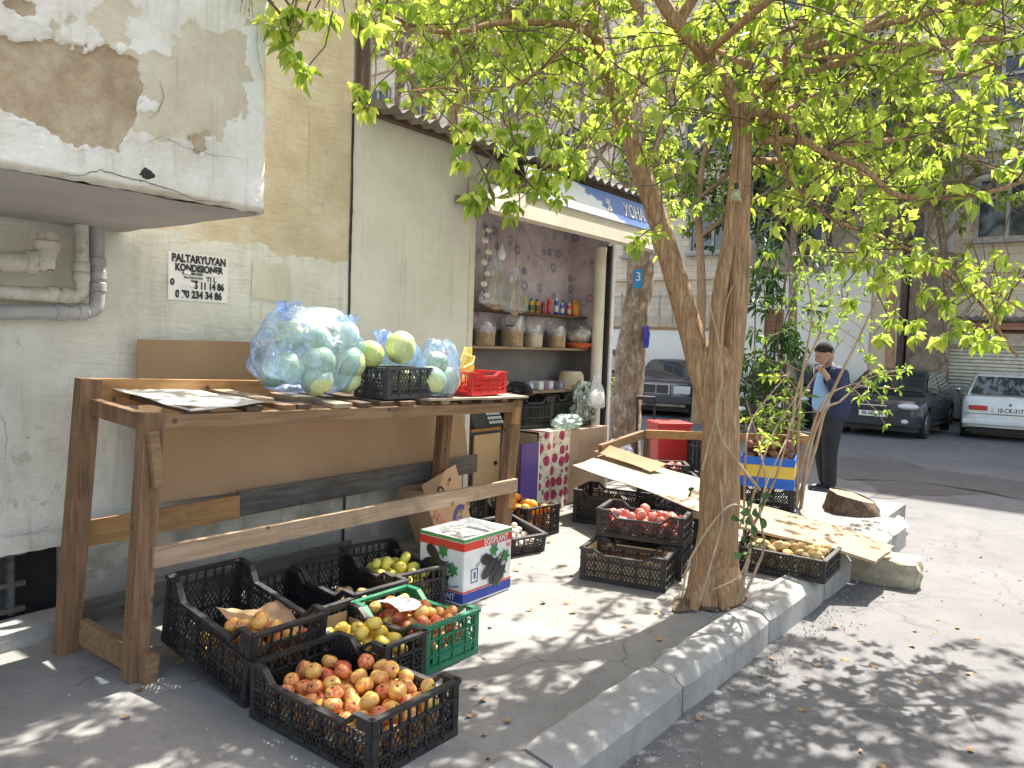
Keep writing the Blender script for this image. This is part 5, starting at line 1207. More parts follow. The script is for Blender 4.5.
# roots
for a, l_ in ((2.9, .24), (-1.3, .22), (-.3, .24), (-2.3, .2)):
    limb(tr_, [(4.03 + .05 * math.cos(a), 1.66 + .05 * math.sin(a), .22), (4.03 + .13 * math.cos(a), 1.66 + .13 * math.sin(a), .09), (4.03 + l_ * math.cos(a + .2), 1.66 + l_ * math.sin(a + .2) * .6, .005)], .06, .02, 10)
tr_.xf(TT).build('trunk', M['bark'], tree, True)
br = MB(); LB = []
def add_branch(pts, r0, r1, n=8): P = limb(br, pts, r0, r1, n); LB.append(P); return P
LB += [L1[30:], L2[30:]]
add_branch([D(742, 118, 4.06), D(762, 112, 4.0), D(785, 117, 3.95), D(812, 146, 3.85), D(862, 168, 3.7), D(900, 196, 3.6), D(973, 195, 3.45), D(1024, 181, 3.35), D(1100, 150, 3.25)], .024, .007)
add_branch([D(740, 130, 4.06), D(753, 103, 4.1), D(780, 73, 4.15), D(809, 38, 4.2), D(827, 23, 4.25), D(870, -30, 4.3), D(930, -120, 4.4)], .05, .025)
add_branch([D(760, 30, 4.1), D(780, 47, 4.0), D(803, 56, 3.9), D(847, 56, 3.8), D(880, 43, 3.7), D(940, 50, 3.6), D(1000, 66, 3.5)], .014, .006)
add_branch([D(775, 120, 4.0), D(783, 168, 4.1), D(812, 203, 4.2), D(841, 223, 4.3), D(882, 238, 4.35), D(929, 258, 4.4), D(988, 288, 4.45), D(1050, 330, 4.5)], .014, .004)
add_branch([D(600, 40, 4.45), D(573, 26, 4.3), D(523, 22, 4.1), D(491, 24, 3.95), D(456, 32, 3.8), D(420, 28, 3.65), D(385, 12, 3.5), D(340, -10, 3.35)], .022, .007)
add_branch([D(608, 75, 4.4), D(573, 48, 4.3), D(532, 76, 4.2), D(494, 91, 4.05), D(444, 88, 3.9), D(403, 92, 3.8)], .012, .004)
add_branch([D(650, 60, 4.2), D(620, 126, 4.1), D(585, 148, 4.0), D(550, 164, 3.9), D(510, 192, 3.75), D(478, 203, 3.7)], .009, .003)
add_branch([D(690, 40, 4.0), D(668, 100, 3.9), D(655, 150, 3.85), D(640, 190, 3.8)], .008, .003)
add_branch([D(560, 160, 3.92), D(545, 185, 3.85), D(524, 208, 3.8)], .005, .002)
add_branch([D(640, -60, 3.9), D(560, -90, 3.7), D(480, -80, 3.4), D(400, -110, 3.1), D(330, -60, 2.95), D(300, -10, 2.9), D(290, 40, 2.88)], .02, .003)
add_branch([D(640, 10, 3.9), D(600, -30, 4.3), D(520, -70, 4.8), D(430, -90, 5.2)], .02, .008)
add_branch([D(680, 20, 4.0), D(730, -60, 3.9), D(800, -160, 3.7), D(900, -260, 3.5)], .03, .01)
add_branch([D(700, 60, 4.0), D(770, 0, 3.4), D(850, -60, 2.9), D(960, -80, 2.6)], .02, .008)
for pts in ([(4.0, 1.5, 2.6), (4.8, 1.2, 3.0), (5.6, .9, 3.2), (6.6, .5, 3.3)], [(4.0, 1.5, 2.9), (4.8, .8, 3.3), (5.5, .2, 3.5), (6.2, -.4, 3.5)], [(4.0, 1.6, 3.0), (5.0, 1.5, 3.5), (6.0, 1.4, 3.9), (7.2, 1.3, 4.2)], [(4.0, 1.6, 2.7), (4.9, 1.9, 3.1), (5.9, 2.1, 3.3), (7.0, 2.2, 3.5)],
            [(4.0, 1.5, 2.8), (4.5, .7, 3.0), (5.0, 0, 3.0), (5.4, -.7, 2.9)], [(4.0, 1.5, 2.5), (4.7, 1.2, 2.6), (5.4, 1.0, 2.75), (6.2, .7, 2.7)], [(4.0, 1.6, 3.2), (5.2, .9, 3.9), (6.4, .3, 4.3)], [(4.0, 1.6, 2.9), (4.7, 2.3, 3.4), (5.5, 2.9, 3.7)], [(4.0, 1.6, 2.4), (5., 1.6, 2.6), (5.9, 1.5, 2.7), (6.6, 1.5, 2.6)],
            [(4.6, 1.2, 3.2), (6.0, .7, 4.1), (7.4, .3, 4.6), (8.4, .1, 4.7)], [(4.6, 1.0, 3.2), (6.0, 0., 4.0), (7.2, -.6, 4.2), (8.0, -1.0, 4.1)], [(4.6, .8, 3.2), (5.6, -.5, 3.7), (6.4, -1.2, 3.8)]):  # last row: branches mostly out of view, put in to shade the road
    add_branch(pts, .022, .007)
add_branch([D(930, 262, 4.4), D(968, 290, 4.35), D(990, 315, 4.3), D(1004, 340, 4.3), D(1018, 356, 4.3)], .012, .008); add_branch([D(996, 322, 4.3), D(985, 338, 4.3), D(982, 352, 4.3)], .006, .003)
LB.pop(); LB.pop()
for e in ((2.6, 2.4, 3.9), (2.0, 1.4, 3.7), (3.0, .4, 3.8), (4.6, .1, 3.6), (5.6, .6, 4.2), (5.2, 2.6, 4.6), (3.6, 3.0, 4.5), (4.0, 1.6, 5.2), (2.9, 1.6, 4.8), (4.8, 1.2, 4.9), (6.0, 1.8, 3.9), (3.4, -.4, 3.4)):  # upper crown limbs out of view, put in for the shade they cast
    s0 = Vector(L2[-1] if e[1] < 1.8 else L1[-1]); e = Vector(e); m1 = s0.lerp(e, .5) + Vector((0, 0, .35)); add_branch([s0, m1, e], .03, .008)
tw = MB(); lf = MB(); ts = MB(); rr = random.Random(11)
nclu = 0
for P in LB:
    Lseg = sum((P[i + 1] - P[i]).length for i in range(len(P) - 1)); k = int(Lseg / .085)
    for j in range(k):
        t = (rr.random() ** .8) * (len(P) - 1.01); i = int(t); p = P[i].lerp(P[i + 1], t - i); q = proj(p)
        off = not (q and -60 < q[0] < 1084 and -60 < q[1] < 400)
        d = Vector((rr.gauss(0, 1), rr.gauss(0, 1), rr.gauss(.25, .7))).normalized(); ln_ = rr.uniform(.25, .75)
        pts = [p]; 
        for s_ in range(5): d = (d + Vector((rr.gauss(0, .22), rr.gauss(0, .22), rr.gauss(-.03, .15)))).normalized(); pts.append(pts[-1] + d * ln_ / 5)
        if not crown_ok(pts[-1], rr) or not crown_ok(pts[3], rr): continue
        tw.tube(pts, [.0055 * (1 - .13 * s_) for s_ in range(6)], 5)
        for s_ in range(1, 6):
            if rr.random() < (.62 if not off else .85):
                pp_ = pts[s_] + Vector((rr.gauss(0, .03), rr.gauss(0, .03), rr.gauss(0, .03)))
                if pp_.z < 1.5 or not crown_ok(pp_, rr, 20): continue
                cluster(lf, pp_, d + Vector((0, 0, -.3)), rr, rr.choice([.036, .045, .055, .062, .07, .082]) * rr.uniform(.9, 1.1), rr.choice([4, 5, 6, 7, 8]), 1., .30); nclu += 1
                if rr.random() < .34: tassel(ts, pp_ + Vector((0, 0, -.02)), rr)
# hanging sprays just over the kiosk front and at the left edge, as seen in front of the wall
for (px, py, dp_) in [(rr.uniform(440, 590), rr.uniform(118, 190), rr.uniform(3.6, 4.2)) for _ in range(26)] + [(rr.uniform(840, 1010), rr.uniform(250, 345), rr.uniform(4.0, 4.8)) for _ in range(30)] + [(484, 196, 3.7), (478, 206, 3.7), (470, 203, 3.68), (520, 212, 3.8), (514, 205, 3.8), (510, 182, 3.75), (556, 200, 3.9),  (634, 242, 3.85), (645, 238, 3.85), (285, 30, 2.9), (292, 12, 2.9), (288, 48, 2.88), (303, 72, 2.9), (315, 8, 3.0), (330, 20, 3.1), (345, 12, 3.2), (362, 88, 3.75), (366, 105, 3.8), (395, 60, 3.8), (380, 30, 3.6)]:
    p = D(px, py, dp_)
    for k in range(2): cluster(lf, p + Vector((rr.gauss(0, .02), rr.gauss(0, .02), rr.gauss(0, .02))), (rr.gauss(0, .5), rr.gauss(0, .5), -.4), rr, .07, 7, 1., .30)
    tw.tube([p, p + Vector((rr.gauss(.03, .04), rr.gauss(0, .04), .1)), p + Vector((rr.gauss(.06, .06), rr.gauss(0, .06), .24))], [.0025, .003, .004], 5)
print('CLUSTERS', nclu)
br.xf(TT).build('branches', M['bark'], tree, True); tw.xf(TT).build('twigs', M['twig'], tree, True); lf.xf(TT).build('foliage', M['leaf'], tree); ts.xf(TT).build('seed_tassels', M['tassel'], tree)
# vine on the trunk
vn = thing('climbing_vine', 'thin woody vine with a few round leaves climbing the kerbside tree trunk', 'vine', (4.0, 1.5, 0))
VI = Matrix.Translation((-4.0, -1.5, 0)); vm = MB(); vl = MB()
def vine(pts, r): limb(vm, [D(*p) for p in pts], r, r * .5, 7)
vine([(738, 600, 4.02), (748, 560, 4.0), (752, 520, 4.0), (735, 505, 4.0), (715, 520, 4.0), (690, 560, 3.98), (682, 598, 3.95)], .010)
vine([(700, 600, 3.93), (712, 560, 3.95), (722, 520, 4.0), (720, 480, 4.0)], .008)
vine([(760, 490, 4.1), (742, 468, 4.05), (722, 440, 4.02), (716, 410, 4.02), (722, 380, 4.02), (718, 340, 4.0), (708, 300, 4.02)], .009)
vine([(722, 340, 3.98), (727, 300, 4.0), (740, 270, 4.0), (735, 240, 4.0)], .004); vine([(702, 470, 4.02), (712, 430, 4.02), (720, 400, 4.02)], .006)
vine([(742, 600, 4.0), (756, 570, 3.98), (764, 545, 4.0), (760, 510, 4.0), (768, 480, 4.1), (786, 440, 4.3)], .008); vine([(712, 590, 3.95), (740, 575, 3.96), (752, 540, 4.0)], .005)
rr = random.Random(5)
for px, py, s_ in ((748, 508, .055), (760, 518, .06), (752, 526, .055), (738, 520, .045), (742, 555, .045), (755, 545, .04), (690, 492, .03), (748, 540, .04), (763, 500, .05)):
    p = D(px, py, 3.97); n_ = Vector((-.7, -.6, rr.uniform(-.2, .7))).normalized(); a = n_.orthogonal().normalized(); a.rotate(Matrix.Rotation(rr.uniform(0, 6), 3, n_)); b_ = n_.cross(a)
    vl.add([p] + [p + a * s_ * (.55 + .45 * math.cos(t)) * math.cos(t * .5) + a * 0 + b_ * s_ * .62 * math.sin(t) + n_ * .008 * math.cos(2 * t) for t in [2 * math.pi * i / 14 for i in range(14)]], [(0, i, i % 14 + 1) for i in range(1, 15)])
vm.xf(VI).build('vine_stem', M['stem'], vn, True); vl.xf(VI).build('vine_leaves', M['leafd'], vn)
# clear bulb hanging in the tree
hb_ = thing('hanging_bulb', 'clear glass bulb hanging on a wire beside the right fork of the tree', 'bulb', D(736, 195, 3.95))
MB().ball((0, 0, 0), .027, 16, 12, (1, 1, 1.15)).build('glass_bulb', m_film('clear_bulb_glass', (.7, .72, .66), .42, .08), hb_, True)
MB().tube([(0, 0, .03), (0, 0, .06)], .012, 8).build('socket', M['blk'], hb_, True); MB().tube([(0, 0, .06), (.01, 0, .3), (.03, .02, .6)], .002, 5).build('wire', M['blk'], hb_)

# slim mottled tree beyond the kiosk
sb_ = at_z(622, 474, 0); slim = thing('slim_tree', 'slim tree with mottled brown and grey bark just right of the kiosk', 'tree', sb_)
SI = Matrix.Translation(-sb_); dS = 8.3; sm_ = MB(); sl_ = MB(); st_ = MB()
def DS(px, py, dd=0): return D(px, py, (RC.transposed() @ (sb_ - CAM)).z * -1 + dd)
PS = limb(sm_, [sb_ - Vector((0, 0, .02)), DS(624, 420), DS(630, 370), DS(636, 310), DS(642, 255), DS(640, 190, .1), DS(632, 110, .3), DS(640, 30, .5), DS(620, -80, .5)], .19, .07, 16, .25)
sm_.v = [v for v in sm_.v]
BS = []
for e, r in ((DS(560, 40, .5), .04), (DS(700, 20, 1.), .05), (DS(520, 80, 1.2), .03), (DS(450, 20, 1.5), .035), (DS(590, -60, .4), .04), (DS(760, 100, 1.5), .03), (DS(600, 250, .3), .02)):
    a = PS[rr.randrange(24, 44)]; BS.append(limb(sm_, [a, a.lerp(e, .5) + Vector((0, 0, .15)), e], r, .008, 7))
for P in BS + [PS[26:]]:
    for j in range(26):
        t = rr.random() * (len(P) - 1.01); i = int(t); p = P[i].lerp(P[i + 1], t - i); d = Vector((rr.gauss(0, 1), rr.gauss(0, 1), rr.gauss(.3, .7))).normalized(); pts = [p]
        for s_ in range(4): d = (d + Vector((rr.gauss(0, .25), rr.gauss(0, .25), rr.gauss(0, .2)))).normalized(); pts.append(pts[-1] + d * .18)
        st_.tube(pts, [.009, .007, .005, .004, .003], 5)
        for s_ in range(1, 5):
            if rr.random() < .7: cluster(sl_, pts[s_], d, rr, rr.uniform(.06, .1), 6, 1, .28)
sm_.xf(SI).build('trunk', M['bark2'], slim, True); st_.xf(SI).build('twigs', M['twig'], slim, True); sl_.xf(SI).build('foliage', M['leaf'], slim)
lb_ = thing('blue_label', 'small blue number plate nailed high on the slim mottled tree', 'sign', DS(638, 279, -.2))
MB().b2((-.045, -.01, -.10), (.045, .0, .10)).xf(Matrix.Rotation(R_(-52), 4, 'Z')).build('plate', plain('blue_enamel', (.02, .2, .45)), lb_)
text('3', .13, M['white'], frame(Matrix.Rotation(R_(-52), 3, 'Z') @ Vector((0, -.013, .02)), Matrix.Rotation(R_(-52), 3, 'Z') @ Vector((1, 0, 0)), (0, 0, 1)), lb_, 'number')
o = wisp('blue_tape', 'scrap of dark blue plastic tied to the slim tree', DS(646, 348, -.15), .05, .24, plain('deep_blue_plastic', (.03, .04, .38), .4), 8, 'tape')

# shrubs: young multi stem shrub and the oleander
def shrub(name, label, base, stems, r, lfmat, size, wid, ncl, stemmat, seed, spread=1., dens=1., lw=.25, drop=-.2, tl=.35, gap=None):
    t = thing(name, label, 'shrub', base); I = Matrix.Translation(-Vector(base)); rr = random.Random(seed); sm = MB(); lf = MB()
    for pts in stems:
        P = limb(sm, pts, r, r * .3, 7); n0 = int(len(P) * .22)
        for j in range(int(ncl * dens)):
            u_ = rr.uniform(n0, len(P) - 1.01); i = int(u_); p = P[i].lerp(P[i + 1], u_ - i); d = Vector((rr.gauss(0, 1), rr.gauss(0, 1), rr.gauss(.35, .5))).normalized(); q = [p]
            for s_ in range(3): d = (d + Vector((rr.gauss(0, .2), rr.gauss(0, .2), rr.gauss(drop, .2)))).normalized(); q.append(q[-1] + d * tl * rr.uniform(.2, .4))
            qq_ = proj(q[2])
            if gap and qq_ and gap[0] < qq_[0] < gap[2] and gap[1] < qq_[1] < gap[3] and rr.random() < .97: continue
            sm.tube(q, [.004, .0035, .003, .002], 5)
            for s_ in (1, 2, 3): cluster(lf, q[s_], d + Vector((0, 0, drop)), rr, size * rr.uniform(.8, 1.2), 5, spread, wid)
    sm.xf(I).build('stems', stemmat, t, True); lf.xf(I).build('foliage', lfmat, t)
b0 = at_z(796, 508, 0); q_ = (RC.transposed() @ (b0 - CAM)).z * -1
shrub('young_shrub', 'thin multi stemmed young shrub with fresh green leaves in front of the person', b0,
      [[b0, D(798, 440, q_), D(803, 370, q_), D(812, 310, q_ + .1), D(800, 250, q_ + .2)], [b0 + Vector((.04, -.03, 0)), D(812, 440, q_ - .1), D(838, 380, q_ - .2), D(858, 340, q_ - .3), D(880, 290, q_ - .4), D(892, 250, q_ - .4)],
       [b0 + Vector((-.03, .05, 0)), D(806, 450, q_), D(824, 400, q_), D(850, 385, q_ - .1)], [b0 + Vector((.0, .06, 0)), D(792, 430, q_ + .1), D(800, 380, q_ + .3), D(830, 300, q_ + .5), D(822, 220, q_ + .6)], [b0 + Vector((.05, .02, 0)), D(815, 450, q_), D(826, 410, q_ - .1), D(842, 400, q_ - .2), D(872, 370, q_ - .3)]],
      .017, M['leafm'], .055, .26, 27, M['stem'], 3, drop=-.05, tl=.5, gap=(786, 338, 866, 500))
b1 = at_z(768, 492, 0); q1 = (RC.transposed() @ (b1 - CAM)).z * -1
stems = []
for k in range(9):
    x0_ = 752 + 5 * k; stems.append([b1 + Vector((rnd.uniform(-.1, .1), rnd.uniform(-.1, .1), 0)), D(x0_, 420, q1 + rnd.uniform(-.1, .3)), D(x0_ - 3 + rnd.uniform(-8, 8), 340, q1 + rnd.uniform(-.2, .5)), D(745 + 8 * k + rnd.uniform(-6, 6), 225 + rnd.uniform(-20, 70), q1 + rnd.uniform(-.3, .6))])
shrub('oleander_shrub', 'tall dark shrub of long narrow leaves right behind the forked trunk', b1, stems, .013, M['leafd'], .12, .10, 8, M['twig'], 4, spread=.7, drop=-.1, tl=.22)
b2 = at_z(745, 560, .0) + Vector((.5, .2, 0)); 
shrub('kerb_sprouts', 'bare thin sprouts with a few yellow green leaves right beside the forked trunk', b2, [[b2, D(757, 480, 4.6), D(775, 430, 4.7), D(800, 392, 4.8)], [b2, D(765, 500, 4.6), D(760, 450, 4.7), D(746, 400, 4.8)], [b2, D(745, 470, 4.6), D(752, 420, 4.7), D(790, 372, 4.9)], [b2, D(775, 480, 4.6), D(800, 400, 4.8), D(850, 330, 5.)]], .009, M['leaf'], .045, .34, 2, M['stem'], 6, drop=0, tl=.3, gap=(786, 338, 866, 500))
wd0 = at_z(612, 470, 0)
shrub('weedy_shrub', 'low green weeds and sprigs between the kiosk edge and the slim tree', wd0, [[wd0, wd0 + Vector((.0, .05, .35)), wd0 + Vector((.05, .1, .75 + .1 * k))] for k in range(4)], .008, M['leafm'], .07, .22, 16, M['stem'], 7, tl=.3)

# ================================================================== FAR STREET: walls, building, shutter
XF = 22.0
def fx(px, py): p = at_x(px, py, XF); return p.y, p.z
def stone_mat():
    b = NB('limestone_blocks'); br_ = b.n('ShaderNodeTexBrick'); co = b.coord(); mp = b.n('ShaderNodeMapping'); mp.inputs['Rotation'].default_value = (R_(90), 0, R_(90)); b.l(co, mp.inputs[0])
    sw = b.n('ShaderNodeSeparateXYZ'); b.l(co, sw.inputs[0]); cb_ = b.n('ShaderNodeCombineXYZ'); b.l(sw.outputs['Y'], cb_.inputs[0]); b.l(sw.outputs['Z'], cb_.inputs[1]); b.l(cb_.outputs[0], br_.inputs['Vector'])
    br_.inputs['Color1'].default_value = (.88, .73, .53, 1); br_.inputs['Color2'].default_value = (.76, .64, .48, 1); br_.inputs['Mortar'].default_value = (.55, .46, .36, 1)
    br_.inputs['Scale'].default_value = 1.; br_.inputs['Brick Width'].default_value = .42; br_.inputs['Row Height'].default_value = .2; br_.inputs['Mortar Size'].default_value = .012
    col = b.mix(b.ramp(b.noise(1.4, 6, .7), [(.35, 0.), (.7, .6)]), br_.outputs['Color'], (.50, .42, .33))
    b.bump(b.noise(12, 6, .7), .5, .02); return b.fin(col, .9)
stone = stone_mat()
bd = thing('stone_apartment_block', 'tall limestone apartment block across the street behind the trees', 'building', (XF + .6, 8, 0)); BI = Matrix.Translation((-XF - .6, -8, 0))
def kb2(mb, name, mat, parent=bd): return mb.xf(BI).build(name, mat, parent)
kb2(MB().b2((XF + .6, -30, -.5), (XF + 1.2, 60, 19)), 'wall', stone)
frm = varied('weathered_window_frame', (.34, .29, .23), (.58, .52, .44), 5, .7, .1)
def window(y, z, w_, h, blue=False, bars=True):
    g = kb2(MB().b2((XF + .55, y - w_ / 2, z), (XF + .597, y + w_ / 2, z + h)), 'window', M['glassb'] if blue else M['glass'])
    m = MB(); x_ = XF + .50
    for a in (y - w_ / 2, y, y + w_ / 2): m.b2((x_, a - .04, z), (x_ + .048, a + .04, z + h))
    for c_ in (z, z + h * .68, z + h): m.b2((x_ - .003, y - w_ / 2 - .04, c_ - .035), (x_ + .045, y + w_ / 2 + .04, c_ + .035))
    kb2(m, 'frame', frm, g); s_ = kb2(MB().b2((XF + .40, y - w_ / 2 - .12, z - .12), (XF + .597, y + w_ / 2 + .12, z - .05)), 'sill', M['soffit'], g)
wr = random.Random(21)
for fl in range(5):
    z = 4.4 + 3.0 * fl
    for k in range(16):
        y = -8 + 2.55 * k + (.3 if fl % 2 else 0)
        if k % 4 == 2 and z > 4:     # enclosed balcony
            m = MB().b2((XF - .35, y - 1.0, z - .75), (XF + .594, y + 1.0, z + .05)); kb2(m, 'balcony_parapet', varied('balcony_front_%d' % (k % 3), *[((.30, .24, .18), (.45, .38, .3)), ((.40, .40, .38), (.55, .55, .52)), ((.25, .13, .08), (.38, .24, .16))][(k + fl) % 3], 3, .9, .2))
            g = kb2(MB().b2((XF - .30, y - .95, z + .05), (XF + .58, y + .95, z + 1.25)), 'balcony_glazing', M['glassb'])
            m = MB()
            for j in range(5): m.b2((XF - .345, y - 1.0 + .48 * j, z + .05), (XF - .303, y - .93 + .48 * j, z + 1.25))
            m.b2((XF - .35, y - 1.0, z + 1.25), (XF + .59, y + 1.0, z + 1.33)); kb2(m, 'balcony_frame', frm, g)
        else: window(y, z, wr.choice([1.1, 1.3, 1.5]), 1.45, wr.random() < .4)
for y in (fx(957, 100)[0], 9.2, 15.5): kb2(MB().tube([(XF + .45, y, 3.), (XF + .45, y, 18)], .09, 10), 'rain_pipe', M['pipe'])
for fl in range(6): kb2(MB().b2((XF + .48, -30, 3.55 + 3 * fl), (XF + .598, 60, 3.67 + 3 * fl)), 'string_course', stone)
# ground floor things, each its own
ya, yb = 5.0, 9.1
hw = thing('white_house', 'white rendered single storey front with a small brick framed opening', 'building', (XF, 7, 0)); HI = Matrix.Translation((-XF, -7, 0))
MB().b2((XF - .2, 5.05, -.5), (XF + .55, 9.2, 3.75)).xf(HI).build('wall', varied('white_render', (.80, .75, .66), (.88, .84, .76), 1.2, .85, .15, 10), hw)
w_ = MB().b2((XF - .25, 7.32, 1.87), (XF - .202, 7.84, 2.58)).xf(HI).build('brick_opening', varied('brown_brick', (.16, .07, .04), (.3, .15, .09), 14, .9, .5), hw)
m = MB()
for k in range(6): m.b2((XF - .262, 7.34, 1.92 + .12 * k), (XF - .251, 7.82, 1.94 + .12 * k))
m.xf(HI).build('shutter_bars', M['woodO'], w_)
lw = thing('white_wall', 'long low white garden wall behind the dark saloon with planted fence on top', 'wall', (XF, 14, 0)); LI = Matrix.Translation((-XF, -14, 0))
MB().b2((XF - .1, 9.25, -.5), (XF + .15, 40, 1.95)).xf(LI).build('wall', MATS['white_render'], lw)
MB().b2((XF - .14, 9.25, 1.952), (XF + .19, 40, 2.03)).xf(LI).build('coping', M['woodO'], lw)
m = MB()
for k in range(40): m.bar((XF, 9.5 + .45 * k, 2.0), (XF, 9.5 + .45 * k, 3.1), .05, .05)
for z in (2.3, 3.0): m.bar((XF + .04, 9.3, z), (XF + .04, 30, z), .03, .05)
m.xf(LI).build('picket_rail', frm, lw)
tn = thing('tan_wall', 'tan plastered wall section between the white house and the stone pillar', 'wall', (XF, 4.7, 0))
MB().b2((XF - .15, 4.29, -.5), (XF + .56, 5.045, 3.6)).xf(Matrix.Translation((-XF, -4.7, 0))).build('wall', varied('tan_render', (.62, .50, .36), (.72, .59, .44), 2, .85, .15), tn)
MB().b2((XF - .19, 4.28, -.5), (XF - .152, 5.046, .75)).xf(Matrix.Translation((-XF, -4.7, 0))).build('base_strip', M['brown'], tn)
pl_ = MB().tube([(XF - .45, 4.25, -.3), (XF - .45, 4.22, 4.4)], .085, 12).build('dark_pole', M['brown'], None, True); tag(pl_, 'dark brown pole in front of the tan wall left of the stone pillar', 'pole')
sp_ = thing('stone_pillar', 'rough brown stone pillar at the left of the roller shutter', 'pillar', (XF, 3.7, 0))
MB().b2((XF - .35, 3.22, -.5), (XF + .57, 4.12, 4.0)).xf(Matrix.Translation((-XF, -3.7, 0))).build('pillar_shaft', varied('brown_rough_stone', (.20, .15, .11), (.40, .31, .23), 5, .95, .9, 14, dist=.05), sp_)
sh = thing('roller_shutter', 'closed cream roller shutter with header box behind the white car', 'shutter', (XF, 1, 0)); HI2 = Matrix.Translation((-XF, -1, 0))
m = MB(); z = -.12
while z < 1.70: m.b2((XF + .02 + .02, -2.5, z + .012), (XF + .10, 3.2, z + .075)); m.b2((XF + .065, -2.5, z), (XF + .09, 3.2, z + .012)); z += .088
m.xf(HI2).build('slats', M['cream'], sh)
MB().b2((XF - .12, -2.6, 1.72), (XF + .5, 3.22, 2.02)).xf(HI2).build('header_box', varied('rusty_cream', (.36, .28, .2), (.62, .57, .47), 4, .7, .2), sh)
MB().b2((XF - .45, -2.6, 2.10), (XF + .5, 3.1, 2.26)).xf(HI2).build('lintel_board', varied('red_brown_board', (.28, .12, .07), (.4, .2, .13), 3, .8), sh)
MB().grid(lambda u, v: (XF - .6 + 1.1 * v, -2.6 + 5.8 * u, 2.33 + .12 * v + .025 * math.sin(u * 180)), 360, 2).xf(HI2).build('canopy_sheet', M['metal'], sh)
MB().b2((XF + .3, -14, -.5), (XF + .58, -2.62, 3.6)).build('side_front', MATS['tan_render'], None)
o = bpy.data.objects['side_front']; tag(o, 'tan ground floor front beyond the roller shutter, off to the right', 'wall'); o.name = 'tan_front'

# ------------------------------------------------------------------ trees in the background
def bg_tree(name, label, base, h, spread, seed, leafmat, dens, nb=9, r=.12, lsize=.16, tz=.35):
    t = thing(name, label, 'tree', base, 0, 'trees across the street'); rr = random.Random(seed); tm = MB(); lf = MB(); tw = MB()
    P = limb(tm, [(0, 0, -.3), (rr.uniform(-.2, .2), rr.uniform(-.2, .2), h * .35), (rr.uniform(-.4, .4), rr.uniform(-.4, .4), h * .7), (rr.uniform(-.6, .6), rr.uniform(-.6, .6), h)], r, r * .25, 10, .2)
    for k in range(nb):
        i = int(len(P) * rr.uniform(tz, .98)); a = rr.uniform(0, 6.28); l_ = spread * rr.uniform(.5, 1)
        e = P[i] + Vector((l_ * math.cos(a), l_ * math.sin(a), rr.uniform(.2, 1.) * l_)); Q = limb(tm, [P[i], P[i].lerp(e, .5) + Vector((0, 0, .2)), e], r * .4, .015, 6)
        for j in range(int(16 * dens)):
            q = Q[rr.randrange(3, len(Q))]; d = Vector((rr.gauss(0, 1), rr.gauss(0, 1), rr.gauss(.3, .8))).normalized(); pts = [q]
            for s_ in range(4): d = (d + Vector((rr.gauss(0, .3), rr.gauss(0, .3), rr.gauss(0, .25)))).normalized(); pts.append(pts[-1] + d * rr.uniform(.15, .35))
            tw.tube(pts, [.016, .012, .009, .007, .005], 4)
            if leafmat:
                for s_ in range(1, 5):
                    if rr.random() < .75: cluster(lf, pts[s_], d, rr, lsize, 5, 1, .28)
    tm.build('trunk', M['bark2'] if seed % 2 else M['bark'], t, True); tw.build('twigs', MATS.get('pale_twig') or varied('pale_twig', (.26, .18, .13), (.42, .31, .23), 6, .9), t, True)
    if leafmat: lf.build('foliage', leafmat, t)
for i, (px, dpt, h, sp__, sd, lm, dn, lab) in enumerate([
        (400, 14, 8.5, 2.6, 31, None, 1.6, 'bare pinkish twiggy tree far behind the kiosk roof, leftmost'), (470, 11, 7.0, 2.3, 32, M['leaf'], 1.5, 'sparse light green tree behind the middle of the kiosk roof'), (560, 15, 8.5, 2.8, 33, None, 1.8, 'bare brown tree behind the right part of the kiosk roof'),
        (700, 17.5, 8., 2.8, 34, M['leafm'], 1.6, 'leafy tree seen between the two forks of the kerbside tree'), (795, 17, 7.0, 2.6, 35, M['leafd'], 1.6, 'dark leaved tree above the person in front of the white house'), (897, 18.5, 8., 2.6, 36, None, 2., 'bare brown tree in front of the tan wall'), (938, 18.5, 8.5, 2.5, 37, M['leaf'], 1.4, 'light green tree rising in front of the stone pillar'), (1120, 15, 7.5, 2.5, 38, M['leafm'], 1.2, 'green tree at the right edge of the street')]):
    p = D(px, 350, dpt); p.z = road_z(p.x)
    if i >= 3: p.x = min(p.x, 21.3)
    bg_tree('street_tree', lab, p, h, sp__, sd, lm, dn, 11, .13, .17, .5)

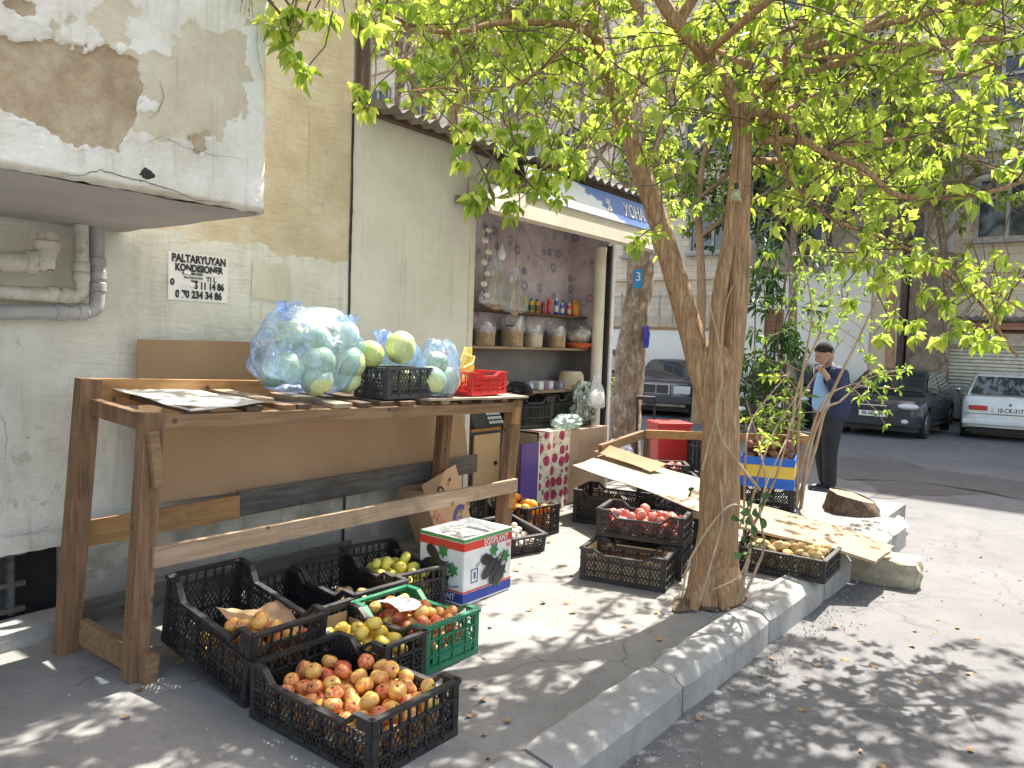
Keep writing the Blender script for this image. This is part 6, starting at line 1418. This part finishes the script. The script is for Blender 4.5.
# ================================================================== CARS
glassd = NB('car_glass').fin((.03, .04, .045), .04, 0, Coat_Weight=1.)
lampm = plain('headlamp_glass', (.62, .64, .66), .08); redl = plain('tail_lamp', (.45, .03, .02), .2); steel = plain('wheel_rim', (.42, .42, .44), .25, .7)
def car(name, label, loc, rz, paint, L=4.4, Wd=1.72, H=1.42, hood=.92, boot=.98, wsx=(.95, .25), rwx=(-1.1, -1.65), boxy=.3, rnd_=.35, belt=.93, rear=False, grille='bars', zb0=.24, trim=M['blk']):
    t = thing(name, label, 'car', loc, rz); body = MB(); h = Wd / 2; xf, xr = L / 2, -L / 2; wb = L * .30; wr_ = .315
    nst = 64
    def topz(x):
        f = (x - xr) / L
        if x > wsx[0]: k = (x - wsx[0]) / (xf - wsx[0]); return hood + .05 * (1 - k) - (hood - .62) * max(0, (k - .72) / .28) ** 2 * (1.1 - boxy)
        if x < rwx[1]: k = (rwx[1] - x) / (rwx[1] - xr); return boot + .02 - (boot - .7) * max(0, (k - .8) / .2) ** 2 * (1 - boxy) 
        return belt + (hood + .05 - belt) * max(0, (x - rwx[1]) / (wsx[0] - rwx[1])) if False else max(belt, min(hood + .05, boot + .02))
    rings = []
    for i in range(nst + 1):
        x = xr + L * i / nst; tz = topz(x); e = max(0, (abs(x) - (L / 2 - rnd_)) / rnd_); hw_ = h * (1 - .16 * e ** 2.2); arch = 0
        for xw in (-wb, wb):
            dd = wr_ + .05
            if abs(x - xw) < dd: arch = max(arch, math.sqrt(dd * dd - (x - xw) ** 2) + wr_ - 0)
        zb = max(zb0 + .06 * e, arch); xx = x - math.copysign(.06 * e * 0, x)
        zs = [zb, max(zb + .004, .50), max(zb + .01, tz - .12), tz - .025, tz, tz + .012, tz + .02]; ys = [hw_ * .96, hw_, hw_ * .985, hw_ * .95, hw_ * .88, hw_ * .5, 0]
        bk_ = (1 - boxy) * .22 * e * e; sx_ = math.copysign(1, x)
        ring = [(xx - sx_ * bk_ * (((z - .48) / .4) ** 2), y, z) for y, z in zip(ys, zs)] + [(xx - sx_ * bk_ * (((z - .48) / .4) ** 2), -y, z) for y, z in list(zip(ys, zs))[:-1][::-1]]
        rings.append(ring)
    m = len(rings[0]); vs = [p for r in rings for p in r]; fs = []
    for i in range(nst):
        for k in range(m - 1): fs.append((i * m + k, i * m + k + 1, (i + 1) * m + k + 1, (i + 1) * m + k))
    fs.append(tuple(range(m))[::-1]); fs.append(tuple(nst * m + k for k in range(m)))
    body.add(vs, fs); bo = body.build('body', paint, t, 38)
    # cabin
    cz = max(belt, .9); a, b_, c_, d_ = wsx[0], wsx[1], rwx[0], rwx[1]; hb, ht_ = h * .90, h * .70
    cabf = lambda o: [(a + o, -hb, cz), (a + o, hb, cz), (d_ - o, hb, cz), (d_ - o, -hb, cz)]
    N = 10; cab = MB()
    xs = [d_, d_ + (c_ - d_) * .5, c_, c_ + .15, (b_ + c_) / 2, b_ - .15, b_, b_ + (a - b_) * .5, a]; zsx = [0, .5, .93, 1., 1.02, 1., .93, .5, 0]
    rg = []
    for x, k in zip(xs, zsx):
        z = cz + (H - cz) * k; wv = hb + (ht_ - hb) * k
        rg.append([(x, hb + .0, cz - .03), (x, wv, z - .02 * k), (x, wv * .85, z + .012 * k), (x, 0, z + .025 * k), (x, -wv * .85, z + .012 * k), (x, -wv, z - .02 * k), (x, -hb, cz - .03)])
    vs = [p for r in rg for p in r]; fs = []
    for i in range(len(xs) - 1):
        for k in range(6): fs.append((i * 7 + k, i * 7 + k + 1, (i + 1) * 7 + k + 1, (i + 1) * 7 + k))
    cab.add(vs, fs); cab.build('roof', paint, bo, 45)
    def scr(x0_, x1_, nme):
        s_ = 1 if x0_ > x1_ else -1; e = .012
        def f(u, v):
            k = .09 + .80 * v; x = x0_ + (x1_ - x0_) * (k if k < .5 else .5 + (k - .5)) / .93 * .93; wv = (hb + (ht_ - hb) * k) * .93
            return (x + s_ * (.030 + .02 * (1 - (2 * u - 1) ** 2)), wv * (2 * u - 1), cz + (H - cz) * k + .012)
        MB().grid(f, 10, 6).build(nme, glassd, t, True)
    scr(a, b_, 'windscreen'); scr(d_, c_, 'rear_window')
    for s_ in (-1, 1):
        for (u0, u1) in ((.30, .64), (.66, .97)) :
            def f(u, v, u0=u0, u1=u1):
                k = .08 + .76 * v; xl = d_ + (c_ - d_) * k * 1.0 + .10; xr_ = a + (b_ - a) * k * 1.0 - .10; uu = u0 + (u1 - u0) * u; uu = (uu - .30) / .67
                return (xl + (xr_ - xl) * uu, s_ * (hb + (ht_ - hb) * k + .012), cz + (H - cz) * k)
            MB().grid(f, 6, 4).build('side_window', glassd, t, True)
        MB().ball((a - .12, s_ * (h + .05), cz + .06), .08, 12, 8, (.8, 1.1, .8)).build('wing_mirror', paint if not rear else M['chrome'], t, True)
        for u in (a - .35, (a + d_) / 2 - .05): MB().bar((u, s_ * (h + .001), .4), (u, s_ * (h * .985), cz - .1), .004, .008, (0, 1, 0)).build('door_seam', M['blk'], bo)
        MB().bar(((a + b_) / 2 - .75, s_ * (h + .012), cz - .17), ((a + b_) / 2 - .58, s_ * (h + .012), cz - .17), .02, .03, (0, 0, 1)).build('door_handle', trim, bo)
        for xw in (-wb, wb):
            w_ = MB().tube([(xw, s_ * (h - .21), wr_), (xw, s_ * (h - .20), wr_), (xw, s_ * (h - .03), wr_), (xw, s_ * (h - .015), wr_)], [wr_ * .95, wr_, wr_, wr_ * .93], 28).build('tyre', M['rubber'], t, True)
            rm = MB().tube([(xw, s_ * (h - .03), wr_), (xw, s_ * (h - .006), wr_)], [wr_ * .66, wr_ * .62], 24)
            rm.build('rim', steel, w_, 40)
            sp = MB()
            for k in range(8): a_ = k * math.pi / 4; sp.bar((xw + .05 * math.cos(a_), s_ * (h - .002), wr_ + .05 * math.sin(a_)), (xw + .18 * math.cos(a_), s_ * (h - .002), wr_ + .18 * math.sin(a_)), .03, .006, (0, 1, 0))
            sp.build('spokes', M['blk'] if k else steel, w_)
    # dark underside and bumpers
    MB().b2((xr + .25, -h + .1, .17), (xf - .25, h - .1, .30)).build('underside', M['blk'], t)
    return t, bo, (h, xf, xr)
def frontal(t, hdims, style, plate, hood=.92):
    h, xf, xr = hdims
    def P(mb, n, m_, par=None, **k): return mb.build(n, m_, par or t, **k)
    if style == 'classic':
        g = P(MB().b2((xf - .02, -.33, .60), (xf + .045, .33, .84)), 'grille', M['chrome'], bevel=.01); mb = MB()
        for k in range(9): mb.b2((xf + .046, -.30, .625 + .022 * k), (xf + .052, .30, .637 + .022 * k))
        mb.b2((xf + .0455, -.305, .618), (xf + .048, -.012, .825)); mb.b2((xf + .0455, .012, .618), (xf + .048, .305, .825)); mb.build('grille_bars', M['dkg'], g)
        for s_ in (-1, 1): P(MB().b2((xf - .08, s_ * .62 - .20, .62), (xf + .02, s_ * .62 + .20, .81)), 'headlight', lampm, bevel=.02)
        P(MB().b2((xf - .25, -h + .01, .37), (xf + .09, h - .01, .56)), 'bumper', M['dkg'], bevel=.04)
        pl = P(MB().b2((xf + .092, -.26, .40), (xf + .10, .26, .51)), 'licence_plate', M['dkg'])
    else:
        g = P(MB().grid(lambda u, v: (xf + .012 - .05 * (2 * u - 1) ** 2 + .01, -.30 + .60 * u, .62 + .10 * v), 8, 2), 'grille', M['blk']); MB().bar((xf + .03, -.28, .70), (xf + .03, .28, .70), .02, .02).build('grille_trim', M['chrome'], g)
        for s_ in (-1, 1):
            P(MB().ball((xf - .13, s_ * (h - .25), .70), .2, 16, 10, (.95, 1.0, .38)), 'headlight', lampm, smooth=True)
            P(MB().ball((xf - .05, s_ * (h - .28), .40), .07, 12, 8, (.8, 1.2, .8)), 'fog_light', lampm, smooth=True)
        P(MB().grid(lambda u, v: (xf + .018 - .06 * (2 * u - 1) ** 2, -.5 + 1.0 * u, .30 + .17 * v), 8, 2), 'lower_grille', M['blk'])
        pl = P(MB().b2((xf + .024, -.26, .47), (xf + .032, .26, .58)), 'licence_plate', M['white'])
        text(plate, .11, M['ink'], frame((xf + .034, 0, .525), (0, 1, 0), (0, 0, 1)), pl, sx=.85, bold=.002)
def spot(px, py, rz, L, back=False):     # stands a car with its front (or rear) centre on the road at that point
    z = -.3
    for _ in range(4): p = at_z(px, py, z); z = road_z(p.x)
    d = Vector((math.cos(rz), math.sin(rz), 0)) * L / 2; c_ = p + d if back else p - d
    return (c_.x, c_.y, road_z(c_.x))
def cz_(x): return road_z(x)
# white old saloon seen from behind
pw_ = m_car('dusty_white_paint', (.66, .68, .67), .4)
cx, cy = 19.2, 1.25
t, bo, hd = car('white_saloon', 'old white saloon car seen from behind in front of the roller shutter', spot(1008, 442, R_(8), 4.05, True), R_(8), pw_, 4.05, 1.76, 1.40, .90, .93, (.85, .35), (-.75, -1.2), .85, .16, .92, True)
h, xf, xr = hd
for s_ in (-1, 1): MB().b2((xr - .025, s_ * .58 - .17, .66), (xr + .03, s_ * .58 + .17, .76)).build('tail_light', redl, t, bevel=.01)
pl = MB().b2((xr - .03, -.30, .60), (xr - .005, .30, .74)).build('licence_plate', M['white'], t, bevel=.004)
text('10-CK-317', .13, M['ink'], frame((xr - .033, 0, .67), (0, -1, 0), (0, 0, 1)), pl, sx=.8, bold=.002)
MB().b2((xr - .07, -h + .02, .36), (xr + .12, h - .02, .46)).build('bumper', pw_, t, bevel=.02)
MB().b2((xr - .012, -h + .06, .58), (xr - .002, h - .06, .59)).build('boot_seam', M['dkg'], t)
MB().ball((xr - .012, 0, .80), .025, 8, 6, (.5, 1, 1)).build('boot_lock', M['dkg'], t)
# dark grey modern saloon
pg = m_car('dark_grey_paint', (.035, .038, .045), .12)
t, bo, hd = car('grey_saloon', 'dark grey modern saloon facing the camera right of the person', spot(871, 437, R_(179), 4.4), R_(179), pg, 4.4, 1.78, 1.42, .84, 1.0, (1.35, .25), (-1.1, -1.9), .1, .8, .93)
frontal(t, hd, 'modern', '90-AB-204')
pn = m_car('black_paint', (.018, .02, .026), .12)
t, bo, hd = car('black_saloon', 'black modern car facing the camera left of the person behind the shrubs', spot(768, 427, R_(190), 4.3), R_(190), pn, 4.3, 1.74, 1.45, .90, 1.0, (1.15, .1), (-1.15, -1.85), .2, .5, .95)
frontal(t, hd, 'modern', '77-KB-118')
pm_ = m_car('navy_paint', (.012, .022, .05), .22)
t, bo, hd = car('navy_saloon', 'navy old saloon with chrome grille parked before the low white wall', spot(655, 417, R_(196), 4.5), R_(196), pm_, 4.5, 1.74, 1.40, .92, .98, (.85, .15), (-1.05, -1.6), .7, .25, .92)
frontal(t, hd, 'classic', '')
t, bo, hd = car('black_van', 'black car partly hidden at the kiosk edge left of the slim tree', spot(596, 411, R_(205), 4.4), R_(205), pn, 4.4, 1.74, 1.60, .98, 1.0, (1.1, .3), (-1.3, -1.8), .4, .4, 1.0)
frontal(t, hd, 'modern', '10-RT-562')

# ================================================================== PERSON
pp0 = at_z(822, 494, road_z(8.6)); q = -(RC.transposed() @ (pp0 - CAM)).z
right = Vector((RC[0][0], RC[1][0], 0)).normalized(); fwd = Vector((right.y, -right.x, 0)) * -1   # right = screen right, fwd = away
PR = thing('person', 'person in navy jacket standing on the road looking at a phone', 'person', pp0)
S = 1.0
def J(x, y, z): return -right * (-x) + fwd * y + Vector((0, 0, z))      # x screen right, y away, z up
def skin(name, mat, verts, edges, radii, parent, sub=2):
    me = bpy.data.meshes.new(name); me.from_pydata([tuple(v) for v in verts], edges, []); o = bpy.data.objects.new(name, me); COL.objects.link(o)
    sk = o.modifiers.new('s', 'SKIN'); sk.use_smooth_shade = True; sd = me.skin_vertices[0].data
    for i, r in enumerate(radii): sd[i].radius = (r, r) if not hasattr(r, '__len__') else r
    sd[0].use_root = True; ss = o.modifiers.new('u', 'SUBSURF'); ss.levels = sub; ss.render_levels = sub
    dg = bpy.context.evaluated_depsgraph_get(); me2 = bpy.data.meshes.new_from_object(o.evaluated_get(dg)); bpy.data.objects.remove(o)
    me2.name = name; me2.materials.clear(); me2.materials.append(mat); me2.polygons.foreach_set('use_smooth', [True] * len(me2.polygons)); q = bpy.data.objects.new(name, me2); COL.objects.link(q); q.parent = parent; return q
# facing screen left (-x); near shoulder towards camera (-y)
hip = J(.03, 0, .92); chest = J(.03, 0, 1.28); neck = J(.0, 0, 1.46); head = J(-.06, 0, 1.585)
shN = J(.05, -.19, 1.38); shF = J(.02, .19, 1.38); elN = J(.02, -.25, 1.12); haN = J(-.15, -.16, 1.42); elF = J(-.06, .24, 1.14); haF = J(-.24, .10, 1.16)
knN = J(.02, -.09, .50); knF = J(.00, .10, .50); anN = J(.05, -.10, .09); anF = J(.10, .11, .09); toN = J(-.12, -.11, .045); toF = J(-.07, .12, .045)
body = skin('body', M['skin'], [hip, chest, neck, J(-.02, 0, 1.50), shN, elN, J(-.10, -.18, 1.36), haN, J(-.18, -.13, 1.44), shF, elF, J(-.18, .14, 1.15), haF, J(-.28, .08, 1.17), knN, anN + Vector((0, 0, .08)), anN, knF, anF + Vector((0, 0, .08)), anF],
     [(0, 1), (1, 2), (2, 3), (1, 4), (4, 5), (5, 6), (6, 7), (7, 8), (1, 9), (9, 10), (10, 11), (11, 12), (12, 13), (0, 14), (14, 15), (15, 16), (0, 17), (17, 18), (18, 19)],
     [.09, .12, .06, .055, .05, .04, .030, .036, .02, .05, .04, .03, .036, .02, .05, .035, .035, .05, .035, .035], PR)
hm = MB()
def hd_(d):
    f = -d.x  # facing -x in local frame (screen left)
    r = 1 + (.10 * max(0, f) ** 8 * max(0, 1 - abs(d.z + .1) * 3)) - .10 * max(0, -d.z) ** 2 * (1 if f < .3 else .3) + .03 * max(0, f) * max(0, -d.z)
    return r
hm.ball((0, 0, 0), .095, 28, 20, (1.06, .82, 1.28), hd_)
hm.ball((-.108, 0, -.012), .018, 12, 8, (.9, .7, 1.5)); hm.ball((.01, -.078, -.01), .025, 12, 8, (.7, .35, 1.2)); hm.ball((.01, .078, -.01), .025, 12, 8, (.7, .35, 1.2))
LM = Matrix.Translation(head) @ Matrix((((right.x), fwd.x, 0, 0), (right.y, fwd.y, 0, 0), (0, 0, 1, 0), (0, 0, 0, 1))) @ Matrix.Rotation(R_(-30), 4, 'Y')
bm_ = MB(); bm_.v = [v.co.copy() for v in body.data.vertices]; bm_.f = [tuple(p.vertices) for p in body.data.polygons]; hm.xf(LM); bm_.add(hm.v, hm.f)
# fingers: phone hand and mouth hand
for hand, dx, dz in ((haN, -.045, .03), (haF, -.05, .02)):
    for k in range(4):
        o_ = hand + J(-.02, -.024 + .016 * k, .0); bm_.tube([o_, o_ + J(dx * .7, 0, dz * (.6 + .2 * k)), o_ + J(dx * 1.2, .006, dz * (.2 + .2 * k))], [.011, .009, .007], 8)
    o_ = hand + J(.0, -.02, .01); bm_.tube([o_, o_ + J(-.02, -.02, .03), o_ + J(-.045, -.015, .04)], [.012, .010, .008], 8)
old = body; body = bm_.build('body', M['skin'], PR, True); bpy.data.objects.remove(old)
hr = MB().ball((.012, 0, .03), .104, 24, 16, (1.05, .90, 1.12), lambda d: (1.0 + .05 * noise.noise(d * 4)) if (d.z > .05 + .5 * max(0, -d.x) or (d.x > .35 and d.z > -.55)) else .80).xf(LM).build('hair', varied('black_hair', (.008, .007, .006), (.02, .016, .013), 20, .95), PR, True)
ey = MB()
for s_ in (-1, 1): ey.ball((-.090, s_ * .034, .012), .011, 10, 6, (.6, 1.2, .6)); ey.ball((-.094, s_ * .034, .034), .012, 10, 6, (.4, 1.6, .3))
ey.ball((-.098, 0, -.058), .014, 10, 6, (.4, 1.4, .35)); ey.xf(LM).build('face_details', M['brown'], PR, True)
skin('jacket', varied('navy_cloth', (.010, .015, .055), (.022, .03, .085), 8, .7, .9, 9, dist=.03), [J(.06, 0, .80), J(.06, 0, 1.04), J(.04, 0, 1.28), J(.01, 0, 1.43), shN, elN, J(-.07, -.19, 1.33), shF, elF, J(-.15, .16, 1.15)],
     [(0, 1), (1, 2), (2, 3), (2, 4), (4, 5), (5, 6), (2, 7), (7, 8), (8, 9)], [(.19, .23), (.18, .21), (.17, .20), .10, .105, .085, .068, .105, .085, .068], PR)
sh_ = skin('shirt', varied('light_blue_cloth', (.25, .40, .66), (.32, .48, .75), 8, .8, .3, 30), [J(-.07, -.04, .92), J(-.075, -.045, 1.1), J(-.065, -.03, 1.30), J(-.045, 0, 1.42)], [(0, 1), (1, 2), (2, 3)], [.125, .12, .105, .065], PR)
skin('trousers', varied('black_cloth', (.012, .012, .015), (.025, .025, .03), 8, .85, .3, 30), [hip, J(.03, 0, .98), J(.03, -.09, .78), knN, J(.045, -.10, .07), J(.02, .09, .78), knF, J(.09, .11, .07)], [(0, 1), (0, 2), (2, 3), (3, 4), (0, 5), (5, 6), (6, 7)], [.16, .16, .12, .09, .075, .12, .09, .075], PR)
for a_, b_ in ((anN, toN), (anF, toF)): skin('shoe', varied('dark_shoe', (.02, .02, .03), (.04, .04, .055), 8, .4), [a_ - Vector((0, 0, .04)) + J(.03, 0, 0), a_ - Vector((0, 0, .045)), b_, b_ + J(-.05, 0, -.005)], [(0, 1), (1, 2), (2, 3)], [.055, .062, .055, .04], PR)
ph = MB().box(haF + J(-.06, 0, .03), (.075, .14, .009), Matrix.Rotation(R_(40), 3, 'Y')).build('phone', M['blk'], None, bevel=.003); ph.location = pp0; tag(ph, 'black mobile phone held by the person on the road', 'phone')

# ================================================================== small ground litter
gr = MB(); gr_r = random.Random(31)
for i in range(2600):
    k = gr_r.random()
    if k < .5: x = gr_r.uniform(1.2, 6.8); y = 1.30 - abs(gr_r.gauss(0, .10)); z = road_z(x) + .004
    elif k < .72: x = gr_r.uniform(1.2, 6.5); y = gr_r.uniform(-3, 1.3); z = road_z(x) + .004
    elif k < .86: x = gr_r.uniform(3.7, 4.6); y = 1.68 + gr_r.gauss(0, .12); z = .02
    else: x = gr_r.uniform(1, 7.5); y = gr_r.uniform(1.55, 3.6); z = .008
    s_ = gr_r.choice([.002, .003, .003, .004, .007]); a = gr_r.uniform(0, 6)
    gr.add([(x + s_ * math.cos(a), y + s_ * math.sin(a), z), (x + s_ * math.cos(a + 2), y + s_ * math.sin(a + 2), z), (x + s_ * math.cos(a + 4), y + s_ * math.sin(a + 4), z), (x, y, z + s_ * 1.1)], [(0, 1, 3), (1, 2, 3), (2, 0, 3)])
tag(gr.build('grit', M['kerb']), 'fine grit and pebbles scattered along the gutter and pavement', 'grit', None, 'stuff')
lt = random.Random(77); variants = []
for k in range(3):
    pts = [(0, 0, 0)] + [(.5 * math.cos(t) * (1 + .25 * math.cos(3 * t + k)), .32 * math.sin(t) * (1 + .2 * math.sin(5 * t)), .10 * math.cos(2 * t)) for t in [2 * math.pi * i / 12 for i in range(12)]]
    me = bpy.data.meshes.new('fallen_leaf'); me.from_pydata(pts, [], [(0, i, i % 12 + 1) for i in range(1, 13)]); me.materials.append(M['dryleaf']); variants.append(me)
for i in range(230):
    if i < 110: x, y = lt.uniform(1.6, 7.5), 1.28 - abs(lt.gauss(0, .9)); z = road_z(x) + .006
    else: x, y = lt.uniform(1.2, 6.0), lt.uniform(1.55, 3.5); z = .010
    o = bpy.data.objects.new('fallen_leaf', lt.choice(variants)); COL.objects.link(o); s_ = lt.uniform(.018, .045); o.scale = (s_,) * 3; o.location = (x, y, z); o.rotation_euler = (lt.uniform(-.3, .3), lt.uniform(-.3, .3), lt.uniform(0, 6.28))
    tag(o, 'small dry brown leaf lying on the %s' % ('road' if i < 110 else 'pavement'), 'leaf', 'dry leaves on the %s' % ('road' if i < 110 else 'pavement'))
